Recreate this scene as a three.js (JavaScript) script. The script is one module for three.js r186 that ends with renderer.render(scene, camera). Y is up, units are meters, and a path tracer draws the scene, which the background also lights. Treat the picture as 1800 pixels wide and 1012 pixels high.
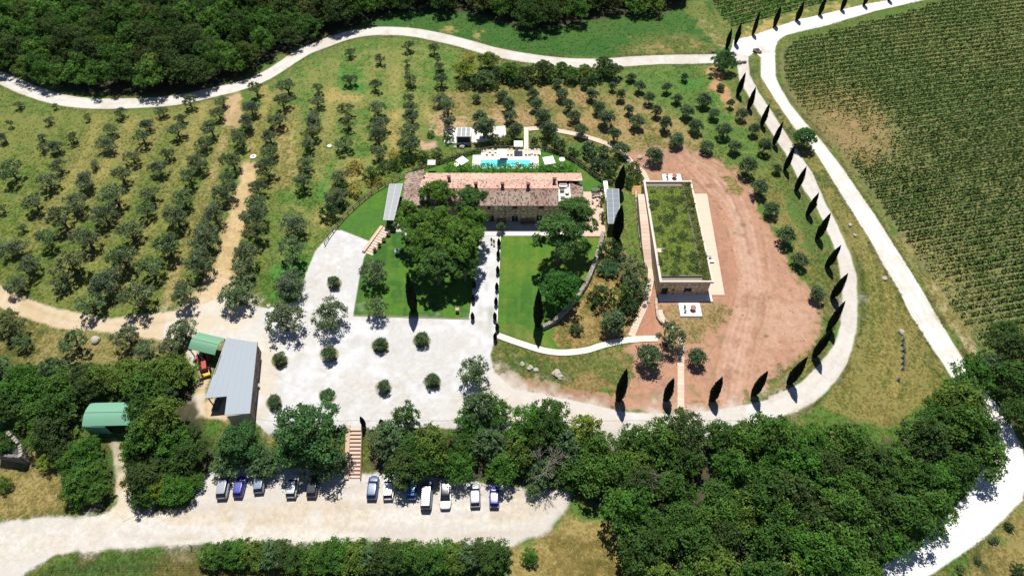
import * as THREE from 'three';
import { mergeGeometries } from 'three/addons/utils/BufferGeometryUtils.js';
import { RoundedBoxGeometry } from 'three/addons/geometries/RoundedBoxGeometry.js';
import { MarchingCubes } from 'three/addons/objects/MarchingCubes.js';

// ---------------------------------------------------------------- camera, sky, sun, exposure
const W = 1024, H = 575;
const scene = new THREE.Scene();
const CAM_H = 115, PITCH = 53.3 * Math.PI / 180, FOC = 1200;      // drone height, tilt below the horizon, lens in survey pixels (1800 x 1012)
const camera = new THREE.PerspectiveCamera(2 * Math.atan(506 / FOC) * 180 / Math.PI, W / H, 1, 6000);
camera.position.set(0, CAM_H, 0);
camera.lookAt(0, CAM_H - Math.sin(PITCH), -Math.cos(PITCH));
const renderer = new THREE.WebGLRenderer({ antialias: true });
renderer.setSize(W, H);
renderer.toneMapping = THREE.LinearToneMapping;
renderer.toneMappingExposure = 1.45;
renderer.shadowMap.enabled = true;
{ // a clear summer sky: deep blue overhead, paler towards the horizon
  const w = 256, h = 128, d = new Float32Array(w * h * 4);
  for (let y = 0; y < h; y++) for (let x = 0; x < w; x++) {
    const e = ((y + .5) / h - .5) * 2, i = (y * w + x) * 4;               // -1 straight down .. 1 straight up
    const t = Math.pow(1 - Math.max(0, e), 3), k = e < 0 ? .6 : 1;
    d[i] = (.034 + .19 * t) * k; d[i + 1] = (.064 + .21 * t) * k; d[i + 2] = (.155 + .22 * t) * k; d[i + 3] = 1;
  }
  const sky = new THREE.DataTexture(d, w, h, THREE.RGBAFormat, THREE.FloatType);
  sky.mapping = THREE.EquirectangularReflectionMapping; sky.magFilter = THREE.LinearFilter; sky.needsUpdate = true;
  scene.background = sky; scene.environment = sky;
}
const SUN_EL = 66 * Math.PI / 180;
const sun = new THREE.DirectionalLight(new THREE.Color(1, .955, .87), 4.6);
sun.position.set(-6, 400 * Math.sin(SUN_EL), -80 - 400 * Math.cos(SUN_EL));
sun.target.position.set(0, 0, -80);
sun.castShadow = true; sun.shadow.mapSize.set(4096, 4096);
Object.assign(sun.shadow.camera, { left: -190, right: 190, top: 130, bottom: -130, near: 10, far: 900 });
scene.add(sun, sun.target);

// ---------------------------------------------------------------- helpers
let seed = 7;
const rnd = () => { seed = (seed * 1664525 + 1013904223) >>> 0; return seed / 4294967296; };
const rr = (a, b) => a + (b - a) * rnd();
const gauss = () => (rnd() + rnd() + rnd() + rnd() - 2) * 1.0;
const clamp = (x, a = 0, b = 1) => Math.min(b, Math.max(a, x));
const sstep = (a, b, x) => { const t = clamp((x - a) / (b - a)); return t * t * (3 - 2 * t); };
const lerp = (a, b, t) => a + (b - a) * t;
const V = (x, y, z) => new THREE.Vector3(x, y, z);
const hash = (x, y, s) => { let h = (x * 374761393 + y * 668265263 + s * 974634777) | 0; h = Math.imul(h ^ (h >>> 13), 1274126177); h ^= h >>> 16; return (h >>> 0) / 4294967296; };
function vnoise(x, y, s = 0) {
  const ix = Math.floor(x), iy = Math.floor(y); let fx = x - ix, fy = y - iy;
  fx = fx * fx * (3 - 2 * fx); fy = fy * fy * (3 - 2 * fy);
  const a = hash(ix, iy, s), b = hash(ix + 1, iy, s), c = hash(ix, iy + 1, s), d = hash(ix + 1, iy + 1, s);
  return a + (b - a) * fx + (c - a) * fy + (a - b - c + d) * fx * fy;
}
// terrain: the car park lies 2.5 m below the forecourt, the bank between them runs out under the wood
const gh = (x, z) => -2.5 * sstep(-55, -46.5, z) * (1 - sstep(25, 62, x));
// survey: a point of the 1800 x 1012 site survey taken from the drone -> metres on the level y = h
const SP = Math.sin(PITCH), CP = Math.cos(PITCH);
function plane(px, py, h = 0) {
  const u = (px - 900) / FOC, v = (py - 506) / FOC, dy = SP + v * CP, t = (CAM_H - h) / dy;
  return V(u * t, h, (-CP + v * SP) * t);
}
function G(px, py, h = 0) { let p = plane(px, py, h); for (let i = 0; i < 4; i++) p = plane(px, py, h + gh(p.x, p.z)); return p; }
const pxm = (px, py, h = 0) => { const p = plane(px, py, h); return FOC / ((CAM_H - h) * SP - p.z * CP); };   // survey pixels per metre there
const GP = (list, h = 0) => list.map(([x, y]) => G(x, y, h));

const taken = {};
function numbered(n) { const k = taken[n] = (taken[n] ?? -1) + 1; return k ? n + '_' + String(k).padStart(3, '0') : n; }
function mat(r, g, b, rough = .85, extra = {}) { return new THREE.MeshStandardMaterial({ color: new THREE.Color().setRGB(r, g, b), roughness: rough, ...extra }); }
function shade(m) { m.castShadow = m.receiveShadow = true; return m; }
function mesh(name, geo, material, parent) { const m = shade(new THREE.Mesh(geo, material)); m.name = parent ? name : numbered(name); (parent ?? scene).add(m); return m; }
function tag(o, label, category, group) { o.userData.label = label; o.userData.category = category; if (group) o.userData.group = group; return o; }
function struct(name, geo, material) { const m = mesh(name, geo, material); m.userData.kind = 'structure'; return m; }
function thing(name, label, category, p, turn = 0, group) {
  const o = new THREE.Group(); o.name = numbered(name); scene.add(o); o.position.copy(p); o.rotation.y = turn;
  return tag(o, label, category, group);
}
const M4 = new THREE.Matrix4(), Q4 = new THREE.Quaternion(), E4 = new THREE.Euler();
function put(g, x, y, z, ry = 0, rx = 0, rz = 0, s = 1) { return g.applyMatrix4(M4.compose(V(x, y, z), Q4.setFromEuler(E4.set(rx, ry, rz)), typeof s === 'number' ? V(s, s, s) : s)); }
const bx = (w, h, d, x, y, z, ry = 0, rx = 0, rz = 0) => put(new THREE.BoxGeometry(w, h, d), x, y, z, ry, rx, rz);
const cy = (r0, r1, h, x, y, z, n = 10, rx = 0, rz = 0) => put(new THREE.CylinderGeometry(r0, r1, h, n), x, y, z, 0, rx, rz);
const plain = (g) => { const o = g.index ? g.toNonIndexed() : g; for (const k of Object.keys(o.attributes)) if (k !== 'position' && k !== 'normal') o.deleteAttribute(k); return o; };
const join = (...gs) => mergeGeometries(gs.flat().map(plain));
function rod(a, b, r0, r1 = r0, n = 6) {                                  // a tapered bar from a to b
  const d = V().subVectors(b, a), g = new THREE.CylinderGeometry(r1, r0, d.length(), n, 1);
  g.applyQuaternion(Q4.setFromUnitVectors(V(0, 1, 0), d.clone().normalize()));
  return g.translate((a.x + b.x) / 2, (a.y + b.y) / 2, (a.z + b.z) / 2);
}
function beam(a, b, w, h) { const d = V().subVectors(b, a), g = new THREE.BoxGeometry(w, h, d.length()); g.lookAt(d); return g.translate((a.x + b.x) / 2, (a.y + b.y) / 2, (a.z + b.z) / 2); }
function quadGeo(...pts) {                                                 // a flat polygon fan
  const pos = []; for (let i = 1; i + 1 < pts.length; i++) pos.push(...pts[0].toArray(), ...pts[i].toArray(), ...pts[i + 1].toArray());
  const g = new THREE.BufferGeometry(); g.setAttribute('position', new THREE.Float32BufferAttribute(pos, 3)); g.computeVertexNormals(); return g;
}
function slabPoly(pts, y0, y1) {                                           // a prism over a ground outline (points with x, z)
  const s = new THREE.Shape(pts.map((p) => new THREE.Vector2(p.x, -p.z)));
  return new THREE.ExtrudeGeometry(s, { depth: y1 - y0, bevelEnabled: false }).rotateX(-Math.PI / 2).translate(0, y0, 0);
}
const inPoly = (x, z, P) => { let c = false; for (let i = 0, j = P.length - 1; i < P.length; j = i++) if ((P[i].z > z) !== (P[j].z > z) && x < (P[j].x - P[i].x) * (z - P[i].z) / (P[j].z - P[i].z) + P[i].x) c = !c; return c; };
function smooth(list, step = 1.2, closed = false) {                        // Catmull-Rom through points
  const c = new THREE.CatmullRomCurve3(list, closed, 'centripetal'), n = Math.max(4, Math.ceil(c.getLength() / step)); return c.getSpacedPoints(n);
}
const ORD = ['nearest', 'second', 'third', 'fourth', 'fifth', 'sixth', 'seventh', 'eighth', 'ninth', 'tenth', 'eleventh', 'twelfth', 'thirteenth', 'fourteenth', 'fifteenth', 'sixteenth', 'seventeenth', 'eighteenth', 'nineteenth', 'twentieth'];
// ---------------------------------------------------------------- the ground: what grows and lies where
const X0 = -172, Z0 = -222, TW = 2048, TH = 1280, RES = 344 / TW;
const N = TW * TH, cr = new Float32Array(N), cg = new Float32Array(N), cb = new Float32Array(N), cls = new Uint8Array(N);   // cls: 0 rough grass 1 bare earth 2 gravel 3 lawn 4 wood floor 5 paving 6 vineyard
const nA = new Float32Array(N), nB = new Float32Array(N), nC = new Float32Array(N);
for (let y = 0, i = 0; y < TH; y++) for (let x = 0; x < TW; x++, i++) {
  const wx = X0 + x * RES, wz = Z0 + y * RES;
  nA[i] = .6 * vnoise(wx / 17, wz / 17, 1) + .4 * vnoise(wx / 7, wz / 7, 2);
  nB[i] = .55 * vnoise(wx / 2.6, wz / 2.6, 3) + .45 * vnoise(wx / 1.1, wz / 1.1, 4);
  nC[i] = .55 * vnoise(wx / .5, wz / .5, 5) + .45 * hash(x, y, 6);
}
const C = {
  olive: [.118, .140, .030], green: [.062, .118, .018], bright: [.042, .160, .020], straw: [.320, .250, .085], dry: [.195, .172, .055], lawn: [.056, .140, .010], lawnDeep: [.026, .092, .010],
  meadow: [.024, .088, .010], red: [.345, .188, .122], redPale: [.420, .270, .200], redDark: [.235, .115, .075], gravel: [.500, .502, .512], warm: [.430, .390, .335], sand: [.460, .350, .220],
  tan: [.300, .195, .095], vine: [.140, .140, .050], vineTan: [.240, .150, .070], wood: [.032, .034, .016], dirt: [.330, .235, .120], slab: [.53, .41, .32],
};
const mixc = (a, b, t) => [lerp(a[0], b[0], t), lerp(a[1], b[1], t), lerp(a[2], b[2], t)];
for (let i = 0; i < N; i++) {
  const a = nA[i], b = nB[i], t1 = sstep(.35, .62, a * .7 + b * .35), t2 = sstep(.55, .8, (1 - a) * .55 + b * .5);
  const k = .70 + .60 * nC[i];
  for (const [arr, q] of [[cr, 0], [cg, 1], [cb, 2]]) { let v = lerp(C.green[q], C.olive[q], t1); v = lerp(v, C.dry[q], t2 * .75); arr[i] = v * k; }
}
const mask = document.createElement('canvas'); mask.width = TW; mask.height = TH;
const mc = mask.getContext('2d', { willReadFrequently: true });
const tx = (p) => [(p.x - X0) / RES, (p.z - Z0) / RES];
// shape: {poly: [[px,py]..]} or {line: [[px,py]..], w: metres} in survey pixels; soft = blurred edge in metres, rag = how ragged, to = colour or f(i) -> colour
function paint({ poly, line, w = 2, pts, soft = .4, rag = .5, to, a = 1, c, fine = .4, curve = false, keep }) {
  mc.setTransform(1, 0, 0, 1, 0, 0); mc.fillStyle = '#000';
  let P = pts ?? GP(poly ?? line); if (curve) P = smooth(P, 2, !!poly);
  const T = P.map(tx), pad = Math.ceil((soft * 3 + (line ? w : 0) + 1) / RES);
  let x0 = TW, x1 = 0, y0 = TH, y1 = 0; for (const [x, y] of T) { x0 = Math.min(x0, x); x1 = Math.max(x1, x); y0 = Math.min(y0, y); y1 = Math.max(y1, y); }
  x0 = Math.max(0, Math.floor(x0 - pad)); y0 = Math.max(0, Math.floor(y0 - pad)); x1 = Math.min(TW, Math.ceil(x1 + pad)); y1 = Math.min(TH, Math.ceil(y1 + pad));
  const bw = x1 - x0, bh = y1 - y0; if (bw < 2 || bh < 2) return;
  mc.fillRect(x0, y0, bw, bh); mc.beginPath(); T.forEach(([x, y], k) => k ? mc.lineTo(x, y) : mc.moveTo(x, y));
  if (line) { mc.strokeStyle = '#fff'; mc.lineWidth = w / RES; mc.lineCap = 'butt'; mc.lineJoin = 'round'; mc.stroke(); } else { mc.closePath(); mc.fillStyle = '#fff'; mc.fill(); }
  const src = mc.getImageData(x0, y0, bw, bh).data; let m = new Float32Array(bw * bh), t = new Float32Array(bw * bh);
  for (let i = 0; i < m.length; i++) m[i] = src[i * 4] / 255;
  const R = Math.round(soft / RES);
  if (R > 0) for (let pass = 0; pass < 2; pass++) {
    for (let y = 0; y < bh; y++) { let s = 0; const o = y * bw; for (let x = -R; x < bw; x++) { if (x + R < bw) s += m[o + x + R]; if (x - R - 1 >= 0) s -= m[o + x - R - 1]; if (x >= 0) t[o + x] = s / (2 * R + 1); } }
    for (let x = 0; x < bw; x++) { let s = 0; for (let y = -R; y < bh; y++) { if (y + R < bh) s += t[(y + R) * bw + x]; if (y - R - 1 >= 0) s -= t[(y - R - 1) * bw + x]; if (y >= 0) m[y * bw + x] = s / (2 * R + 1); } }
  }
  for (let y = 0; y < bh; y++) for (let x = 0; x < bw; x++) {
    const v = m[y * bw + x]; if (v <= .002) continue;
    const i = (y + y0) * TW + x + x0; if (keep && keep(i)) continue;
    const n = (nB[i] - .5) * 1.0 + (nC[i] - .5) * .12 + (nA[i] - .5) * .5;
    const q = sstep(.5 - fine, .5 + fine, v + (v < .995 ? n * rag * 1.6 : n * rag * .5)) * a; if (q <= 0) continue;
    const col = typeof to === 'function' ? to(i) : to, k = c === 2 ? .92 + .16 * nC[i] : .80 + .40 * nC[i];
    cr[i] = lerp(cr[i], col[0] * k, q); cg[i] = lerp(cg[i], col[1] * k, q); cb[i] = lerp(cb[i], col[2] * k, q);
    if (c !== undefined && q > .5) cls[i] = c;
  }
}
const two = (A, B, lo = .4, hi = .62, w = .5) => (i) => mixc(A, B, sstep(lo, hi, nA[i] * (1 - w) + nB[i] * w));

// the groves
paint({ poly: [[-60, 120], [60, 165], [200, 190], [330, 180], [430, 150], [400, 300], [330, 500], [300, 560], [100, 560], [-60, 500]], to: two([.140, .152, .034], [.080, .128, .022]), a: .85, soft: 3, rag: .4 });
paint({ poly: [[120, 250], [300, 190], [390, 170], [380, 260], [250, 300], [100, 330]], to: two(C.dry, C.olive), a: .6, soft: 3, rag: .8 });
for (const q of [[20, 160, 120, 200], [250, 175, 310, 205], [380, 205, 430, 250], [60, 385, 200, 420], [250, 330, 300, 380]]) paint({ poly: [[q[0], q[1]], [q[2], q[1]], [q[2], q[3]], [q[0], q[3]]], to: C.green, a: .7, soft: 2.5, rag: 1 });
paint({ poly: [[520, 120], [640, 70], [800, 80], [800, 160], [760, 260], [660, 330], [560, 420], [530, 540], [470, 540], [500, 300]], to: two([.160, .175, .046], [.070, .142, .022], .42, .58), a: .85, soft: 2, rag: .8 });
for (const q of [[[520, 440], [560, 450], [550, 510], [520, 540], [465, 535], [455, 490], [480, 460]], [[560, 285], [590, 270], [585, 340], [555, 400], [540, 370]], [[590, 110], [640, 120], [650, 170], [590, 160]], [[620, 270], [650, 255], [650, 285], [620, 300]], [[675, 165], [715, 165], [712, 195], [680, 200]], [[745, 218], [775, 215], [778, 248], [752, 250]]]) paint({ poly: q, to: two(C.bright, C.green), a: .9, soft: 1.2, rag: 1 });
for (const q of [[[490, 190], [525, 195], [530, 300], [500, 330], [485, 290]], [[685, 190], [710, 190], [700, 280], [670, 300]], [[600, 280], [650, 275], [640, 330], [600, 345]], [[570, 155], [640, 165], [640, 178], [570, 180]], [[540, 380], [575, 350], [600, 380], [560, 410]], [[740, 180], [775, 185], [770, 220], [740, 215]]]) paint({ poly: q, to: two(C.straw, C.olive, .35, .7), a: .85, soft: 1, rag: 1.2 });
paint({ poly: [[760, 160], [880, 150], [1100, 165], [1250, 200], [1240, 280], [1110, 275], [960, 225], [760, 240]], to: two([.250, .185, .075], [.125, .125, .032], .40, .6), a: .9, soft: 2, rag: .8 });
paint({ poly: [[1090, 115], [1235, 112], [1290, 180], [1360, 290], [1330, 300], [1230, 240], [1150, 190]], to: two([.060, .125, .020], [.095, .160, .028], .4, .6), a: .85, soft: 2.5, rag: 1 });
paint({ poly: [[1180, 118], [1230, 120], [1290, 190], [1250, 195], [1190, 150]], to: two(C.bright, C.green), a: .9, soft: 2, rag: 1 });
paint({ poly: [[760, 195], [900, 195], [960, 215], [880, 230], [800, 245], [750, 245]], to: two([.40, .27, .165], C.dry, .4, .65), a: .8, soft: 1.5, rag: 1.2 });
for (const q of [[1000, 205, 1060, 225], [960, 160, 1040, 175], [880, 195, 930, 215], [1080, 210, 1110, 240], [1160, 205, 1190, 225]]) paint({ poly: [[q[0], q[1]], [q[2], q[1]], [q[2], q[3]], [q[0], q[3]]], to: C.tan, a: .7, soft: 1.5, rag: 1.4 });
paint({ line: [[1252, 112], [1262, 150], [1285, 180], [1305, 195], [1318, 215]], w: 4, to: two(C.tan, [.36, .20, .09]), soft: 1, rag: 1, c: 1 });
paint({ line: [[1300, 180], [1340, 235], [1375, 300], [1405, 355], [1430, 420], [1450, 480], [1455, 530], [1440, 600]], w: 5, curve: true, to: two([.06, .10, .018], [.11, .12, .03]), a: .8, soft: 1, rag: .8 });
// meadow beyond the far road
paint({ poly: [[640, 40], [700, 20], [860, 10], [1250, -20], [1270, 100], [1100, 100], [940, 98], [820, 72], [740, 52], [650, 48]], to: two(C.meadow, [.042, .100, .014], .4, .65), soft: 1, rag: .5 });
paint({ poly: [[1085, 95], [1130, 72], [1200, 58], [1250, 75], [1250, 95], [1130, 100]], to: two([.26, .18, .07], [.09, .115, .025], .42, .6), a: .9, soft: 2, rag: 1 });
paint({ poly: [[1210, 5], [1235, 0], [1265, 60], [1285, 85], [1262, 85], [1225, 40]], to: two(C.dirt, C.olive), a: .8, soft: 1, rag: 1.2 });
for (const q of [[712, 47], [785, 55], [835, 62]]) paint({ poly: [[q[0] - 9, q[1] - 3], [q[0] + 9, q[1] - 3], [q[0] + 9, q[1] + 4], [q[0] - 9, q[1] + 4]], to: C.straw, a: .7, soft: 1, rag: 1.2 });
// vineyards
const VINE1 = [[1368, 118], [1371, 90], [1400, 68], [1470, 53], [1560, 30], [1640, 6], [1700, -30], [2100, -30], [2100, 520], [1800, 575], [1722, 606], [1684, 565], [1636, 497], [1596, 440], [1545, 363], [1512, 318], [1474, 272], [1448, 238], [1420, 207], [1396, 180], [1378, 150]];
paint({ poly: VINE1, to: two(C.vine, [.095, .118, .036], .35, .65), soft: .6, rag: .6, c: 6 });
paint({ poly: [[1400, 150], [1470, 145], [1545, 180], [1580, 240], [1540, 300], [1480, 280], [1425, 215]], to: two([.25, .165, .075], [.17, .14, .05]), a: .9, soft: 4, rag: .8 });
paint({ poly: [[1540, 420], [1620, 400], [1700, 470], [1740, 560], [1700, 600], [1640, 500]], to: two([.24, .19, .075], C.vine), a: .8, soft: 3, rag: .9 });
const VINE2 = [[1240, -30], [1262, 25], [1285, 45], [1330, 38], [1420, 15], [1520, -12], [1560, -30]];
paint({ poly: VINE2, to: two(C.vine, C.green), soft: .5, rag: .5, c: 6 });
paint({ line: [[1290, 72], [1360, 42], [1440, 20], [1560, -6]], w: 3.5, to: two(C.olive, C.straw, .4, .7), soft: .6, rag: .8 });
paint({ line: [[1385, 66], [1470, 46], [1560, 22], [1660, -4]], w: 3, to: two(C.green, [.08, .11, .02]), soft: .6, rag: .6 });
// red earth round the long building
const RED = [[1100, 268], [1150, 262], [1205, 262], [1262, 280], [1318, 318], [1342, 368], [1376, 420], [1395, 470], [1440, 520], [1450, 575], [1425, 618], [1375, 655], [1330, 694], [1290, 722], [1090, 728], [960, 700], [880, 668], [905, 650], [1000, 672], [1090, 690], [1112, 640], [1092, 606], [1104, 575], [1140, 520], [1150, 470], [1140, 330], [1108, 296]];
paint({ poly: RED, to: two(C.red, [.29, .165, .115], .42, .66, .6), soft: 1.2, rag: .9, c: 1 });
paint({ line: [[1222, 280], [1262, 318], [1292, 360], [1310, 420], [1322, 490], [1310, 560], [1296, 620], [1282, 725]], w: 5.5, curve: true, to: two(C.redPale, C.red), a: .85, soft: 1.2, rag: .6 });
paint({ line: [[1255, 310], [1284, 350], [1303, 415], [1316, 480]], w: 1.0, curve: true, to: [.47, .36, .27], a: .5, soft: .4, rag: 1 });
paint({ line: [[1262, 312], [1298, 360], [1318, 430], [1332, 500]], w: 1.0, curve: true, to: C.redDark, a: .55, soft: .4, rag: 1.2 });
paint({ line: [[1330, 500], [1380, 560], [1420, 600]], w: 1.0, curve: true, to: C.redPale, a: .6, soft: .4, rag: 1 });
paint({ poly: [[1330, 470], [1400, 490], [1440, 530], [1440, 580], [1380, 640], [1320, 680], [1320, 560]], to: two([.40, .27, .195], C.red), a: .6, soft: 3, rag: .8 });
paint({ poly: [[1245, 345], [1262, 345], [1300, 500], [1275, 560], [1262, 520]], to: two(C.redDark, C.red, .3, .7), a: .6, soft: 1.5, rag: .7 });
paint({ poly: [[1140, 300], [1215, 300], [1240, 325], [1245, 342], [1222, 340], [1219, 318], [1134, 316]], to: two([.26, .18, .09], C.red), a: .8, soft: 1, rag: 1 });
paint({ poly: [[1160, 530], [1255, 528], [1290, 545], [1260, 590], [1215, 610], [1180, 585]], to: two([.24, .175, .075], [.12, .12, .035], .45, .7), a: .95, soft: 1.2, rag: .8, c: 0 });
paint({ poly: [[1275, 305], [1295, 310], [1312, 335], [1300, 345], [1282, 325]], to: two(C.green, C.dry), a: .85, soft: .8, rag: 1.2, c: 0 });
for (const q of [[1250, 605], [1262, 598], [1240, 640], [1130, 690], [1110, 695], [1225, 695]]) paint({ poly: [[q[0] - 10, q[1] - 6], [q[0] + 10, q[1] - 6], [q[0] + 10, q[1] + 6], [q[0] - 10, q[1] + 6]], to: two(C.green, C.dry), a: .8, soft: .9, rag: 1.6 });
paint({ poly: [[1330, 300], [1365, 320], [1400, 390], [1440, 470], [1455, 540], [1450, 610], [1440, 590], [1440, 510], [1400, 465], [1370, 400], [1345, 350]], to: two([.17, .14, .04], [.075, .11, .022]), a: .8, soft: 1.2, rag: 1, c: 0 });
paint({ poly: [[1370, 660], [1440, 610], [1470, 600], [1440, 640], [1395, 680], [1340, 700]], to: two([.20, .16, .05], [.09, .11, .025]), a: .9, soft: .8, rag: .9, c: 0 });
for (let k = 0; k < 16; k++) { const o = k * 5 - 34; paint({ line: [[1205 + o * .5, 272 - o * .1], [1262 + o, 318 - o * .3], [1294 + o, 362], [1312 + o, 424], [1322 + o * .9, 492], [1310 + o, 562], [1292 + o, 625], [1276 + o, 712]], w: rr(.35, .8), curve: true, to: k % 3 ? (k % 2 ? C.redDark : C.redPale) : [.30, .20, .12], a: rr(.25, .5), soft: .25, rag: 1.3, keep: (i) => cls[i] !== 1 }); }
for (let k = 0; k < 240; k++) { const x = rr(1110, 1440), y = rr(275, 715), q = rr(1, 4); paint({ poly: [[x - q, y - q * .6], [x + q, y - q * .5], [x + q, y + q * .6], [x - q, y + q * .5]], to: k % 4 ? C.redDark : [.12, .12, .03], a: rr(.3, .8), soft: .2, rag: 1.6, keep: (i) => cls[i] !== 1 }); }
// the banks below the paved path and the dry garden
paint({ poly: [[868, 590], [930, 610], [1000, 630], [1090, 612], [1112, 640], [1100, 690], [1000, 690], [900, 660], [862, 622]], to: two([.20, .145, .055], [.075, .12, .025], .42, .6), soft: .8, rag: .9, c: 0 });
paint({ poly: [[985, 630], [1090, 622], [1100, 650], [1020, 660]], to: two(C.bright, [.14, .14, .04], .35, .6), a: .7, soft: 1.2, rag: 1.2 });
paint({ poly: [[875, 650], [960, 672], [1090, 700], [1090, 722], [960, 705], [880, 680]], to: two(C.redDark, [.23, .15, .08]), a: .75, soft: 1, rag: .9, c: 1 });
paint({ poly: [[1060, 415], [1100, 440], [1140, 495], [1128, 540], [1100, 590], [1010, 614], [960, 612], [965, 575], [1035, 500], [1052, 455]], to: two([.25, .18, .065], [.15, .125, .038], .4, .65), soft: .5, rag: .4, c: 0 });
paint({ poly: [[1050, 600], [1082, 560], [1100, 585], [1095, 595]], to: C.red, a: .8, soft: .8, rag: .8, c: 1 });
paint({ poly: [[1128, 545], [1152, 500], [1156, 545], [1152, 592], [1112, 592]], to: two([.33, .16, .10], C.red), soft: .3, rag: .3, c: 1 });
// verge between the avenue and the white road, with its dry grass
paint({ poly: [[1320, 95], [1338, 98], [1348, 150], [1400, 225], [1440, 275], [1500, 372], [1575, 500], [1640, 615], [1665, 650], [1640, 700], [1560, 755], [1440, 715], [1480, 655], [1505, 590], [1505, 500], [1478, 410], [1430, 305], [1360, 195], [1325, 140]], to: two([.165, .150, .042], [.092, .122, .026], .42, .64), soft: .3, rag: .4, c: 0 });
paint({ poly: [[1490, 430], [1520, 470], [1535, 540], [1520, 610], [1500, 640], [1508, 560], [1506, 500]], to: two([.036, .088, .014], C.olive), a: .9, soft: 1.2, rag: 1 });
paint({ poly: [[1545, 500], [1590, 540], [1640, 630], [1610, 640], [1570, 560]], to: two([.11, .115, .035], [.18, .15, .05]), a: .6, soft: 1.5, rag: 1 });
paint({ line: [[1505, 400], [1560, 500], [1580, 640], [1530, 740]], w: 6, curve: true, to: two([.19, .155, .05], C.dry), a: .5, soft: 1.5, rag: .8 });
paint({ poly: [[1322, 98], [1337, 100], [1340, 140], [1326, 140]], to: C.green, a: .8, soft: .5, rag: .8 });
// bottom: dry strips, wood floors
paint({ poly: [[-60, 920], [110, 905], [130, 800], [60, 790], [-60, 800]], to: two([.235, .190, .068], [.11, .108, .026], .4, .68), soft: .8, rag: .9, c: 0 });
paint({ poly: [[-60, 560], [30, 555], [100, 580], [300, 590], [330, 620], [200, 640], [-60, 650]], to: two([.20, .17, .06], [.105, .115, .03], .42, .62), soft: .8, rag: .6, c: 0 });
paint({ poly: [[885, 960], [960, 935], [1000, 895], [1090, 925], [1095, 1030], [885, 1040]], to: two([.240, .190, .066], [.14, .12, .034], .4, .7), soft: .6, rag: .8, c: 0 });
paint({ poly: [[30, 1040], [110, 975], [380, 955], [900, 965], [900, 1040]], to: two([.055, .10, .02], [.14, .125, .04], .42, .66), soft: .6, rag: .9, c: 0 });
paint({ poly: [[1640, 1040], [1700, 985], [1810, 890], [1900, 900], [1900, 1040]], to: two([.20, .165, .055], [.085, .10, .03], .42, .62), soft: .8, rag: .9, c: 0 });
const WOOD_R = [[1010, 775], [1100, 788], [1200, 765], [1300, 762], [1420, 762], [1500, 785], [1560, 775], [1620, 735], [1665, 702], [1715, 738], [1738, 790], [1722, 835], [1660, 895], [1600, 940], [1530, 990], [1480, 1060], [1090, 1060], [1098, 960], [1090, 905], [1040, 885], [1000, 850]];
const WOOD_M = [[655, 768], [780, 768], [810, 722], [860, 718], [900, 740], [1000, 752], [1080, 775], [1000, 850], [930, 858], [850, 848], [750, 838], [645, 832]];
const WOOD_L = [[-40, 665], [60, 655], [140, 650], [230, 650], [290, 632], [335, 655], [345, 700], [362, 745], [375, 800], [352, 850], [332, 888], [262, 890], [238, 850], [224, 800], [226, 775], [258, 752], [258, 726], [225, 700], [170, 698], [138, 716], [130, 770], [100, 772], [70, 745], [-40, 735]];
const WOOD_C = [[128, 800], [196, 792], [206, 850], [190, 893], [140, 893], [128, 850]];
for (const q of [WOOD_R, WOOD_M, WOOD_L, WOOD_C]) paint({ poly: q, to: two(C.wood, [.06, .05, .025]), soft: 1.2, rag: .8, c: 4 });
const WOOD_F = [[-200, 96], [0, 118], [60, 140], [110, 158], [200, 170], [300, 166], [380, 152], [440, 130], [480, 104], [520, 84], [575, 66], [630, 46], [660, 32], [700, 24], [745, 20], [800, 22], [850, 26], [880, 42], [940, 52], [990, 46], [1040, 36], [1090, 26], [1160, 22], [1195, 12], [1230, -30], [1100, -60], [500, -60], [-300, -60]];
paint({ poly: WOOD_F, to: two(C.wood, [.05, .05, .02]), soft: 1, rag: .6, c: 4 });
// dirt tracks through the grove
const track = (line, w, a, to, rag = 1) => paint({ line, w, curve: true, a, to, soft: .7, rag, c: a > .8 ? 1 : undefined });
track([[420, 150], [408, 180], [400, 215], [386, 265], [368, 320], [348, 375], [325, 430], [305, 480], [296, 540]], 2.6, .72, two([.36, .255, .12], C.dry));
track([[412, 165], [410, 190], [403, 220]], 4, .85, two([.42, .29, .165], C.dirt));
track([[462, 150], [470, 178], [455, 210], [442, 262], [436, 290]], 3, .7, two(C.straw, C.dry));
track([[440, 285], [432, 320], [418, 370], [406, 420], [396, 455], [388, 490], [360, 535], [325, 575]], 4.4, .92, two([.46, .34, .185], [.36, .26, .13]), .7);
track([[395, 480], [370, 520], [330, 560]], 7, .9, two(C.sand, C.dirt), .7);
track([[505, 190], [500, 240], [505, 290], [490, 330]], 4, .7, two([.38, .28, .13], C.dry), 1.2);
for (const L of [[[300, 185], [262, 240], [235, 300], [200, 390], [150, 470]], [[240, 195], [215, 240], [165, 330], [110, 420]], [[360, 178], [330, 260], [290, 340], [250, 420], [200, 510]], [[585, 150], [575, 230], [560, 320]], [[695, 110], [692, 200], [690, 265]], [[175, 200], [140, 290], [95, 360], [40, 450]]]) paint({ line: L, w: 3.2, curve: true, a: .5, to: two(C.straw, C.dry, .4, .7), soft: 1.2, rag: 1.3 });
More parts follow.
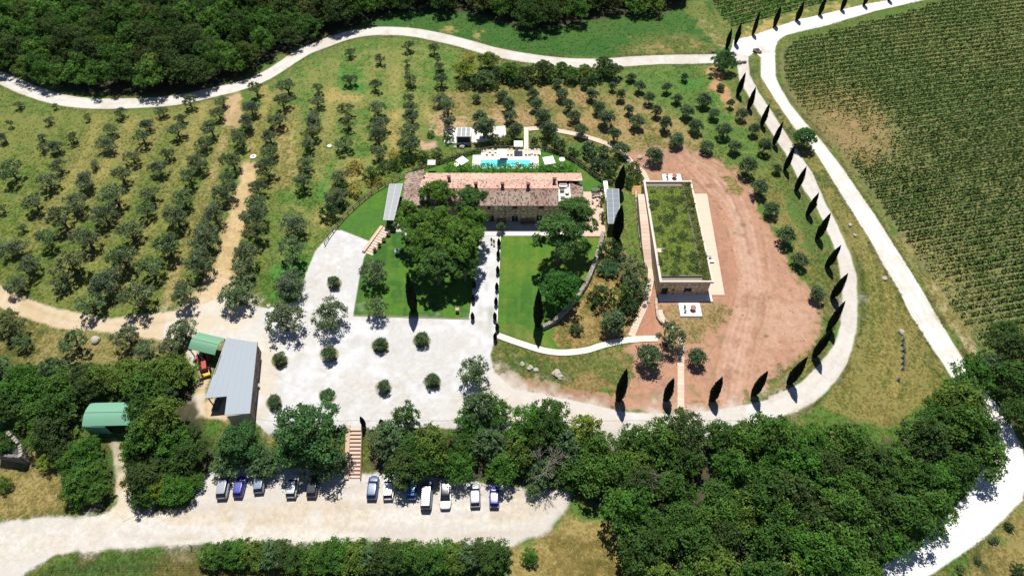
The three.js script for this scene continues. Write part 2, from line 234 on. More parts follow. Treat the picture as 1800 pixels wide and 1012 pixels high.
for (let k = 0; k < 22; k++) { const o = k * 5.5; paint({ line: [[1352 + o * .25, 165 + o * .1], [1440 + o * .4, 290], [1498 + o * .6, 400], [1520 + o * .9, 500], [1515 + o, 600], [1470 + o * 1.1, 720]], w: rr(.4, .9), curve: true, a: rr(.2, .5), to: k % 3 ? (k % 2 ? C.olive : C.straw) : [.06, .105, .018], soft: .3, rag: 1.2, keep: (i) => cls[i] === 2 }); }
// gravel
const FORE = [[586, 404], [600, 404], [655, 426], [640, 452], [632, 488], [621, 554], [825, 560], [833, 500], [846, 410], [880, 410], [874, 590], [862, 622], [868, 655], [905, 685], [1000, 702], [1100, 724], [1200, 728], [1290, 716], [1360, 700], [1408, 674], [1415, 690], [1398, 722], [1350, 742], [1250, 760], [1060, 775], [980, 760], [790, 752], [640, 752], [590, 752], [470, 762], [440, 735], [445, 610], [345, 585], [285, 600], [290, 560], [330, 545], [395, 520], [410, 535], [470, 541], [529, 528], [537, 481], [554, 441]];
const ROAD_W = [[-80, 455], [0, 501], [44, 525], [128, 548], [188, 558], [285, 548], [330, 545], [345, 590], [289, 598], [188, 584], [101, 577], [27, 553], [-80, 505]];
paint({ poly: ROAD_W, to: two([.46, .375, .265], [.42, .33, .21]), soft: .35, rag: .45, c: 2 });
paint({ poly: FORE, to: two(C.gravel, [.435, .432, .430], .38, .62, .6), soft: .25, rag: .25, c: 2 });
paint({ poly: [[280, 545], [395, 515], [455, 545], [440, 580], [400, 595], [345, 585], [285, 605]], to: two([.46, .39, .29], [.49, .43, .35]), a: .9, soft: 3, rag: .5, c: 2 });
paint({ poly: [[440, 605], [462, 602], [500, 640], [470, 690], [455, 750], [430, 740]], to: two([.42, .345, .225], [.47, .42, .34], .35, .6), a: .8, soft: 1.8, rag: .8, c: 2 });
paint({ poly: [[860, 640], [905, 680], [1000, 700], [1100, 722], [1290, 716], [1400, 680], [1430, 712], [1250, 760], [980, 768], [800, 752], [830, 700]], to: two([.44, .38, .32], [.48, .44, .40]), a: .85, soft: 2.5, rag: .5, c: 2 });
const PARK = [[-80, 935], [0, 918], [60, 911], [121, 907], [195, 905], [250, 912], [330, 895], [352, 850], [366, 828], [450, 815], [640, 832], [750, 838], [850, 848], [930, 858], [1010, 862], [1000, 892], [965, 935], [900, 962], [600, 953], [380, 955], [240, 963], [101, 974], [34, 1012], [10, 1060], [-80, 1060]];
paint({ poly: PARK, to: two([.425, .395, .358], [.452, .432, .405], .35, .65), soft: .5, rag: .5, c: 2 });
paint({ line: [[-40, 965], [200, 935], [420, 925], [700, 905], [930, 905]], w: 5, curve: true, to: two([.50, .475, .44], [.45, .41, .35]), a: .7, soft: 1.5, rag: .6 });
paint({ line: [[300, 905], [450, 905], [560, 890], [660, 915]], w: 3, curve: true, to: [.42, .33, .22], a: .5, soft: 1.5, rag: .9 });
paint({ poly: [[860, 870], [960, 860], [990, 890], [900, 920], [840, 905]], to: two([.40, .32, .23], [.45, .40, .33]), a: .6, soft: 2, rag: .8 });
paint({ line: [[204, 772], [209, 815], [216, 860], [226, 905]], w: 2.2, to: two([.46, .40, .31], C.dirt), soft: .5, rag: .9, c: 2 });
paint({ poly: [[190, 912], [205, 870], [228, 872], [262, 915]], to: [.46, .40, .31], soft: .8, rag: .6, c: 2 });
const FAR = [[-60, 118], [0, 136], [30, 150], [66, 164], [105, 175], [150, 181], [201, 182], [260, 180], [320, 174], [370, 163], [430, 148], [470, 131], [500, 112], [537, 89], [570, 76], [610, 62], [650, 55], [690, 54], [734, 58], [801, 72], [869, 91], [936, 103], [986, 109], [1050, 111], [1104, 108], [1150, 105], [1198, 104], [1262, 103]];
paint({ line: FAR, w: 4.2, curve: true, to: two([.50, .48, .45], [.46, .435, .40]), soft: .25, rag: .35, c: 2 });
const MAIN_L = [[1284, 92], [1290, 70], [1321, 63], [1361, 49], [1402, 34], [1442, 26], [1482, 16], [1522, 7], [1563, 0], [1660, -26], [1720, -26], [1623, 0], [1536, 20], [1455, 44], [1408, 55], [1381, 62], [1367, 72], [1363, 88], [1364, 134], [1371, 151], [1388, 181], [1415, 215], [1442, 245], [1469, 279], [1496, 316], [1512, 340], [1536, 374], [1563, 417], [1590, 458], [1623, 511], [1647, 555], [1670, 592], [1690, 626], [1730, 680], [1764, 722], [1798, 786], [1812, 830], [1798, 880], [1771, 907], [1737, 941], [1687, 978], [1633, 1012], [1560, 1060], [1440, 1060], [1500, 1030], [1560, 990], [1630, 940], [1700, 870], [1730, 820], [1735, 790], [1722, 745], [1700, 705], [1662, 645], [1633, 602], [1603, 555], [1580, 508], [1553, 464], [1536, 431], [1502, 377], [1479, 340], [1435, 269], [1395, 222], [1365, 178], [1348, 151], [1338, 134], [1338, 101], [1328, 91], [1318, 98], [1300, 104]];
paint({ poly: MAIN_L, to: two([.61, .605, .59], [.54, .53, .51], .35, .65), soft: .25, rag: .35, c: 2 });
const AVE = [[1284, 90], [1297, 121], [1301, 144], [1334, 198], [1358, 235], [1381, 269], [1415, 336], [1435, 362], [1455, 407], [1472, 447], [1479, 488], [1482, 528], [1479, 568], [1465, 609], [1442, 639], [1408, 672], [1360, 698], [1355, 738], [1398, 722], [1430, 707], [1455, 688], [1482, 652], [1499, 615], [1507, 575], [1508, 528], [1506, 488], [1496, 447], [1475, 400], [1449, 350], [1428, 302], [1391, 249], [1358, 198], [1334, 161], [1318, 131], [1316, 97]];
paint({ poly: AVE, to: two([.49, .465, .44], [.46, .43, .40], .35, .65), soft: .25, rag: .35, c: 2 });
paint({ line: [[1630, 490], [1664, 548], [1700, 600], [1735, 645]], w: 2.6, to: two([.42, .33, .22], C.dry), a: .85, soft: .8, rag: .9 });
for (const [x, y] of [[1300, 112], [1330, 80], [1340, 85], [1315, 78]]) paint({ poly: [[x - 8, y - 3], [x + 8, y - 3], [x + 8, y + 3], [x - 8, y + 3]], to: [.46, .36, .30], a: .5, soft: .8, rag: 1 });
paint({ poly: [[322, 605], [345, 612], [372, 640], [362, 700], [372, 735], [352, 735], [340, 690], [345, 650], [325, 625]], to: two(C.sand, C.warm), soft: .6, rag: .7, c: 2 });
paint({ poly: [[358, 700], [400, 696], [400, 740], [362, 735]], to: two(C.sand, C.dirt), soft: .4, rag: .5, c: 2 });
// lawns
const LAWN_A = [[621, 554], [632, 488], [640, 452], [655, 432], [685, 408], [847, 408], [833, 500], [825, 560]];
const LAWN_B = [[880, 414], [1057, 419], [1050, 451], [1037, 488], [1010, 528], [985, 556], [969, 590], [986, 617], [936, 604], [873, 582]];
const LAWN_C = [[594, 402], [655, 424], [668, 408], [676, 392], [860, 392], [1050, 392], [1052, 330], [1062, 314], [1044, 300], [1012, 282], [970, 268], [940, 263], [850, 263], [790, 277], [730, 297], [665, 335], [612, 380]];
paint({ poly: LAWN_A, to: two(C.lawn, C.lawnDeep, .42, .56, .55), soft: .1, rag: .1, c: 3 });
paint({ poly: LAWN_B, to: two(C.lawn, [.090, .150, .014], .42, .56, .55), soft: .1, rag: .1, c: 3 });
paint({ poly: [[876, 500], [940, 495], [1000, 530], [960, 570], [940, 600], [874, 570]], to: two(C.lawnDeep, C.lawn, .4, .65), a: .85, soft: 3, rag: .7, c: 3 });
paint({ poly: [[876, 565], [950, 590], [985, 614], [936, 603], [873, 584]], to: [.15, .14, .035], a: .6, soft: 1, rag: 1, c: 3 });
paint({ poly: LAWN_C, to: two([.046, .125, .014], C.lawn, .4, .6), soft: .2, rag: .2, c: 3 });
paint({ poly: [[700, 305], [790, 280], [840, 268], [845, 290], [760, 300], [715, 304]], to: two([.13, .14, .035], C.lawn), a: .75, soft: 1.5, rag: .8, c: 3 });
paint({ poly: [[1000, 285], [1040, 305], [1050, 316], [1024, 316], [1010, 303]], to: two([.13, .125, .03], C.lawn), a: .7, soft: 1.2, rag: .8, c: 3 });
paint({ poly: [[1095, 342], [1116, 342], [1122, 440], [1108, 440]], to: two([.09, .14, .025], C.olive), soft: .3, rag: .3, c: 0 });
paint({ poly: [[735, 248], [770, 245], [775, 262], [742, 264]], to: C.redPale, a: .9, soft: .5, rag: .6, c: 1 });
// earth beds round the planted trees of the forecourt
const BEDS = [[587, 499, 13], [491, 634, 14], [578, 623, 17], [668, 608, 15], [741, 599, 15], [674, 683, 14], [760, 671, 15], [481, 709, 14], [575, 697, 15]];
for (const [x, y, r] of BEDS) { const p = []; for (let k = 0; k < 20; k++) p.push([x + r * Math.cos(k * .314), y + r * .86 * Math.sin(k * .314)]); paint({ poly: p, to: two([.13, .115, .04], [.10, .11, .03]), soft: .15, rag: .25, c: 0 }); }
for (let k = 0; k < 26; k++) { const L = k % 2 ? [[625, 455, 830, 555]] : [[880, 425, 1030, 590]], [x0, y0, x1, y1] = L[0], x = rr(x0, x1), y = rr(y0, y1), r = rr(6, 16), keep = (i) => cls[i] !== 3; paint({ poly: [[x - r, y - r * .5], [x + r, y - r * .6], [x + r, y + r * .5], [x - r * .8, y + r * .6]], to: k % 3 ? [.105, .160, .018] : [.026, .098, .010], a: rr(.3, .65), soft: rr(.8, 1.8), rag: 1.2, keep }); }
for (let k = 0; k < 13; k++) { const keep = (i) => cls[i] !== 3; paint({ line: [[880 + k * 13, 412], [872 + k * 12.2, 605]], w: .7, a: .28, to: k % 2 ? [.10, .165, .02] : [.035, .115, .012], soft: .25, rag: .5, keep }); paint({ line: [[640 + k * 16, 402], [622 + k * 16.6, 560]], w: .7, a: .28, to: k % 2 ? [.09, .16, .02] : [.028, .10, .012], soft: .25, rag: .5, keep }); }
// wheel ruts along the roads: packed pale bands and a browner crown
const rut = (line, off, w, to, a) => { const L = smooth(GP(line), 1.5); const P = L.map((p, i) => { const q = L[Math.max(0, i - 1)], r = L[Math.min(L.length - 1, i + 1)], n = V(r.z - q.z, 0, q.x - r.x).normalize(); return p.clone().addScaledVector(n, off); }); paint({ line: 1, pts: P, w, to, a, soft: .3, rag: .9, keep: (i) => cls[i] !== 2 }); };
const AVL = [[1300, 100], [1308, 131], [1318, 152], [1346, 198], [1375, 242], [1398, 280], [1432, 343], [1462, 400], [1484, 447], [1493, 488], [1495, 528], [1493, 570], [1482, 612], [1462, 646], [1428, 684], [1380, 712], [1310, 738]], MNL = [[1352, 80], [1352, 134], [1360, 155], [1377, 181], [1406, 218], [1452, 274], [1488, 330], [1520, 376], [1558, 440], [1605, 515], [1650, 592], [1680, 638]];
for (const [L, s] of [[AVL, 1], [MNL, 1.12], [FAR, 1.05]]) for (const e of [-1, 1]) { const P = smooth(GP(L), 1.5).map((p, i, A) => { const q = A[Math.max(0, i - 1)], r = A[Math.min(A.length - 1, i + 1)], n = V(r.z - q.z, 0, q.x - r.x).normalize(); return p.clone().addScaledVector(n, e * (2.35 * s + .3 * vnoise(i / 5, e, 9))); }); paint({ line: 1, pts: P, w: .7, to: [.060, .066, .022], a: .6, soft: .3, rag: 1.2, keep: (i) => cls[i] === 2 }); }
for (const [L, s] of [[AVL, 1], [MNL, 1], [FAR, .9]]) { rut(L, 0, .9 * s, [.43, .39, .33], .40); rut(L, 1.75 * s, .6, [.40, .35, .27], .45); rut(L, -1.75 * s, .6, [.40, .35, .27], .45); }
rut([[-40, 480], [30, 527], [120, 562], [230, 570], [330, 560]], 0, .8, [.36, .27, .16], .45);
for (const [x, y, q] of [[540, 470, 0], [560, 455, .4], [610, 640, 1.1], [700, 640, .2], [520, 690, .9], [780, 640, .5], [790, 720, .1], [640, 720, .3]]) { const p = []; for (let k = 0; k <= 9; k++) { const an = q + k * .17; p.push([x + 90 * Math.cos(an) - 60, y + 60 * Math.sin(an) - 20]); } paint({ line: p, w: .45, curve: true, a: .38, to: [.39, .365, .33], soft: .2, rag: .9, keep: (i) => cls[i] !== 2 }); paint({ line: p.map(([a, c]) => [a + 11, c + 6]), w: .45, curve: true, a: .38, to: [.39, .365, .33], soft: .2, rag: .9, keep: (i) => cls[i] !== 2 }); }
for (let k = 0; k < 40; k++) { const x = rr(180, 940), y = rr(855, 950), w = rr(30, 120); paint({ line: [[x - w, y + rr(-8, 8)], [x, y], [x + w, y + rr(-8, 8)]], w: rr(.3, 1.2), curve: true, a: rr(.15, .4), to: k % 2 ? [.36, .30, .23] : [.53, .50, .46], soft: .3, rag: 1, keep: (i) => cls[i] !== 2 }); }
// wheel marks on the gravel: slightly paler and browner swathes
for (const [line, w, a] of [[[[600, 430], [570, 500], [560, 600], [600, 660], [720, 650], [850, 600]], 3, .35], [[[480, 590], [540, 600], [620, 700], [760, 720], [900, 720]], 3, .3], [[[640, 560], [760, 580], [860, 560]], 2.4, .25], [[[1090, 735], [1300, 728], [1420, 695], [1490, 600], [1495, 520]], 1.2, .35]]) paint({ line, w, curve: true, a, to: [.45, .425, .395], soft: 1.6, rag: 1 });
for (let k = 0; k < 60; k++) { const x = rr(470, 860), y = rr(570, 745); paint({ poly: [[x - 3, y - 2], [x + 3, y - 2], [x + 4, y + 2], [x - 2, y + 2]], to: [.40, .375, .34], a: rr(.15, .4), soft: rr(.2, .9), rag: 1.4, keep: (i) => cls[i] !== 2 }); }

const px8 = new Uint8Array(N * 4), enc = (v) => Math.round(255 * (v <= .0031308 ? 12.92 * v : 1.055 * Math.pow(v, 1 / 2.4) - .055));
for (let i = 0; i < N; i++) { px8[i * 4] = enc(clamp(cr[i])); px8[i * 4 + 1] = enc(clamp(cg[i])); px8[i * 4 + 2] = enc(clamp(cb[i])); px8[i * 4 + 3] = 255; }
const groundMap = new THREE.DataTexture(px8, TW, TH); groundMap.colorSpace = THREE.SRGBColorSpace; groundMap.magFilter = groundMap.minFilter = THREE.LinearFilter;
groundMap.wrapS = groundMap.wrapT = THREE.MirroredRepeatWrapping; groundMap.needsUpdate = true;
function grain(n, f, s) { const d = new Uint8Array(n * n * 4); for (let y = 0; y < n; y++) for (let x = 0; x < n; x++) { const v = 255 * (.5 * hash(x, y, s) + .5 * vnoise(x * f, y * f, s)), i = (y * n + x) * 4; d[i] = d[i + 1] = d[i + 2] = v; d[i + 3] = 255; } const t = new THREE.DataTexture(d, n, n); t.magFilter = THREE.LinearFilter; t.wrapS = t.wrapT = THREE.RepeatWrapping; t.needsUpdate = true; return t; }
const bumpA = grain(256, .25, 11); bumpA.repeat.set(344 / 23, 215 / 23);
const bumpB = grain(256, .25, 12); bumpB.repeat.set(344 / 17, 215 / 17);
const groundMat = new THREE.MeshStandardMaterial({ map: groundMap, roughness: 1, bumpMap: bumpA, bumpScale: .07 });
const gravelMat = new THREE.MeshStandardMaterial({ map: groundMap, roughness: 1, bumpMap: bumpB, bumpScale: .03 });
const lawnMat = new THREE.MeshStandardMaterial({ map: groundMap, roughness: 1, bumpMap: bumpA, bumpScale: .09 });
function groundUV(g) { const p = g.attributes.position, uv = new Float32Array(p.count * 2); for (let i = 0; i < p.count; i++) { uv[2 * i] = (p.getX(i) - X0) / 344; uv[2 * i + 1] = (p.getZ(i) - Z0) / (TH * RES); } g.setAttribute('uv', new THREE.BufferAttribute(uv, 2)); return g; }
function landSheet(name, xs, zs, material, hole) {
  const pos = [], idx = []; for (const z of zs) for (const x of xs) pos.push(x, gh(x, z) - .03, z);
  for (let j = 0; j + 1 < zs.length; j++) for (let i = 0; i + 1 < xs.length; i++) { if (hole && hole((xs[i] + xs[i + 1]) / 2, (zs[j] + zs[j + 1]) / 2)) continue; const a = j * xs.length + i, b = a + 1, c = a + xs.length, d = c + 1; idx.push(a, c, b, b, c, d); }
  const g = new THREE.BufferGeometry(); g.setAttribute('position', new THREE.Float32BufferAttribute(pos, 3)); g.setIndex(idx); g.computeVertexNormals(); return struct(name, groundUV(g), material);
}
{ // the surveyed site, and the country round it out to the horizon
  const ax = [], az = [], n = 230, m = 172; for (let i = 0; i <= n; i++) ax.push(X0 + 344 * i / n); for (let i = 0; i <= m; i++) az.push(Z0 + TH * RES * i / m); const z1 = az[m];
  landSheet('ground', ax, az, groundMat);
  const q = 256, d = new Uint8Array(q * q * 4); for (let y = 0; y < q; y++) for (let x = 0; x < q; x++) { const i = (y * q + x) * 4, w = (a, s) => { const u = x / a, v = y / a, P = q / a, fx = x / q, fy = y / q; return lerp(lerp(vnoise(u, v, s), vnoise(u - P, v, s), fx), lerp(vnoise(u, v - P, s), vnoise(u - P, v - P, s), fx), fy); }, t = .6 * w(32, 1) + .4 * w(8, 2), k = .8 + .4 * hash(x, y, 3), c = mixc(C.green, C.olive, sstep(.35, .65, t)); d[i] = enc(c[0] * k); d[i + 1] = enc(c[1] * k); d[i + 2] = enc(c[2] * k); d[i + 3] = 255; }
  const t = new THREE.DataTexture(d, q, q); t.colorSpace = THREE.SRGBColorSpace; t.magFilter = THREE.LinearFilter; t.wrapS = t.wrapT = THREE.RepeatWrapping; t.repeat.set(344 / 90, 215 / 90); t.needsUpdate = true;
  const ox = [-4000, -1500, -600, ...ax.filter((_, i) => i % 2 === 0), 600, 1500, 4000], oz = [-5000, -2000, -900, -450, ...az.filter((_, i) => i % 2 === 0), 60, 150, 600, 3000];
  landSheet('ground', ox, oz, new THREE.MeshStandardMaterial({ map: t, roughness: 1 }), (x, z) => x > X0 && x < X0 + 344 && z > Z0 && z < z1);
}
function ragged(P, amp = .25, step = .7) {
  const out = []; for (let i = 0; i < P.length; i++) { const a = P[i], b = P[(i + 1) % P.length], L = Math.hypot(b.x - a.x, b.z - a.z), n = Math.max(1, Math.round(L / step)); for (let k = 0; k < n; k++) { const t = k / n, x = lerp(a.x, b.x, t), z = lerp(a.z, b.z, t); out.push(V(x + amp * (vnoise(x / 1.3, z / 1.3, 21) - .5) * 2 + amp * .5 * (hash(out.length, i, 3) - .5), 0, z + amp * (vnoise(x / 1.3, z / 1.3, 22) - .5) * 2)); } } return out;
}
function sheet(name, P, y, material, amp = .25) {
  const s = new THREE.Shape(ragged(P, amp).map((p) => new THREE.Vector2(p.x, -p.z)));
  return struct(name, groundUV(new THREE.ShapeGeometry(s).rotateX(-Math.PI / 2).translate(0, y, 0)), material);
}
function ribbon(name, line, w, y, material, cols = 6, step = 1.2) {
  const L = smooth(line, step), pos = [], idx = [];
  L.forEach((p, i) => { const a = L[Math.max(0, i - 1)], b = L[Math.min(L.length - 1, i + 1)], n = V(b.z - a.z, 0, a.x - b.x).normalize(), ww = typeof w === 'function' ? w(i / (L.length - 1)) : w; for (let k = 0; k <= cols; k++) { const e = (k === 0 || k === cols) ? .45 * (hash(i, k, 31) - .5) + .5 * (vnoise(i / 6, k, 32) - .5) : 0, t = (k / cols - .5) * ww + e, x = p.x + n.x * t, z = p.z + n.z * t; pos.push(x, gh(x, z) + y, z); } });
  for (let i = 0; i + 1 < L.length; i++) for (let k = 0; k < cols; k++) { const a = i * (cols + 1) + k; idx.push(a, a + cols + 1, a + 1, a + 1, a + cols + 1, a + cols + 2); }
  const g = new THREE.BufferGeometry(); g.setAttribute('position', new THREE.Float32BufferAttribute(pos, 3)); g.setIndex(idx); g.computeVertexNormals();
  if (g.attributes.normal.getY(0) < 0) { const q = g.index.array; for (let i = 0; i < q.length; i += 3) [q[i], q[i + 1]] = [q[i + 1], q[i]]; g.computeVertexNormals(); }
  return struct(name, groundUV(g), material);
}
sheet('gravel_forecourt', GP(FORE.map(([x, y]) => [x, Math.min(y, 739)])), .008, gravelMat, .1);
sheet('gravel_road', GP(ROAD_W), .002, gravelMat, .3);
ribbon('gravel_road', GP(FAR), 4.4, .004, gravelMat);
ribbon('gravel_road', GP([[1298, 104], [1306, 86], [1325, 76], [1352, 70]]), 6.5, .010, gravelMat);
ribbon('gravel_road', GP([[1330, 74], [1370, 56], [1410, 45], [1450, 34], [1500, 22], [1550, 10], [1620, -10], [1690, -28]]), 4.6, .014, gravelMat);
ribbon('gravel_road', GP([[1352, 62], [1350, 90], [1352, 134], [1360, 155], [1377, 181], [1406, 218], [1452, 274], [1488, 330], [1520, 376], [1558, 440], [1605, 515], [1650, 592], [1680, 638], [1710, 690], [1742, 735], [1768, 780], [1772, 830], [1750, 885], [1700, 925], [1620, 980], [1560, 1020], [1500, 1060]]), (t) => 3.6 + 1.6 * t, .020, gravelMat);
ribbon('avenue', GP([[1300, 100], [1308, 131], [1318, 152], [1346, 198], [1375, 242], [1398, 280], [1432, 343], [1462, 400], [1484, 447], [1493, 488], [1495, 528], [1493, 570], [1482, 612], [1462, 646], [1428, 684], [1380, 712], [1310, 738]]), (t) => 3.6 + t * .9, .026, gravelMat);
sheet('car_park', GP(PARK.map(([x, y]) => [x, y])).map((p) => p), -2.5 + .012, gravelMat, .3);
ribbon('gravel_path', GP([[204, 772], [209, 815], [216, 860], [226, 912]]), 2.4, .06, gravelMat, 4, .6);
sheet('lawn', GP(LAWN_A), .045, lawnMat, .06);
sheet('lawn', GP(LAWN_B), .045, lawnMat, .06);
sheet('lawn', GP(LAWN_C), .035, lawnMat, .1);
// ---------------------------------------------------------------- trees and plants: prototypes with a trunk and a crown of leaf-sized faces, then clones
// lobes: [x, y, z, r, ry]; clumps of leaves sit on the lobes' skins
function foliage({ lobes, per = 12, leaves = 26, size = [.22, .4], spread = .36, col, vary = .25, hue = .12, solid = false, low = -.35, up = .35, long = .62, clumpVary = .22 }) {
  const clumps = [];
  for (const L of lobes) {
    const [x, y, z, r, ry = r * .85] = L, n = Math.max(3, Math.round(per * (r * r) / (lobes.ref ?? 1.2)));
    for (let k = 0; k < n; k++) {
      let d, guard = 0; do { const u = rr(-1, 1), a = rr(0, 6.2832), q = Math.sqrt(1 - u * u); d = V(q * Math.cos(a), u, q * Math.sin(a)); } while (d.y < low + .35 * rnd() && guard++ < 12);
      const f = rr(.80, 1.05), p = V(x + d.x * r * f, y + d.y * ry * f, z + d.z * r * f);
      if (p.y < .12) continue;
      let inside = 0; for (const O of lobes) if (O !== L) { const [ox, oy, oz, or, ory = or * .85] = O; if (((p.x - ox) / or) ** 2 + ((p.y - oy) / ory) ** 2 + ((p.z - oz) / or) ** 2 < .5) inside++; }
      if (!solid && inside && rnd() < .8) continue;
      clumps.push({ p, d, r: r * spread * rr(.75, 1.25), t: 1 + clumpVary * (rnd() * 2 - 1), h: rr(-1, 1) });
    }
  }
  const n = clumps.length * leaves, P = new Float32Array(n * 12), Nn = new Float32Array(n * 12), Cc = new Float32Array(n * 12), idx = new Uint32Array(n * 6);
  const a = V(), b = V(), nn = V(), o = V(); let v = 0, t = 0;
  for (const c of clumps) for (let k = 0; k < leaves; k++) {
    o.set(gauss(), gauss() * .8, gauss()).multiplyScalar(c.r).add(c.p); if (o.y < .05) o.y = .05 + .1 * rnd();
    nn.set(rr(-1, 1), rr(-1, 1), rr(-1, 1)).addScaledVector(c.d, .75); nn.y += up; nn.normalize();
    a.set(rr(-1, 1), rr(-1, 1), rr(-1, 1)).cross(nn).normalize(); b.crossVectors(nn, a);
    const s = rr(size[0], size[1]) * .5, w = s * long * rr(.8, 1.2), tone = c.t * (1 + vary * (rnd() * 2 - 1)), h = c.h * hue + hue * rr(-.6, .6);
    const q = [[-s, 0], [0, -w], [s, 0], [0, w]];
    for (const [i, j] of q) { P[v] = o.x + a.x * i + b.x * j; P[v + 1] = o.y + a.y * i + b.y * j; P[v + 2] = o.z + a.z * i + b.z * j; Nn[v] = nn.x; Nn[v + 1] = nn.y; Nn[v + 2] = nn.z; Cc[v] = col[0] * tone * (1 + h); Cc[v + 1] = col[1] * tone; Cc[v + 2] = col[2] * tone * (1 - h * .6); v += 3; }
    const m = (v - 12) / 3; idx[t++] = m; idx[t++] = m + 1; idx[t++] = m + 2; idx[t++] = m; idx[t++] = m + 2; idx[t++] = m + 3;
  }
  const g = new THREE.BufferGeometry(); g.setAttribute('position', new THREE.BufferAttribute(P, 3)); g.setAttribute('normal', new THREE.BufferAttribute(Nn, 3)); g.setAttribute('color', new THREE.BufferAttribute(Cc, 3)); g.setIndex(new THREE.BufferAttribute(idx, 1));
  return g;
}
const leafMat = new THREE.MeshPhysicalMaterial({ vertexColors: true, roughness: .9, specularIntensity: .25, transmission: .38, thickness: 0, side: THREE.DoubleSide });
const drySheen = new THREE.MeshPhysicalMaterial({ vertexColors: true, roughness: .95, specularIntensity: .2, side: THREE.DoubleSide });
const darkLeaf = new THREE.MeshPhysicalMaterial({ vertexColors: true, roughness: .95, specularIntensity: .15, side: THREE.DoubleSide });
const bark = mat(.085, .065, .045, .95), barkGrey = mat(.16, .14, .115, .95), barkDead = mat(.21, .185, .155, .95);
function limb(pts, r0, r1, n = 6) { const c = new THREE.CatmullRomCurve3(pts), k = Math.max(3, pts.length * 2), g = []; let p = c.getPoint(0); for (let i = 1; i <= k; i++) { const q = c.getPoint(i / k); g.push(rod(p, q, lerp(r0, r1, (i - 1) / k), lerp(r0, r1, i / k) * .98, n)); p = q; } return g; }
function trunkTo(lobes, fork, r, gnarl = .25) {
  const f = V(rr(-.15, .15), fork, rr(-.15, .15)), g = limb([V(0, -.2, 0), V(rr(-gnarl, gnarl) * .5, fork * .5, rr(-gnarl, gnarl) * .5), f], r * 1.25, r * .9, 7);
  for (const [x, y, z] of lobes) g.push(...limb([f, V(lerp(f.x, x, .5) + rr(-gnarl, gnarl), lerp(f.y, y, .55), lerp(f.z, z, .5) + rr(-gnarl, gnarl)), V(x, y, z)], r * .55, r * .16, 5));
  return join(g);
}
const LIB = {};
function kind(name, R, hc, count, make) { LIB[name] = { R, hc, protos: Array.from({ length: count }, (_, k) => { const p = make(k), g = new THREE.Group(); if (p.trunk) mesh('trunk', p.trunk, p.bark ?? bark, g); mesh(p.crownName ?? 'crown', p.crown, p.mat ?? leafMat, g); if (p.extra) p.extra(g); return g; }) }; }
const ring = (n, R, y0, y1, r0, r1, jit = .3) => Array.from({ length: n }, (_, k) => { const a = k / n * 6.2832 + rr(-jit, jit), q = R * rr(.75, 1.1); return [q * Math.cos(a), rr(y0, y1), q * Math.sin(a), rr(r0, r1)]; });

kind('olive', 2.75, 2.7, 9, (k) => {           // old olive: open, uneven, silvery, the trunk showing through
  const lobes = [...ring(5 + k % 2, 1.65, 2.1, 3.1, .85, 1.25, .4), [rr(-.5, .5), rr(3.2, 3.8), rr(-.5, .5), rr(.8, 1.15)], [rr(-1, 1), rr(2.8, 3.6), rr(-1, 1), rr(.7, 1)]]; if (k % 3 === 0) lobes.splice(1, 1); lobes.ref = 1.2;
  return { trunk: trunkTo(lobes, 1.0, .24, .35), crown: foliage({ lobes, per: 14, leaves: 29, size: [.23, .45], spread: .37, col: [.140 * rr(.85, 1.15), .192 * rr(.9, 1.1), .090 * rr(.8, 1.2)], long: .5, up: .25, low: -.2, clumpVary: .34, hue: .08 }) };
});
kind('youngOlive', 1.9, 2.1, 6, () => {        // younger olive: a tight rounded crown
  const lobes = [...ring(5, .85, 1.5, 2.3, .75, 1.0), [0, 2.7, 0, .95], [rr(-.3, .3), 2.0, rr(-.3, .3), 1.1]]; lobes.ref = .8;
  return { trunk: trunkTo(lobes.slice(0, 5), .8, .13, .15), crown: foliage({ lobes, per: 17, leaves: 26, size: [.22, .42], spread: .38, col: [.104, .168, .074], long: .5, low: -.3, clumpVary: .3, hue: .08 }) };
});
kind('oak', 3.7, 4.6, 8, (k) => {              // holm and downy oaks of the wood
  const lobes = [...ring(7, 2.45, 3.4, 4.6, 1.2, 1.7), ...ring(4, 1.3, 5.1, 6.0, 1.1, 1.6), [0, 6.5, 0, 1.4], [0, 4.3, 0, 2]]; lobes.ref = 2.1;
  const c = [[.078, .168, .024], [.064, .148, .024], [.112, .180, .028], [.062, .108, .026], [.096, .168, .064], [.165, .235, .024], [.068, .180, .022], [.052, .108, .020]][k];
  return { trunk: trunkTo(lobes.slice(0, 7), 2.0, .26, .4), crown: foliage({ lobes, per: 14, leaves: 28, size: [.26, .52], spread: .33, col: c, low: -.25, up: .4, clumpVary: .38, hue: .10 }) };
});
kind('bigOak', 5.6, 5.6, 3, () => {
  const lobes = [...ring(8, 4.0, 3.6, 5.4, 1.4, 2.0, .4), ...ring(6, 2.4, 5.6, 7.0, 1.3, 1.9), [.4, 7.8, 0, 1.6], [0, 5, 0, 2.6]]; lobes.ref = 2.6;
  return { trunk: trunkTo(lobes.slice(0, 9), 2.4, .42, .6), crown: foliage({ lobes, per: 17, leaves: 32, size: [.28, .50], spread: .31, col: [.066, .165, .046], low: -.2, up: .35, clumpVary: .34 }) };
});
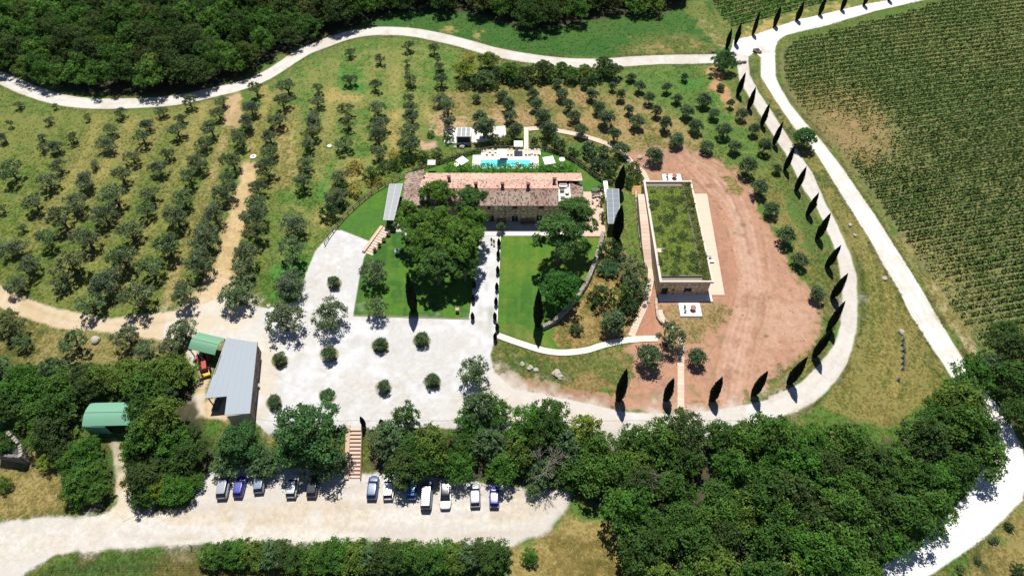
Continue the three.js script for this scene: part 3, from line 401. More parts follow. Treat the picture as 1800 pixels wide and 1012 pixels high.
kind('shrub', 1.6, .95, 6, (k) => {
  const lobes = [...ring(5, .85, .5, 1.0, .55, .85), [0, 1.25, 0, .85]]; lobes.ref = .6;
  const c = [[.085, .150, .058], [.050, .115, .032], [.125, .190, .058], [.075, .135, .072], [.090, .165, .034], [.040, .088, .028]][k];
  return { trunk: join(limb([V(0, -.1, 0), V(.05, .4, 0), V(0, .8, .05)], .07, .03, 5)), crownName: 'foliage', crown: foliage({ lobes, per: 11, leaves: 22, size: [.16, .32], spread: .36, col: c, low: -.6, clumpVary: .3 }) };
});
kind('yellowShrub', 1.5, .7, 2, () => {
  const lobes = [...ring(6, .9, .35, .75, .45, .7), [0, .85, 0, .7]]; lobes.ref = .5;
  return { crownName: 'foliage', mat: drySheen, crown: foliage({ lobes, per: 10, leaves: 22, size: [.16, .34], spread: .4, col: [.36, .29, .06], low: -.5, long: .3, up: .1 }) };
});
kind('mound', 2.3, .75, 2, () => {             // clipped, close-leaved mound
  const lobes = [...ring(7, 1.25, .25, .6, .8, 1.0, .2), [0, .75, 0, 1.3, .8]]; lobes.ref = .8;
  return { crownName: 'foliage', crown: foliage({ lobes, per: 20, leaves: 24, size: [.16, .28], spread: .22, col: [.060, .160, .056], low: -.2, clumpVary: .2, up: .6 }) };
});
kind('domeOak', 4.4, 4.4, 1, () => {           // the dense round-headed tree on the right lawn
  const lobes = [...ring(9, 3.0, 3.4, 4.4, 1.3, 1.6, .2), ...ring(6, 1.7, 4.9, 5.5, 1.4, 1.7, .2), [0, 5.9, 0, 1.8], [0, 4.6, 0, 2.6]]; lobes.ref = 2;
  return { trunk: trunkTo(lobes.slice(0, 9), 2.2, .34, .4), crown: foliage({ lobes, per: 26, leaves: 30, size: [.22, .40], spread: .22, col: [.050, .165, .024], low: -.1, up: .6, clumpVary: .34 }) };
});
kind('pine', 5.2, 9.2, 4, (k) => {             // Aleppo pine: bare forked trunk, cloud-like tufts
  const lobes = [...ring(7, 3.7, 6.6, 9.4, 1.15, 1.65, .5), ...ring(5, 2.0, 9.0, 11.0, 1.1, 1.6, .5), [rr(-.6, .6), 11.4, rr(-.6, .6), 1.35], [rr(-1, 1), 8.4, rr(-1, 1), 1.5]]; lobes.ref = 2.0;
  return { trunk: trunkTo(lobes, 5.2, .36, .8), bark: barkGrey, crown: foliage({ lobes, per: 24, leaves: 46, size: [.30, .58], spread: .26, col: k < 2 ? [.112, .225, .030] : [.085, .182, .042], low: -.15, up: .35, long: .34, clumpVary: .42, hue: .16 }) };
});
const cypProfile = (t) => t < .34 ? lerp(.52, 1, Math.sin(t / .34 * Math.PI / 2)) : Math.pow(Math.max(0, 1 - Math.pow((t - .34) / .66, 1.75)), .9);
function spindle(col, tuft) {                  // upright sprays packed on a spindle, dark wood inside
  const n = 3600, P = [], Nn = [], Cc = [], idx = [], a = V(), b = V(), nn = V(), ph = rnd() * 50;
  const add = (x, y, z, ang, s, up) => { nn.set(Math.cos(ang) + rr(-.5, .5), rr(-.1, .5), Math.sin(ang) + rr(-.5, .5)).normalize(); b.set(rr(-.25, .25), 1, rr(-.25, .25)); a.crossVectors(b, nn).normalize(); b.crossVectors(nn, a); const w = s * .34, v = P.length / 3, t = rr(.6, 1.45); for (const [i, j] of [[-w, 0], [0, -s], [w, 0], [0, s]]) { P.push(x + a.x * i + b.x * j, y + a.y * i + b.y * j, z + a.z * i + b.z * j); Nn.push(nn.x, nn.y, nn.z); Cc.push(col[0] * t, col[1] * t, col[2] * t); } idx.push(v, v + 1, v + 2, v, v + 2, v + 3); };
  for (let k = 0; k < n; k++) { const t = Math.pow(rnd(), 1.15), ang = rr(0, 6.2832), y = .25 + t * 7.75, bump = .86 + .28 * vnoise(ang * 1.9 + ph, y * 1.3, 17), r = cypProfile(t) * bump * Math.pow(rnd(), .22); add(Math.cos(ang) * r, y, Math.sin(ang) * r, ang, rr(.20, .42) * (1 - .45 * t), 1); }
  if (tuft) for (let k = 0; k < 260; k++) { const ang = rr(0, 6.28); add(.85 + gauss() * .3, 3.7 + gauss() * .7, gauss() * .3, ang, rr(.2, .36)); }
  const g = new THREE.BufferGeometry(); g.setAttribute('position', new THREE.Float32BufferAttribute(P, 3)); g.setAttribute('normal', new THREE.Float32BufferAttribute(Nn, 3)); g.setAttribute('color', new THREE.Float32BufferAttribute(Cc, 3)); g.setIndex(idx);
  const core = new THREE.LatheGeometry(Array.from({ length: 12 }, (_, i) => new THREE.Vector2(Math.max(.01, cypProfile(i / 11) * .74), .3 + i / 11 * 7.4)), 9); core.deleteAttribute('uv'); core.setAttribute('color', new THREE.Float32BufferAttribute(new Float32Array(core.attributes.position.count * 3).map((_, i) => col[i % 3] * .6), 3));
  return mergeGeometries([g, core]);
}
kind('cypress', 1, 4, 4, (k) => ({ mat: darkLeaf, trunk: join(limb([V(0, -.2, 0), V(0, .6, 0), V(0, 2, 0)], .17, .12, 6)), crown: spindle([.0125, .0190, .0085], k === 3) }));
function vary(o) { o.scale.x *= rr(.82, 1.18); o.scale.z *= rr(.82, 1.18); o.scale.y *= rr(.82, 1.14); leaning(o, .09); }
function leaning(o, a = .06) { o.rotation.x = rr(-a, a); o.rotation.z = rr(-a, a); }
// a plant whose crown the survey shows at (px, py) with a radius of r survey pixels
function plant(lib, px, py, r, name, label, category, group, { proto, sy = 1, stretch = 1 } = {}) {
  const K = LIB[lib]; let s = r / pxm(px, py, K.hc) / K.R;
  const p = G(px, py, K.hc * s * sy), o = K.protos[proto ?? Math.floor(rnd() * K.protos.length)].clone();
  o.name = numbered(name); scene.add(o); o.position.set(p.x, gh(p.x, p.z), p.z); o.rotation.y = rr(0, 6.28); o.scale.set(s * stretch, s * sy, s);
  return tag(o, label, category, group);
}
function cypress(bx0, by0, tx0, ty0, label, group, fat = 1, proto) {        // from the foot and the tip seen in the survey
  const p = G(bx0, by0); let h = 8, lo = .5, hi = 25; for (let i = 0; i < 24; i++) { h = (lo + hi) / 2; if (plane(tx0, ty0, p.y + h).z < p.z) lo = h; else hi = h; }
  const s = h / 8.05, o = LIB.cypress.protos[proto ?? Math.floor(rnd() * 3)].clone(); o.name = numbered('cypress_tree'); scene.add(o);
  o.position.set(p.x, p.y, p.z); o.rotation.y = rr(0, 6.28); const w = fat * rr(.9, 1.1); o.rotation.z = rr(-.03, .03); o.rotation.x = rr(-.03, .03); o.scale.set(w * rr(.92, 1.08), s, w); return tag(o, label, 'cypress tree', group);
}
// ---- the old grove on the left, row by row from its far end
const GROVE = [
  ['the row at the left edge of the grove', [[31, 184, 9], [16, 217, 8], [5, 241, 10], [-20, 290, 16], [2, 365, 12], [-18, 420, 20]]],
  ['the short scattered row, second from the left edge', [[96, 186, 6], [83, 211, 9], [71, 240, 10], [71, 257, 11], [18, 300, 22]]],
  ['the third row from the left frame edge', [[153, 204, 8], [123, 240, 15], [96, 256, 14], [100, 291, 17], [80, 318, 20], [57, 355, 20], [37, 400, 9], [18, 430, 23]]],
  ['the fourth row from the left frame edge', [[211, 199, 11], [192, 225, 14], [186, 250, 17], [165, 288, 10], [148, 314, 22], [125, 353, 24], [105, 385, 26], [80, 421, 22], [48, 467, 23], [28, 500, 19]]],
  ['the fifth row from the left frame edge', [[282, 193, 13], [258, 218, 13], [248, 241, 17], [229, 272, 18], [212, 309, 20], [197, 344, 24], [180, 380, 24], [151, 419, 24], [119, 459, 33], [100, 499, 19]]],
  ['the second row left of the narrow dirt track', [[332, 179, 14], [315, 207, 12], [310, 230, 16], [292, 270, 14], [277, 295, 17], [263, 339, 20], [251, 368, 21], [228, 410, 22], [212, 453, 28], [183, 495, 28], [153, 534, 27]]],
  ['the row just left of the narrow dirt track', [[389, 176, 13], [382, 195, 16], [369, 225, 18], [357, 250, 15], [344, 286, 18], [330, 312, 20], [320, 348, 19], [308, 383, 22], [292, 432, 27], [260, 468, 31], [242, 525, 33]]],
  ['the row between the two dirt tracks', [[448, 156, 16], [440, 188, 16], [432, 215, 16], [423, 243, 18], [407, 280, 20], [398, 309, 18], [392, 338, 21], [375, 375, 25], [359, 416, 29], [347, 462, 28], [325, 516, 28]]],
  ['the row just right of the wide dirt track', [[503, 152, 17], [496, 179, 17], [488, 208, 19], [472, 240, 15], [471, 264, 18], [467, 297, 21], [451, 330, 20], [448, 354, 20], [448, 378, 23], [444, 407, 26], [428, 449, 28], [420, 480, 24], [414, 515, 31]]],
  ['the second row right of the wide dirt track', [[558, 154, 12], [556, 176, 14], [549, 206, 18], [545, 229, 19], [542, 252, 17], [535, 288, 17], [531, 318, 19], [515, 389, 26], [512, 434, 33], [506, 499, 27]]],
  ['the third row right of the wide dirt track', [[613, 89, 11], [613, 139, 13], [608, 192, 16], [609, 215, 16], [604, 250, 18], [599, 309, 19], [592, 341, 21]]],
  ['the fourth row right of the wide dirt track', [[667, 102, 13], [658, 150, 12], [663, 190, 20], [663, 215, 20], [663, 239, 20], [663, 269, 17]]],
  ['the row running down to the left end of the farmhouse', [[717, 78, 12], [715, 109, 6], [715, 121, 7], [720, 137, 14], [720, 171, 11], [722, 189, 15], [722, 205, 15], [720, 228, 20], [718, 253, 21]]],
  ['the row running down to the small glass-roofed pavilion', [[763, 84, 11], [768, 103, 9], [772, 116, 10], [775, 139, 14], [773, 171, 16], [786, 187, 18], [788, 215, 13]]],
];
const FARW = ['farthest', ...ORD.slice(1)];
for (const [row, list] of GROVE) list.forEach(([x, y, r], k) => {
  const o = plant('olive', x, y, r * 1.0, 'olive_tree', (k ? ORD[k] + ' olive down ' : 'farthest olive of ') + row, 'olive tree', 'olive trees of the old grove');
  vary(o);
});
// ---- the younger grove behind the pool and down the right side
const YOUNG = [
  ['the row above the glass-roofed pavilion', [[837, 171, 8], [843, 206, 14], [850, 226, 18]]],
  ['the second young row, ending beside the pavilion', [[882, 165, 11], [892, 182, 12], [898, 202, 13], [905, 228, 15]]],
  ['the third young row, ending at the pool walkway', [[928, 145, 8], [937, 163, 12], [944, 182, 12], [955, 200, 15], [965, 227, 15]]],
  ['the fourth young row, ending at the pale plank path', [[980, 143, 9], [989, 163, 12], [1000, 183, 12], [1010, 202, 13], [1023, 226, 13]]],
  ['the fifth young row, crossing beside the plank path', [[1027, 145, 9], [1041, 165, 12], [1054, 186, 14], [1067, 207, 15], [1080, 239, 13], [1093, 260, 16]]],
  ['the sixth young row, ending at the red earth', [[1077, 150, 9], [1092, 167, 11], [1105, 191, 10], [1121, 210, 15], [1151, 271, 16]]],
  ['the seventh young row, ending at the red earth', [[1110, 134, 9], [1124, 150, 11], [1142, 172, 11], [1155, 194, 11], [1172, 217, 14], [1189, 242, 15]]],
  ['the eighth young row from the pavilion', [[1173, 152, 10], [1191, 171, 11], [1209, 194, 13], [1225, 219, 14], [1243, 255, 13]]],
  ['the ninth young row from the pavilion', [[1204, 134, 8], [1239, 175, 13], [1257, 198, 11], [1275, 228, 15], [1294, 256, 14], [1315, 292, 17]]],
  ['the young row along the avenue cypresses', [[1251, 131, 5], [1268, 151, 7], [1285, 180, 8], [1305, 199, 11], [1326, 226, 11], [1346, 256, 14], [1367, 294, 11]]],
  ['the curved line of olives on the red earth edge', [[1337, 329, 16], [1359, 365, 16], [1383, 413, 18], [1408, 456, 15], [1437, 515, 15]]],
];
for (const [row, list] of YOUNG) list.forEach(([x, y, r], k) => vary(plant('youngOlive', x, y, r * 1.02, 'olive_tree', (k ? ORD[k] + ' olive down ' : 'farthest olive of ') + row, 'olive tree', 'olive trees of the young grove')));

// ---- cypresses
const avenue = [[1278, 84, 1284, 49], [1293, 77, 1302, 38], [1324, 60, 1334, 19], [1362, 45, 1371, 9], [1401, 35, 1411, 1], [1441, 25, 1451, -9], [1480, 17, 1491, -17], [1519, 9, 1530, -26], [1563, 1, 1575, -32], [1604, -8, 1616, -40]];
avenue.forEach(([a, b, c, d], k) => cypress(a, b, c, d, k === 1 ? 'forked dark cypress at the road junction, second of the far roadside row' : (k ? ORD[k] : 'first') + ' cypress from the junction in the row along the far white road', 'cypresses along the far road', .66, k === 1 ? 3 : undefined));
const curve = [[1297, 166, 1309, 126], [1316, 191, 1328, 153], [1339, 220, 1352, 181], [1360, 254, 1375, 213], [1380, 298, 1396, 254], [1400, 333, 1415, 292], [1420, 377, 1438, 338], [1437, 418, 1458, 374], [1454, 468, 1476, 428], [1464, 522, 1490, 479], [1457, 578, 1485, 531], [1432, 625, 1454, 578], [1388, 672, 1413, 626], [1325, 693, 1349, 651], [1252, 702, 1273, 664], [1171, 702, 1187, 665], [1088, 702, 1102, 650]];
curve.forEach(([a, b, c, d], k) => cypress(a, b, c, d, k === 6 ? 'ragged cypress with a side tuft, seventh from the junction along the curved avenue' : (k ? ORD[k] : 'first') + ' cypress from the junction along the inner edge of the curved avenue', 'cypresses along the curved avenue', lerp(.64, .88, k / 16), k === 6 ? 3 : undefined));
cypress(727, 545, 716, 481, 'tall cypress at the front edge of the left lawn, shadow falling on gravel', undefined, 1.0, 1);
cypress(946, 572, 949, 507, 'tall black cypress beside the round tree on the right lawn', undefined, .95, 0);
cypress(1087, 336, 1094, 289, 'dark cypress at the far end of the right glass pergola', undefined, 1.15, 2);
cypress(1083, 419, 1090, 361, 'dark cypress at the near end of the right glass pergola', undefined, 1.15, 0);
cypress(640, 748, 645, 731, 'small leaning cypress at the head of the stairs, nearest the steps', undefined, .5, 1);
cypress(673, 753, 679, 737, 'small leaning cypress between the stairs and the dark round tree', undefined, .5, 2);

// ---- garden and forecourt trees
plant('olive', 656, 478, 29, 'olive_tree', 'large silvery olive at the left corner of the left lawn', 'olive tree', undefined, { proto: 1 });
plant('olive', 661, 540, 23, 'olive_tree', 'dark olive on the front edge of the left lawn near its corner', 'olive tree', undefined, { proto: 2 });
plant('olive', 496, 563, 38, 'olive_tree', 'wide round olive where the sandy road meets the white gravel', 'olive tree', undefined, { proto: 4, sy: .8 });
plant('olive', 579, 551, 33, 'olive_tree', 'silvery olive standing alone on the white gravel, blue shade below it', 'olive tree', undefined, { proto: 5, sy: .85 });
plant('olive', 832, 652, 31, 'olive_tree', 'big olive at the right edge of the forecourt above the bank', 'olive tree', undefined, { proto: 1 });
plant('oak', 712, 729, 24, 'holm_oak', 'dark round holm oak on the lower edge of the forecourt', 'tree', undefined, { proto: 1 });
const bedName = ['in the upper round bed of the forecourt near the sloping edge', 'in the round bed beside the grey-roofed shed', 'in the round bed below the silvery forecourt olive', 'in the round bed in the middle of the forecourt', 'in the round bed nearest the left lawn cypress', 'in the round bed at the centre of the lower forecourt', 'in the round bed left of the big bank olive', 'in the round bed at the lower end of the grey-roofed shed'];
BEDS.slice(0, 8).forEach(([x, y, r], k) => plant('youngOlive', x, y - 5, r * .9, 'planted_olive', 'small bushy olive ' + bedName[k], 'olive tree', 'small trees in the round beds'));
plant('mound', 575, 694, 15, 'clipped_shrub', 'clipped light green disc of shrub behind the parking oak', 'shrub', undefined, { proto: 0, sy: .6 });
plant('youngOlive', 880.5, 398, 9, 'standard_olive', 'small mop-headed olive at the top of the white garden path', 'olive tree', undefined, { sy: 1.25 });
// the pines before the farmhouse
for (const [x, y, r, p, l] of [[720, 388, 42, 0, 'pale green pine in front of the left house end, nearest the pergola'], [768, 352, 40, 1, 'pine whose crown hides the roof ridge left of the chimneys'], [826, 358, 36, 2, 'dark green pine against the front eave of the farmhouse'], [745, 428, 46, 1, 'pine with bare white boughs leaning over the left lawn'], [810, 432, 50, 0, 'broad pine overhanging the white garden path'], [765, 468, 44, 3, 'shaded pine lowest in the left clump'], [828, 395, 38, 1, 'small pine crown touching the terrace before the house'], [770, 400, 42, 1, 'pine at the heart of the left clump'], [815, 468, 36, 2, 'dark low pine beside the white garden path']]) plant('pine', x, y - 9, r * .96, 'pine_tree', l, 'pine tree', 'pines in front of the farmhouse', { proto: p, sy: .92 });
plant('pine', 1012, 378, 46, 'pine_tree', 'dark pine beside the roof terrace at the right house end', 'pine tree', undefined, { proto: 2, sy: .95 });
plant('pine', 983, 412, 52, 'pine_tree', 'grey-green pine on the upper edge of the right lawn', 'pine tree', undefined, { proto: 2, sy: .9 });
plant('domeOak', 985, 503, 41, 'round_headed_tree', 'dense round-headed tree on the right lawn inside the curved stone wall', 'tree');
// dry garden right of the curved wall
for (const [lib, x, y, r, l, o] of [
  ['mound', 1070, 470, 20, 'bright green close-leaved mound in the dry garden', { sy: 1 }], ['shrub', 1074, 437, 19, 'dark shrub below the right pergola, top of the dry garden', { proto: 1 }], ['olive', 1112, 470, 24, 'silvery leafy olive beside the plank path at the dry garden top', {}], ['shrub', 1093, 455, 12, 'bluish shrub between the green mound and the silvery olive', { proto: 3 }],
  ['olive', 1120, 497, 22, 'olive with bare stems leaning over the plank path', {}], ['shrub', 1055, 520, 19, 'round dark bush alone in the middle of the dry grass', { proto: 1, sy: 1.3 }], ['shrub', 1096, 520, 21, 'green bush right of the lone dry-grass bush', { proto: 4, sy: 1.3 }], ['shrub', 1104, 540, 19, 'dark bush beside the red earth wedge', { proto: 5, sy: 1.3 }],
  ['youngOlive', 1077, 564, 20, 'grey-green bush above the curve of the pale path', {}], ['youngOlive', 1141, 626, 20, 'grey-green olive left of the straight paved walk', {}], ['olive', 1176, 590, 26, 'yellowish olive straddling the fork of the paved paths', { proto: 3 }], ['youngOlive', 1226, 626, 15, 'lone olive bush on the red earth right of the paved walk', {}], ['shrub', 1013, 578, 12, 'dark bush in the shade under the end of the curved wall', { proto: 5 }],
]) plant(lib, x, y, r * 1.2, lib === 'olive' || lib === 'youngOlive' ? 'olive_tree' : 'garden_shrub', l, lib === 'olive' || lib === 'youngOlive' ? 'olive tree' : 'shrub', 'planting of the dry garden', o);
// slope between the pool fence and the plank path
for (const [x, y, r, p, l] of [[939, 246, 8, 5, 'small dark bush right of the pool walkway'], [957, 252, 7, 5, 'low dark bush beyond the pool fence, second from the walkway'], [981, 253, 16, 0, 'grey-green shrub beyond the pool fence, third from the walkway'], [1006, 268, 12, 1, 'dark shrub low on the slope against the pool fence'], [1035, 262, 18, 3, 'grey shrub in the middle of the pool slope'], [1060, 268, 17, 0, 'olive-green shrub below the lower end of the plank path'], [1052, 288, 18, 3, 'grey shrub above the bend of the pool fence'], [1076, 285, 14, 2, 'light shrub left of the far pergola cypress'], [1073, 306, 12, 1, 'dark shrub in the corner of the pool fence'], [1113, 296, 17, 2, 'pale shrub right of the far pergola cypress'], [1107, 318, 13, 4, 'green shrub behind the pergola at the stone steps'], [1124, 312, 10, 2, 'small pale shrub beside the curved plank path']]) plant('shrub', x, y, r, 'slope_shrub', l, 'shrub', 'shrubs on the pool slope', { proto: p, sy: 1.2 });
for (const [x, y, r, l] of [[868, 243, 13, 'white-flowering bush left of the white parasol above the pool'], [889, 245, 12, 'white-flowering bush nearest the white parasol above the pool']]) plant('shrub', x, y, r, 'flowering_bush', l, 'shrub', 'white-flowering bushes above the pool', { proto: 2, sy: 1.1 });
// strip outside the fence on the left
for (const [lib, x, y, r, p, l] of [['shrub', 578, 372, 19, 1, 'dark bush against the fence above the gravel corner'], ['shrub', 592, 355, 17, 5, 'dark bush second up the fence from the gravel corner'], ['shrub', 601, 330, 14, 1, 'dark bush where the third old row ends at the fence'], ['yellowShrub', 621, 333, 17, 0, 'yellow dry shrub beside the fence, lowest of the yellow ones'], ['yellowShrub', 623, 293, 18, 1, 'yellow dry shrub highest up the left slope'], ['shrub', 652, 304, 17, 4, 'green bush between two yellow shrubs by the fence'], ['yellowShrub', 666, 318, 12, 1, 'orange-yellow tuft on the bank beside the fence'], ['shrub', 676, 291, 14, 2, 'light green bush in the middle of the fence strip'], ['yellowShrub', 693, 273, 15, 0, 'straw-coloured shrub below the fourth old row'], ['shrub', 697, 286, 14, 4, 'green bush below the straw-coloured shrub'], ['shrub', 716, 278, 14, 1, 'dark bush left of the last old row by the fence'], ['shrub', 742, 274, 13, 4, 'green bush below the red earth patch'], ['shrub', 768, 268, 12, 2, 'light bush left of the pavilion rocks'], ['shrub', 789, 240, 12, 1, 'dark bush at the round seat of the pavilion'], ['shrub', 757, 235, 8, 2, 'small light bush on the red earth patch'], ['yellowShrub', 648, 322, 9, 1, 'small yellow tuft near the fence rail']]) plant(lib, x, y, r, 'fence_shrub', l, 'shrub', 'shrubs along the outside of the fence', { proto: p, sy: 1.1 });
// thicket under the far road
const thick = [[816, 120, 20, 'oak', 5], [838, 142, 17, 'shrub', 1], [860, 104, 20, 'oak', 2], [853, 134, 18, 'oak', 4], [876, 128, 17, 'shrub', 5], [899, 122, 20, 'oak', 0], [905, 140, 15, 'shrub', 1], [926, 128, 17, 'oak', 3], [953, 120, 21, 'oak', 3], [972, 133, 15, 'shrub', 4], [988, 118, 15, 'oak', 1], [1006, 128, 16, 'oak', 0], [1030, 124, 16, 'oak', 2], [1047, 134, 15, 'shrub', 1], [1062, 112, 19, 'oak', 7], [1078, 122, 17, 'oak', 7], [812, 148, 12, 'shrub', 2], [870, 150, 10, 'shrub', 4], [1030, 140, 12, 'shrub', 4], [825, 100, 12, 'yellowShrub', 0]];
thick.sort((a, b) => a[0] - b[0]).forEach(([x, y, r, lib, p], k) => plant(lib, x, y, r, 'thicket_bush', (lib === 'yellowShrub' ? 'yellow broom bush' : lib === 'oak' ? 'big dark bush' : 'low green bush') + ', ' + (k ? ORD[Math.min(19, k)] : 'first') + ' from the left in the thicket under the far road', 'bush', 'bushes of the thicket under the far road', { proto: p, sy: lib === 'oak' ? .75 : 1 }));
plant('bigOak', 1276, 104, 25, 'holm_oak', 'dark two-headed oak at the road junction above the young grove', 'tree', undefined, { proto: 0, sy: .95, stretch: .85 });
plant('domeOak', 1416, 240, 22, 'holm_oak', 'round holm oak standing between the avenue and the white road', 'tree', undefined, { sy: 1.05 });

// ---- woods round the car park and the lower roads: each tree its own
const woodsTaken = [], keepClear = smooth(GP([[203, 765], [209, 815], [216, 860], [228, 910]]), 1).map((p) => [p.x, p.z]);
function woodTree(x, y, r, label, group, o = {}) { const t = plant('oak', x, y, r, 'wood_tree', label, 'tree', group, o); woodsTaken.push([t.position.x, t.position.z]); return t; }
plant('bigOak', 543, 756, 66, 'parking_oak', 'spreading oak over the parked cars left of the stairs', 'tree', undefined, { proto: 1 });
plant('bigOak', 420, 774, 44, 'parking_oak', 'oak at the lower end of the grey-roofed shed', 'tree', undefined, { proto: 2 });
for (const [x, y, r, l] of [[562, 812, 36, 'low oak over the dark car nearest the stairs'], [459, 808, 32, 'low oak over the silver-blue car'], [399, 806, 34, 'oak above the left-hand end of the parked cars'], [508, 800, 29, 'light green oak between the two groups of left-hand cars'], [588, 812, 26, 'outermost low oak bough beside the stairs'], [468, 822, 22, 'low bough hanging over the grey-blue car']]) woodTree(x, y, r, l, 'oaks above the car park', { sy: .7, proto: 4 });
for (const [x, y, r, l, p] of [[846, 712, 34, 'grey-green tree reaching up to the forecourt edge', 4], [876, 722, 26, 'tree with fresh green tips beside the forecourt edge', 6], [960, 752, 36, 'dark even-crowned tree in the middle of the lower road edge', 7], [1030, 752, 30, 'yellow-green tree on the lower road edge', 5], [1118, 848, 0, '', 0]]) if (r) woodTree(x, y, r, l, 'trees along the lower forecourt edge', { proto: p });
plant('oak', 937, 862, 16, 'wood_tree', 'small tree standing alone at the edge of the car park', 'tree', undefined, { proto: 4, sy: .8 });
const TONE = ['mid green', 'dark green', 'olive green', 'near-black', 'bluish green', 'yellow-green', 'fresh green', 'deep shadowed'];
function wood(polyPx, step, r0, r1, where, group, protos, minD = 2.6, sy = 1) {
  const P = GP(polyPx), xs = P.map((p) => p.x), zs = P.map((p) => p.z);
  for (let z = Math.min(...zs), j = 0, rank = 0, q = 0; z < Math.max(...zs); z += step * .87, j++, q && rank++, q = 0) for (let x = Math.min(...xs) + (j % 2) * step * .5; x < Math.max(...xs); x += step) {
    const px = x + rr(-.32, .32) * step, pz = z + rr(-.32, .32) * step, p = protos[Math.floor(rnd() * protos.length)], R = rr(r0, r1), sg = rr(.85, 1.2), ry = rr(0, 6.28);
    if (!inPoly(px, pz, P) || woodsTaken.some(([a, b]) => Math.hypot(a - px, b - pz) < minD)) continue;
    if (keepClear.some(([a, b]) => Math.hypot(a - px, b - pz) < R * .85 + .55)) continue;
    if (pz > -19 || px < -112 || px > 112) continue;
    const o = LIB.oak.protos[p].clone(), s = R / 3.7; o.name = numbered('wood_tree'); scene.add(o); o.position.set(px, gh(px, pz), pz); o.rotation.y = ry; o.scale.set(s, s * sy * sg, s); tag(o, TONE[p] + ' tree, ' + (q ? ORD[q] : 'first') + ' from left, ' + (rank ? ORD[rank] : 'first') + ' rank of ' + where, 'tree', group); q++; woodsTaken.push([px, pz]);
  }
}
wood(WOOD_R, 5.2, 3.1, 4.5, 'the lower right wood', 'trees of the lower right wood', [0, 0, 1, 1, 2, 3, 4, 6, 6, 7]);
wood(WOOD_M, 4.3, 2.7, 4.0, 'the belt above the cars', 'trees of the belt above the car park', [0, 1, 1, 2, 3, 4, 6, 6], 2.2, .85);
wood(WOOD_L, 4.8, 2.6, 3.8, 'the left copse', 'trees of the left copse', [0, 1, 2, 3, 4, 6, 6, 7], 2.4, .85);
wood(WOOD_C, 3.0, 2.0, 2.8, 'the narrow shed-path copse', 'trees of the narrow copse', [1, 6, 6, 0], 1.8, .8);
const WOOD_B = [[234, 785], [262, 752], [345, 738], [374, 800], [352, 850], [334, 890], [262, 894], [240, 855]];
wood(WOOD_B, 3.1, 1.7, 2.5, 'the bushy lower copse', 'bushy trees of the lower copse', [0, 1, 2, 6, 6, 5, 3], 1.5, .8);
for (const [x, y, r, p, l] of [[8, 772, 26, 1, 'dark bush above the stone ruin at the left frame edge'], [66, 770, 26, 0, 'green bush right of the stone ruin'], [98, 782, 26, 3, 'dark tree between the ruin and the path copse'], [4, 850, 15, 2, 'low bush below the stone ruin at the frame edge'], [84, 806, 20, 5, 'dark low tree at the top of the dry lower-left grass']]) woodTree(x, y, r, l, 'bushes round the stone ruin', { proto: p, sy: .75 });
wood(WOOD_C, 2.4, 1.5, 2.1, 'the hedge-like path copse', 'bushy trees of the path copse', [1, 6, 0], 1.4, .8);
for (const [x, y, r, l, lib] of [[22, 575, 26, 'olive half out of frame below the sandy road', 'olive'], [36, 600, 18, 'small olive on the dry lawn below the sandy road', 'olive'], [128, 600, 28, 'grey-green olive reaching over the sandy road edge', 'olive'], [220, 588, 26, 'open-branched olive on the road edge above the copse', 'olive'], [318, 580, 26, 'open-branched olive beside the green-roofed lean-to', 'olive'], [255, 618, 24, 'leafy olive at the top of the copse', 'olive'], [300, 612, 24, 'dark olive behind the green-roofed lean-to', 'olive'], [6, 560, 26, 'olive cut by the left frame edge below the road', 'olive']]) plant(lib, x, y, r, 'olive_tree', l, 'olive tree', 'olives below the sandy road');
const lowHedge = []; for (let x = 372, k = 0; x < 885; x += 25, k++) lowHedge.push([x + rr(-5, 5), 977 + rr(-6, 6), rr(25, 32), [0, 1, 6, 2, 4, 3, 7][k % 7]]);
lowHedge.forEach(([x, y, r, p], k) => plant('oak', x, y, r, 'hedge_tree', (ORD[k] ?? 'last').replace('nearest', 'first') + ' bushy tree from the left in the long hedge below the car park', 'tree', 'bushy trees of the hedge below the car park', { proto: p, sy: .72 }));
plant('oak', 931, 978, 16, 'hedge_tree', 'lone narrow bush on the straw-coloured field corner', 'tree', undefined, { proto: 6, sy: .8 });
for (const [x, y, r, p, l] of [[1775, 612, 38, 3, 'dark tree at the right frame edge below the vines'], [1790, 665, 40, 1, 'dark tree at the right frame edge, second below the vines'], [1715, 655, 33, 6, 'green tree overhanging the white road on the right'], [1690, 690, 30, 0, 'green tree left of the white road where it dips under branches'], [1740, 640, 28, 4, 'tree between the vines and the white road'], [1795, 725, 34, 7, 'tree on the right frame edge beside the road bend'], [1660, 705, 26, 2, 'outermost tree of the right wood towards the dry grass'], [1770, 580, 22, 1, 'small tree under the last vine row']]) woodTree(x, y, r, l, 'trees beside the white road on the right', { proto: p });
for (const [x, y, r, p, l] of [[1790, 1000, 14, 1, 'biggest scrubby bush in the lower right corner'], [1750, 950, 9, 3, 'bluish scrubby bush midway along the lower right bank'], [1775, 925, 10, 5, 'dark scrubby bush highest on the lower right bank'], [1720, 985, 8, 0, 'smallest scrubby bush on the lower right bank'], [1690, 1000, 10, 2, 'light scrubby bush lowest beside the white road']]) plant('shrub', x, y, r, 'roadside_shrub', l, 'shrub', 'scrubby bushes of the lower right bank', { proto: p });
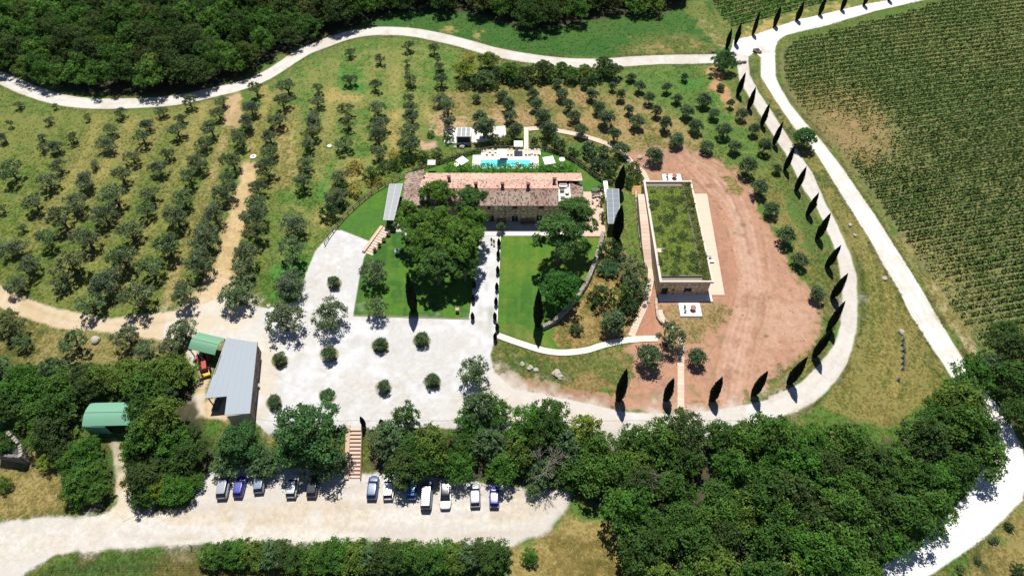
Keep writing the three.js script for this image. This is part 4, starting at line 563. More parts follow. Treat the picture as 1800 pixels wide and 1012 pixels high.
// the far wood reads as one mass
{
  const P = GP(WOOD_F), xs = P.map((p) => p.x), zs = P.map((p) => p.z), spots = LIB.oak.protos.slice(0, 3).map(() => []);
  for (let z = -221, j = 0; z < Math.max(...zs); z += 4.5, j++) for (let x = -195 + (j % 2) * 2.6; x < Math.max(...xs); x += 5.2) { const px = x + rr(-1.6, 1.6), pz = z + rr(-1.6, 1.6); if (inPoly(px, pz, P)) spots[Math.floor(rnd() * 3)].push([px, pz]); }
  spots.forEach((list, k) => {
    const g = LIB.oak.protos[[0, 3, 1][k]].children[1].geometry, im = new THREE.InstancedMesh(g, leafMat, list.length), c = new THREE.Color();
    list.forEach(([x, z], i) => { const s = rr(3.0, 4.6) / 3.7; im.setMatrixAt(i, M4.compose(V(x, -.6, z), Q4.setFromEuler(E4.set(0, rr(0, 6.28), 0)), V(s, s * rr(.8, 1.15), s))); const t = rr(.62, 1.4), y = rnd() < .18 ? 1.35 : 1; im.setColorAt(i, c.setRGB(t * y, t, t * .95)); });
    shade(im); im.name = numbered('far_wood'); im.userData = { kind: 'stuff', label: ['mid green oaks of the dense wood beyond the far road', 'darkest oaks of the dense wood beyond the far road', 'bluish green oaks of the dense wood beyond the far road'][k], category: 'wood' }; scene.add(im);
  });
}
// ---------------------------------------------------------------- vineyard rows, each a row of its own
const vineMat = leafMat;
const postWood = mat(.20, .17, .13, .95);
function vineRow(ax, az, bx1, bz1, label, group, hgt, dens, floor = .33) {
  const L = Math.hypot(bx1 - ax, bz1 - az), n = Math.floor(L * 20), P = [], Nn = [], Cc = [], idx = [], a = V(), b = V(), nn = V();
  for (let k = 0; k < n; k++) {
    const t = rnd(), x = lerp(ax, bx1, t), z = lerp(az, bz1, t), m = sstep(.30, .62, vnoise(x / 13, z / 13, 41) * .75 + vnoise(x / 3, z / 3, 42) * .3), D = dens(x, z) * (.55 + .45 * m);
    if (vnoise(x / .9, z / .9, 43) * .36 + rnd() * .58 > floor * Math.min(1, D * 1.4) + D * .85) continue;
    const tall = rnd() < .08, px = x + gauss() * .3, py = tall ? rr(.9, 1.5) * hgt : rr(.3, 1.15) * hgt, pz = z + gauss() * .19;
    nn.set(rr(-1, 1), rr(-.2, 1.2), rr(-1, 1)).normalize(); a.set(rr(-1, 1), rr(-1, 1), rr(-1, 1)).cross(nn).normalize(); b.crossVectors(nn, a);
    const s = rr(.15, .31), w = s * .8, tone = rr(.65, 1.3), y = rnd() < .2 ? 1.35 : 1, v = P.length / 3;
    for (const [i, j] of [[-s, 0], [0, -w], [s, 0], [0, w]]) { P.push(px + a.x * i + b.x * j, py + a.y * i + b.y * j, pz + a.z * i + b.z * j); Nn.push(nn.x, nn.y, nn.z); Cc.push(.086 * tone * y, .180 * tone, .032 * tone); }
    idx.push(v, v + 1, v + 2, v, v + 2, v + 3);
  }
  if (!idx.length) return;
  const g = new THREE.BufferGeometry(); g.setAttribute('position', new THREE.Float32BufferAttribute(P, 3)); g.setAttribute('normal', new THREE.Float32BufferAttribute(Nn, 3)); g.setAttribute('color', new THREE.Float32BufferAttribute(Cc, 3)); g.setIndex(idx);
  const o = new THREE.Group(); o.name = numbered('vine_row'); scene.add(o); tag(o, label, 'vine row', group);
  mesh('foliage', g, vineMat, o);
  const st = []; for (let d = .3; d < L; d += 5.2) { const t = d / L, x = lerp(ax, bx1, t), z = lerp(az, bz1, t); if (x < 150) st.push(rod(V(x, 0, z), V(x + rr(-.08, .08), rr(1.2, 1.5), z), .05, .04, 4)); }
  if (st.length) mesh('posts', join(st), postWood, o).userData.kind = 'stuff';
}
{
  const P = GP(VINE1.map(([x, y]) => [x + 4, y])), s = .2;
  const tanC = G(1480, 225), thin = (x, z) => 1 - .34 * sstep(-112, -78, z) - .80 * Math.exp(-(((x - tanC.x) / 21) ** 2 + ((z - tanC.z) / 20) ** 2)) - .45 * Math.exp(-(((x - 86) / 9) ** 2 + ((z + 88) / 14) ** 2));
  let k = 0; const rows = [];
  for (let c = -235; c < -30; c += 1.75) {                              // a row is the line z = c - s (x - 60)
    let t0 = null, t1 = null; for (let x = 50; x < 172; x += .5) { const z = c - s * (x - 60); if (z > -205 && inPoly(x, z, P)) { t0 ??= x; t1 = x; } }
    if (t0 !== null && t1 - t0 > 4) rows.push([t0, c - s * (t0 - 60), t1, c - s * (t1 - 60)]);
  }
  rows.reverse();
  const TENS = ['', '', 'twenty', 'thirty', 'forty', 'fifty', 'sixty', 'seventy', 'eighty', 'ninety'], ONE = ['', 'first', 'second', 'third', 'fourth', 'fifth', 'sixth', 'seventh', 'eighth', 'ninth'];
  const nth = (k) => k < 20 ? (k ? ORD[k] : 'first') : (k + 1) % 10 === 0 ? TENS[(k + 1) / 10].replace(/y$/, 'ieth') : TENS[Math.floor((k + 1) / 10)] + '-' + ONE[(k + 1) % 10];
  rows.forEach(([a, b, c, d], k) => vineRow(a + rr(0, .8), b, c, d, nth(k) + ' row of vines, counted up from the lower edge of the right vineyard', 'vine rows of the right vineyard', .95, thin));
  const P2 = GP(VINE2), rows2 = [];
  for (let c = -260; c < -150; c += 2.1) { let t0 = null, t1 = null; for (let x = 40; x < 150; x += .5) { const z = c - .42 * (x - 60); if (z > -212 && inPoly(x, z, P2)) { t0 ??= x; t1 = x; } } if (t0 !== null && t1 - t0 > 3) rows2.push([t0, c - .42 * (t0 - 60), t1, c - .42 * (t1 - 60)]); }
  rows2.reverse().forEach(([a, b, c, d], k) => vineRow(a, b, c, d, nth(k) + ' row of vines beyond the cypress row, counted from the road', 'vine rows of the far vineyard', 1.0, () => 1.05));
}
// ---------------------------------------------------------------- walls, textures for stone and tile
function stoneTex(w, h, n, cols, mortar, s0) {
  const cv = document.createElement('canvas'); cv.width = w; cv.height = h; const c = cv.getContext('2d'); c.fillStyle = mortar; c.fillRect(0, 0, w, h); seed = s0;
  for (let y = 0; y < h;) { const rh = rr(.6, 1.3) * h / n; for (let x = -rr(0, 20); x < w;) { const rw = rr(.9, 2.4) * h / n, q = cols[Math.floor(rnd() * cols.length)], t = rr(.75, 1.2); c.fillStyle = `rgb(${q.map((v) => Math.min(255, Math.round(v * t))).join(',')})`; c.beginPath(); c.roundRect(x + 1, y + 1, rw - 2, rh - 2, 3); c.fill(); x += rw; } y += rh; }
  const t = new THREE.CanvasTexture(cv); t.colorSpace = THREE.SRGBColorSpace; t.wrapS = t.wrapT = THREE.RepeatWrapping; t.repeat.set(1 / 5, 1 / 2.5); return t;
}
const stoneMap = stoneTex(1024, 512, 10, [[205, 182, 150], [180, 158, 132], [215, 196, 166], [190, 168, 146], [168, 144, 118]], 'rgb(205,190,165)', 51);
const wallStone = new THREE.MeshStandardMaterial({ map: stoneMap, roughness: .95, bumpMap: stoneMap, bumpScale: .03 });
const darkStoneMap = stoneTex(1024, 512, 9, [[120, 112, 104], [96, 90, 84], [140, 130, 118], [88, 80, 74]], 'rgb(80,74,68)', 52);
const ruinStone = new THREE.MeshStandardMaterial({ map: darkStoneMap, roughness: .95, bumpMap: darkStoneMap, bumpScale: .05 });
function wallUV(g) {                                                        // metres on every face, by its direction
  const o = g.index ? g.toNonIndexed() : g, p = o.attributes.position, n = o.attributes.normal, uv = new Float32Array(p.count * 2);
  for (let i = 0; i < p.count; i++) { const ax = Math.abs(n.getX(i)), ay = Math.abs(n.getY(i)), az = Math.abs(n.getZ(i)); if (ay > ax && ay > az) { uv[2 * i] = p.getX(i); uv[2 * i + 1] = p.getZ(i); } else if (ax > az) { uv[2 * i] = p.getZ(i); uv[2 * i + 1] = p.getY(i); } else { uv[2 * i] = p.getX(i); uv[2 * i + 1] = p.getY(i); } }
  o.setAttribute('uv', new THREE.BufferAttribute(uv, 2)); return o;
}
const joinUV = (...gs) => mergeGeometries(gs.flat().map((g) => wallUV(g)));
const MAT = {
  terracotta: mat(.42, .205, .150), tileOld: mat(.225, .125, .095), white: mat(.78, .77, .74, .6), plaster: mat(.62, .55, .46), dark: mat(.03, .028, .027, .6), wood: mat(.14, .085, .05, .8), woodPale: mat(.50, .36, .24, .8), iron: mat(.035, .034, .033, .5),
  glassDark: mat(.03, .035, .04, .08, { metalness: 0 }), stonePale: mat(.55, .43, .34, .85), stoneWhite: mat(.66, .62, .57, .85), pink: mat(.50, .37, .29, .85), fabric: mat(.74, .72, .67, .9), beige: mat(.52, .45, .36, .9), green: mat(.125, .285, .175, .6), greyRoof: mat(.265, .305, .345, .7), pot: mat(.36, .14, .075, .8), rubber: mat(.014, .014, .014, .9),
};
// ---------------------------------------------------------------- the farmhouse
const FH = { x0: -24.2, x1: 15.7, g0: -20.1, g1: 10.0, zf: -104.5, zr: -107.5, zs: -111.7, zb: -115.1, eave: 5.7, ridge: 7.3, step: 6.0, low: 4.25 };
function tileField(name, a, b, c, parent, tones, label) {                  // barrel tiles over the slope with corner a (eave start), b (eave end), c (ridge above a)
  const u = V().subVectors(b, a), v = V().subVectors(c, a), lu = u.length(), lv = v.length(), nu = Math.round(lu / .26), nv = Math.max(2, Math.round(lv / .38)), un = u.clone().normalize(), vn = v.clone().normalize(), w = V().crossVectors(un, vn); if (w.y < 0) w.negate();
  const half = new THREE.CylinderGeometry(.115, .135, .44, 6, 1, true, -Math.PI / 2, Math.PI);
  const im = new THREE.InstancedMesh(half, new THREE.MeshStandardMaterial({ color: 0xffffff, roughness: .9, side: THREE.DoubleSide }), nu * nv), col = new THREE.Color(), basis = new THREE.Matrix4(); let i = 0;
  for (let q = 0; q < nv; q++) for (let k = 0; k < nu; k++) {
    const p = a.clone().addScaledVector(un, (k + .5) * lu / nu).addScaledVector(vn, (q + .5) * lv / nv).addScaledVector(w, .035 + rr(0, .02));
    basis.makeBasis(V().crossVectors(vn, w), vn, w); M4.compose(p, Q4.setFromRotationMatrix(basis), V(1, 1.05, 1)); im.setMatrixAt(i, M4);
    const patch = sstep(.35, .7, vnoise(k / 9, q / 5, 61)), t = rnd() < tones.odd ? rr(.25, .55) : rr(.82, 1.15), A = tones.a, B = tones.b;
    im.setColorAt(i++, col.setRGB(lerp(A[0], B[0], patch) * t, lerp(A[1], B[1], patch) * t, lerp(A[2], B[2], patch) * t));
  }
  shade(im); im.name = name; im.userData = { kind: 'stuff' }; if (label) im.userData.label = label; parent.add(im); return im;
}
const tSun = { a: [.64, .43, .345], b: [.57, .37, .295], odd: .05 }, tOld = { a: [.40, .27, .215], b: [.46, .35, .285], odd: .25 }, tMid = { a: [.60, .395, .32], b: [.53, .34, .275], odd: .14 };
{
  const h = thing('farmhouse', 'long stone farmhouse with terracotta tile roof, five chimneys and a roof terrace', 'house', V(0, 0, 0)), F = FH;
  const wallH = F.eave - .12, wins = [[-5.1, 4.55, .62, .95], [.65, 4.6, 1.1, .75], [6.5, 4.6, 1.1, .75], [-9.5, 4.55, .62, .95], [-14.5, 4.6, .9, .75]], arches = [[-4.8, 1.35, 2.3], [.65, 1.35, 2.3], [6.2, 1.3, 2.3], [-11, 1.3, 2.3], [-17, 1.3, 2.3]];
  // front wall with real openings
  const s = new THREE.Shape(); s.moveTo(F.x0 + .3, 0); s.lineTo(F.x1 - .2, 0); s.lineTo(F.x1 - .2, 4.3); s.lineTo(F.g1, 4.3); s.lineTo(F.g1, wallH); s.lineTo(F.g0, wallH); s.lineTo(F.g0, 4.3); s.lineTo(F.x0 + .3, 4.3); s.closePath();
  for (const [x, y, w, hh] of wins) { const o = new THREE.Path(); o.moveTo(x - w / 2, y - hh / 2); o.lineTo(x - w / 2, y + hh / 2); o.lineTo(x + w / 2, y + hh / 2); o.lineTo(x + w / 2, y - hh / 2); o.closePath(); s.holes.push(o); }
  for (const [x, w, hh] of arches) { const o = new THREE.Path(), r = w / 2; o.moveTo(x - r, .02); o.lineTo(x - r, hh - r); o.absarc(x, hh - r, r, Math.PI, 0, true); o.lineTo(x + r, .02); o.closePath(); s.holes.push(o); }
  const front = new THREE.ExtrudeGeometry(s, { depth: .5, bevelEnabled: false, curveSegments: 10 }).translate(0, 0, F.zf - .5);
  const side = (x, hgt, z0, z1) => bx(.5, hgt, z0 - z1, x, hgt / 2, (z0 + z1) / 2);
  mesh('wall', joinUV(front, side(F.x0 + .55, 4.2, F.zf - .5, F.zb + .3), side(F.x1 - .45, 4.2, F.zf - .5, F.zb + .3), bx(F.x1 - F.x0 - .5, 4.2, .5, (F.x0 + F.x1) / 2, 2.1, F.zb + .25), bx(.45, 1.4, F.zf - F.zs - .6, F.g0 + .3, 4.9, (F.zf + F.zs) / 2), bx(.45, 1.4, F.zf - F.zs - .6, F.g1 - .3, 4.9, (F.zf + F.zs) / 2)), wallStone, h);
  for (const [x, y, w, hh] of wins) { const wn = mesh('window', bx(w + .06, hh + .06, .05, x, y, F.zf - .32), MAT.glassDark, h); mesh('frame', join(bx(.06, hh, .06, x, y, F.zf - .26), bx(w, .06, .06, x, y, F.zf - .26)), MAT.wood, wn); mesh('sill', bx(w + .3, .08, .22, x, y - hh / 2 - .05, F.zf + .03), MAT.stonePale, wn); }
  mesh('shutter', bx(.72, 1.05, .06, -3.5, 4.55, F.zf + .035), MAT.white, h).userData.label = 'closed white shutter';
  for (const [x, w, hh] of arches) { const d = mesh('door', join(bx(w, hh, .06, x, hh / 2, F.zf - .40)), MAT.dark, h); mesh('frame', join(bx(.07, hh, .07, x, hh / 2, F.zf - .33), bx(w, .07, .07, x, hh - w / 2, F.zf - .33)), MAT.white, d); }
  mesh('drain_pipe', rod(V(-1.45, .05, F.zf + .08), V(-1.45, 5.5, F.zf + .08), .05, .05, 6), mat(.16, .09, .06, .5), h);
  mesh('gutter', rod(V(F.g0, 5.55, F.zf + .36), V(F.g1, 5.55, F.zf + .36), .09, .09, 6), mat(.20, .11, .07, .5), h);
  // roof decks with tiles on them
  const deck = (name, a, b, c, d, tones, lab) => { const g = mesh(name, quadGeo(a, b, c, d), MAT.tileOld, h); tileField('tiles', a, b, d, g, tones, lab); return g; };
  const ov = .42;
  const r1 = deck('roof', V(F.g0 - .3, F.eave - .18, F.zf + ov), V(F.g1 + .25, F.eave - .18, F.zf + ov), V(F.g1 + .25, F.ridge, F.zr), V(F.g0 - .3, F.ridge, F.zr), tOld, 'weathered front slope');
  const r2 = deck('roof', V(F.g0 - .3, F.step, F.zs), V(F.g1 + .25, F.step, F.zs), V(F.g1 + .25, F.ridge, F.zr), V(F.g0 - .3, F.ridge, F.zr), tMid, 'sunlit rear slope with dark tiles');
  deck('roof', V(F.g0 + .2, F.low, F.zb - ov), V(F.x1 + .3, F.low, F.zb - ov), V(F.x1 + .3, F.step - .35, F.zs + .1), V(F.g0 + .2, F.step - .35, F.zs + .1), tSun, 'pale pink lower rear slope');
  deck('roof', V(F.x0 - .3, 4.3, F.zb - .2), V(F.x0 - .3, 4.3, F.zf + .4), V(F.g0, 5.75, F.zf + .4), V(F.g0, 5.75, F.zb - .2), tOld, 'brown lean-to slope at the left end');
  deck('roof', V(F.x1 + .3, 4.3, F.zf + .3), V(F.x1 + .3, 4.3, F.zs), V(13.1, 5.2, F.zs), V(13.1, 5.2, F.zf + .3), tOld, 'brown lean-to slope at the right end');
  mesh('ridge_cap', rod(V(F.g0 - .35, F.ridge + .08, F.zr), V(F.g1 + .3, F.ridge + .08, F.zr), .16, .16, 7), MAT.terracotta, r1);
  mesh('step_wall', bx(F.g1 - F.g0, .4, .25, (F.g0 + F.g1) / 2, F.step - .25, F.zs + .12), MAT.plaster, r2);
  mesh('eave_tiles', join(Array.from({ length: 116 }, (_, k) => put(new THREE.CylinderGeometry(.11, .13, .34, 6), F.g0 + .1 + k * .26, F.eave - .13, F.zf + ov + .02, 0, Math.PI / 2 - .5))), MAT.tileOld, r1);
  [[-14.1, -110.9, 1.1], [-7.95, -108.1, .95], [-2.1, -108.0, .95], [3.55, -107.9, .95], [9.4, -109.8, 1.2]].forEach(([x, z, hh]) => {
    const base = lerp(F.ridge, F.step, (F.zr - z) / (F.zr - F.zs)), c = mesh('chimney', bx(.62, hh + .5, .62, x, base + hh / 2 - .1, z), mat(.16, .10, .075), r2);   // stack, then a gabled brick hood
    h.add(c); mesh('hood', join(bx(.8, .09, .8, x, base + hh + .20, z), bx(.14, .3, .62, x - .3, base + hh + .39, z), bx(.14, .3, .62, x + .3, base + hh + .39, z), bx(.9, .06, .42, x, base + hh + .62, z + .16, 0, .5), bx(.9, .06, .42, x, base + hh + .62, z - .16, 0, -.5)), mat(.20, .115, .08), c);
  });
  mesh('skylight', bx(.8, .08, .6, .9, 6.72, -109.3, 0, -.3), MAT.white, r2);
  // the roof terrace cut into the right end
  mesh('roof_terrace', bx(3.1, .2, 6.9, 11.55, 4.32, -108.2), MAT.stoneWhite, h);
  mesh('parapet', join(bx(3.1, .7, .2, 11.55, 4.75, F.zf - .25), bx(.2, .7, 6.6, 13.0, 4.75, -108.3)), MAT.white, h);
}
const terraceY = 4.43;
function tableSet(name, label, x, y, z, w, d, m, group) { const t = thing(name, label, 'table', V(x, y, z), 0, group); mesh('tabletop', put(new RoundedBoxGeometry(w, .05, d, 2, .02), 0, .73, 0), m, t); for (const a of [-1, 1]) for (const b of [-1, 1]) mesh('leg', bx(.06, .71, .06, a * (w / 2 - .08), .355, b * (d / 2 - .08)), m, t); return t; }
function sofa(label, x, y, z, w, turn, m, group) { const t = thing('garden_sofa', label, 'sofa', V(x, y, z), turn, group); mesh('base', put(new RoundedBoxGeometry(w, .22, .8, 2, .04), 0, .19, 0), MAT.wood, t); mesh('seat', put(new RoundedBoxGeometry(w - .2, .16, .7, 2, .06), 0, .38, .03), m, t); mesh('backrest', put(new RoundedBoxGeometry(w - .2, .42, .16, 2, .06), 0, .58, -.32), m, t); for (const a of [-1, 1]) mesh('armrest', put(new RoundedBoxGeometry(.12, .36, .78, 2, .04), a * (w / 2 - .06), .44, 0), m, t); return t; }
sofa('white sofa at the far end of the roof terrace', 11.6, terraceY, -111.0, 1.9, 0, MAT.fabric, 'sofas on the roof terrace'); sofa('white sofa along the right side of the roof terrace', 12.4, terraceY, -109.3, 1.6, -Math.PI / 2, MAT.fabric, 'sofas on the roof terrace');
tableSet('low_table', 'dark low table between the roof terrace sofas', 11.3, terraceY - .3, -109.6, 1.0, .7, MAT.iron); sofa('white sofa at the near end of the roof terrace', 11.2, terraceY, -106.2, 1.7, Math.PI, MAT.fabric, 'sofas on the roof terrace'); tableSet('low_table', 'dark low table near the near roof terrace sofa', 11.3, terraceY - .3, -107.4, .9, .6, MAT.iron);
// terrace before the house
struct('paved_terrace', slabPoly([V(-26, 0, -101.3), V(20.3, 0, -101.3), V(20.3, 0, -104.4), V(-26, 0, -104.4)], -.1, .10), mat(.40, .38, .37, .85));
struct('terrace_edge', slabPoly([V(-24, 0, -100.2), V(20.6, 0, -100.2), V(20.6, 0, -101.28), V(-24, 0, -101.28)], -.1, .07), MAT.stoneWhite);
for (const [x, w, l] of [[-2.4, 2.0, 'dark bench against the farmhouse wall left of the middle door'], [3.5, 3.2, 'long dark bench against the farmhouse wall right of the middle door']]) { const t = thing('garden_bench', l, 'bench', V(x, .1, -103.7), 0, 'benches against the farmhouse'); mesh('seat', bx(w, .07, .45, 0, .45, 0), MAT.wood, t); mesh('backrest', bx(w, .4, .05, 0, .78, -.24, 0, -.1), MAT.wood, t); for (const s of [-1, 1]) mesh('leg', bx(.07, .42, .42, s * (w / 2 - .15), .21, 0), MAT.wood, t); }
// side terrace on the right with its furniture
struct('side_terrace', slabPoly([V(16.0, 0, -100.0), V(20.9, 0, -100.0), V(21.1, 0, -113.8), V(15.8, 0, -113.8)], -.1, .12), MAT.pink);
{ const g = G; const p = g(1047, 340); tableSet('dining_table', 'dark slatted table pair on the pink side terrace, upper one', p.x, .12, p.z - .6, 2.0, .7, MAT.iron, 'tables on the pink side terrace'); tableSet('dining_table', 'dark slatted table on the pink side terrace, nearer the house front', p.x, .12, p.z + 1.0, 2.0, .7, MAT.iron, 'tables on the pink side terrace'); }
function chair(x, y, z, turn, label, m, group) { const t = thing('garden_chair', label, 'chair', V(x, y, z), turn, group); mesh('seat', put(new RoundedBoxGeometry(.48, .06, .48, 2, .02), 0, .44, 0), m, t); mesh('backrest', put(new RoundedBoxGeometry(.48, .42, .05, 2, .02), 0, .72, -.24), m, t); for (const a of [-1, 1]) for (const b of [-1, 1]) mesh('leg', rod(V(a * .2, .42, b * .2), V(a * .23, 0, b * .23), .02, .02, 5), MAT.iron, t); return t; }
{ const spots = [[1043, 348], [1050, 352], [1042, 357], [1051, 361], [1046, 368]]; const w = ['behind the nearer dark table', 'right of the nearer dark table', 'left in the middle of the terrace', 'right in the middle of the terrace', 'lowest on the terrace']; spots.forEach(([x, y], k) => { const p = G(x, y); chair(p.x, .12, p.z, k * 1.3, 'beige chair ' + w[k] + ', pink side terrace', MAT.beige, 'chairs on the pink side terrace'); }); }
function potPlant(px, py, r, label, group, y = .1, name = 'potted_plant') { const p = plane(px, py, y), t = thing(name, label, 'potted plant', p, rr(0, 6), group); mesh('pot', put(new THREE.LatheGeometry([[0, 0], [.22, 0], [.32, .42], [.34, .5], [.28, .5], [.26, .44], [0, .44]].map(([a, b]) => new THREE.Vector2(a, b)), 12), 0, 0, 0), MAT.pot, t); const f = LIB.shrub.protos[Math.floor(rnd() * 6)].children.at(-1); const m = mesh('foliage', f.geometry, f.material, t); m.position.y = .42; m.scale.setScalar(r / 1.6); return t; }
[[1056, 333, .8, 'dark potted shrub at the far corner of the pink terrace'], [1058, 352, .75, 'dark potted shrub midway along the right pergola'], [1059, 381, .9, 'largest dark potted shrub near the terrace corner'], [1057, 362, .5, 'small pale potted plant along the right pergola'], [1060, 391, .6, 'potted shrub at the near end of the pink terrace']].forEach(([x, y, r, l]) => potPlant(x, y, r, l, 'potted plants of the pink terrace', .12));
// ---------------------------------------------------------------- glass pergolas at both ends of the house
function pergola(label, TL, TR, BR, BL, hgt, rows, cols, glass, drop = .3) {
  const t = thing('glass_pergola', label, 'pergola', V(0, 0, 0)), at = (u, v, dy = 0) => { const a = TL.clone().lerp(TR, u), b = BL.clone().lerp(BR, u); const p = a.lerp(b, v); p.y = hgt - drop * 0 + dy; return p; };
  for (let j = 0; j < rows; j++) for (let i = 0; i < cols; i++) { const e = .02, a = at((i + e) / cols, (j + e) / rows), b = at((i + 1 - e) / cols, (j + e) / rows), c = at((i + 1 - e) / cols, (j + 1 - e) / rows), d = at((i + e) / cols, (j + 1 - e) / rows), g = slabPoly([d, c, b, a], hgt, hgt + .04); mesh('panel', g, glass, t); }
  const bars = []; for (let i = 0; i <= cols; i++) bars.push(beam(at(i / cols, 0, .0), at(i / cols, 1, .0), .07, .12)); mesh('rafters', join(bars), barGrey, t);
  const cross = []; for (let j = 0; j <= rows; j++) cross.push(beam(at(0, j / rows, .01), at(1, j / rows, .01), .05, .10)); mesh('crossbars', join(cross), barGrey, t);
  for (const [u, v] of [[.03, .02], [.97, .02], [.97, .98], [.03, .98], [.03, .5], [.97, .5]]) { const p = at(u, v); mesh('post', bx(.14, hgt - .06, .14, p.x, (hgt - .06) / 2, p.z), MAT.white, t); }
  return t;
}
const barGrey = mat(.52, .53, .54, .6), panelGrey = mat(.225, .245, .262, .35), panelBlue = mat(.165, .19, .225, .25);
pergola('long grey glass-panelled pergola along the left end of the farmhouse', plane(684.5, 323.5, 3), plane(708, 322.6, 3), plane(692, 387, 3), plane(673.5, 386.5, 3), 3, 8, 2, panelGrey);
pergola('blue-grey panelled pergola between the pink terrace and two cypresses', plane(1066, 332, 3), plane(1088, 332, 3), plane(1090, 393, 3), plane(1069, 393, 3), 3, 7, 2, panelBlue);
{ const t = thing('white_wall', 'low white wall along the left side of the right pergola', 'wall', V(0, 0, 0)), a = G(1060, 324), b = G(1068, 386); mesh('wall', slabPoly([a, V(a.x + .9, 0, a.z), V(b.x + .8, 0, b.z), b], 0, 1.0), MAT.white, t); mesh('coping', slabPoly([V(a.x - .05, 0, a.z - .1), V(a.x + .95, 0, a.z - .1), V(b.x + .85, 0, b.z + .1), V(b.x - .05, 0, b.z + .1)], 1.002, 1.06), MAT.white, t); }
{ const p = G(760, 299), t = thing('glass_canopy', 'small grey glass canopy behind the left end of the roof', 'canopy', V(p.x, 0, p.z)); mesh('panel', bx(1.9, .06, 1.6, 0, 2.5, 0, 0, .1), panelGrey, t); for (const a of [-1, 1]) for (const b of [-1, 1]) mesh('post', bx(.08, 2.45, .08, a * .9, 1.22, b * .75), MAT.white, t); }
// stone steps from the gravel up to the left pergola
{ const t = thing('stone_steps', 'flight of pale stone steps climbing from the gravel to the left pergola', 'steps', V(0, 0, 0)), a = G(648, 447), b = G(681, 404), d = V().subVectors(b, a), n = V(-d.z, 0, d.x).normalize(); for (let k = 0; k < 11; k++) { const p = a.clone().lerp(b, (k + .5) / 11), s = mesh('step', put(new THREE.BoxGeometry(1.9, .14 + .05 * k, d.length() / 11 - .10), p.x, .02 + .025 * k, p.z, Math.atan2(d.x, d.z)), MAT.stonePale, t); } mesh('side_wall', beam(a.clone().addScaledVector(n, -1.35).setY(.25), b.clone().addScaledVector(n, -1.35).setY(.55), .7, .5), MAT.pink, t); }
for (const [x, y, l] of [[659, 442, 'lowest round pot shrub beside the stone steps'], [667, 433, 'second round pot shrub up the stone steps'], [675, 424, 'third round pot shrub up the stone steps'], [683, 414, 'highest round pot shrub beside the stone steps']]) potPlant(x, y, .55, l, 'potted shrubs beside the stone steps', .05);
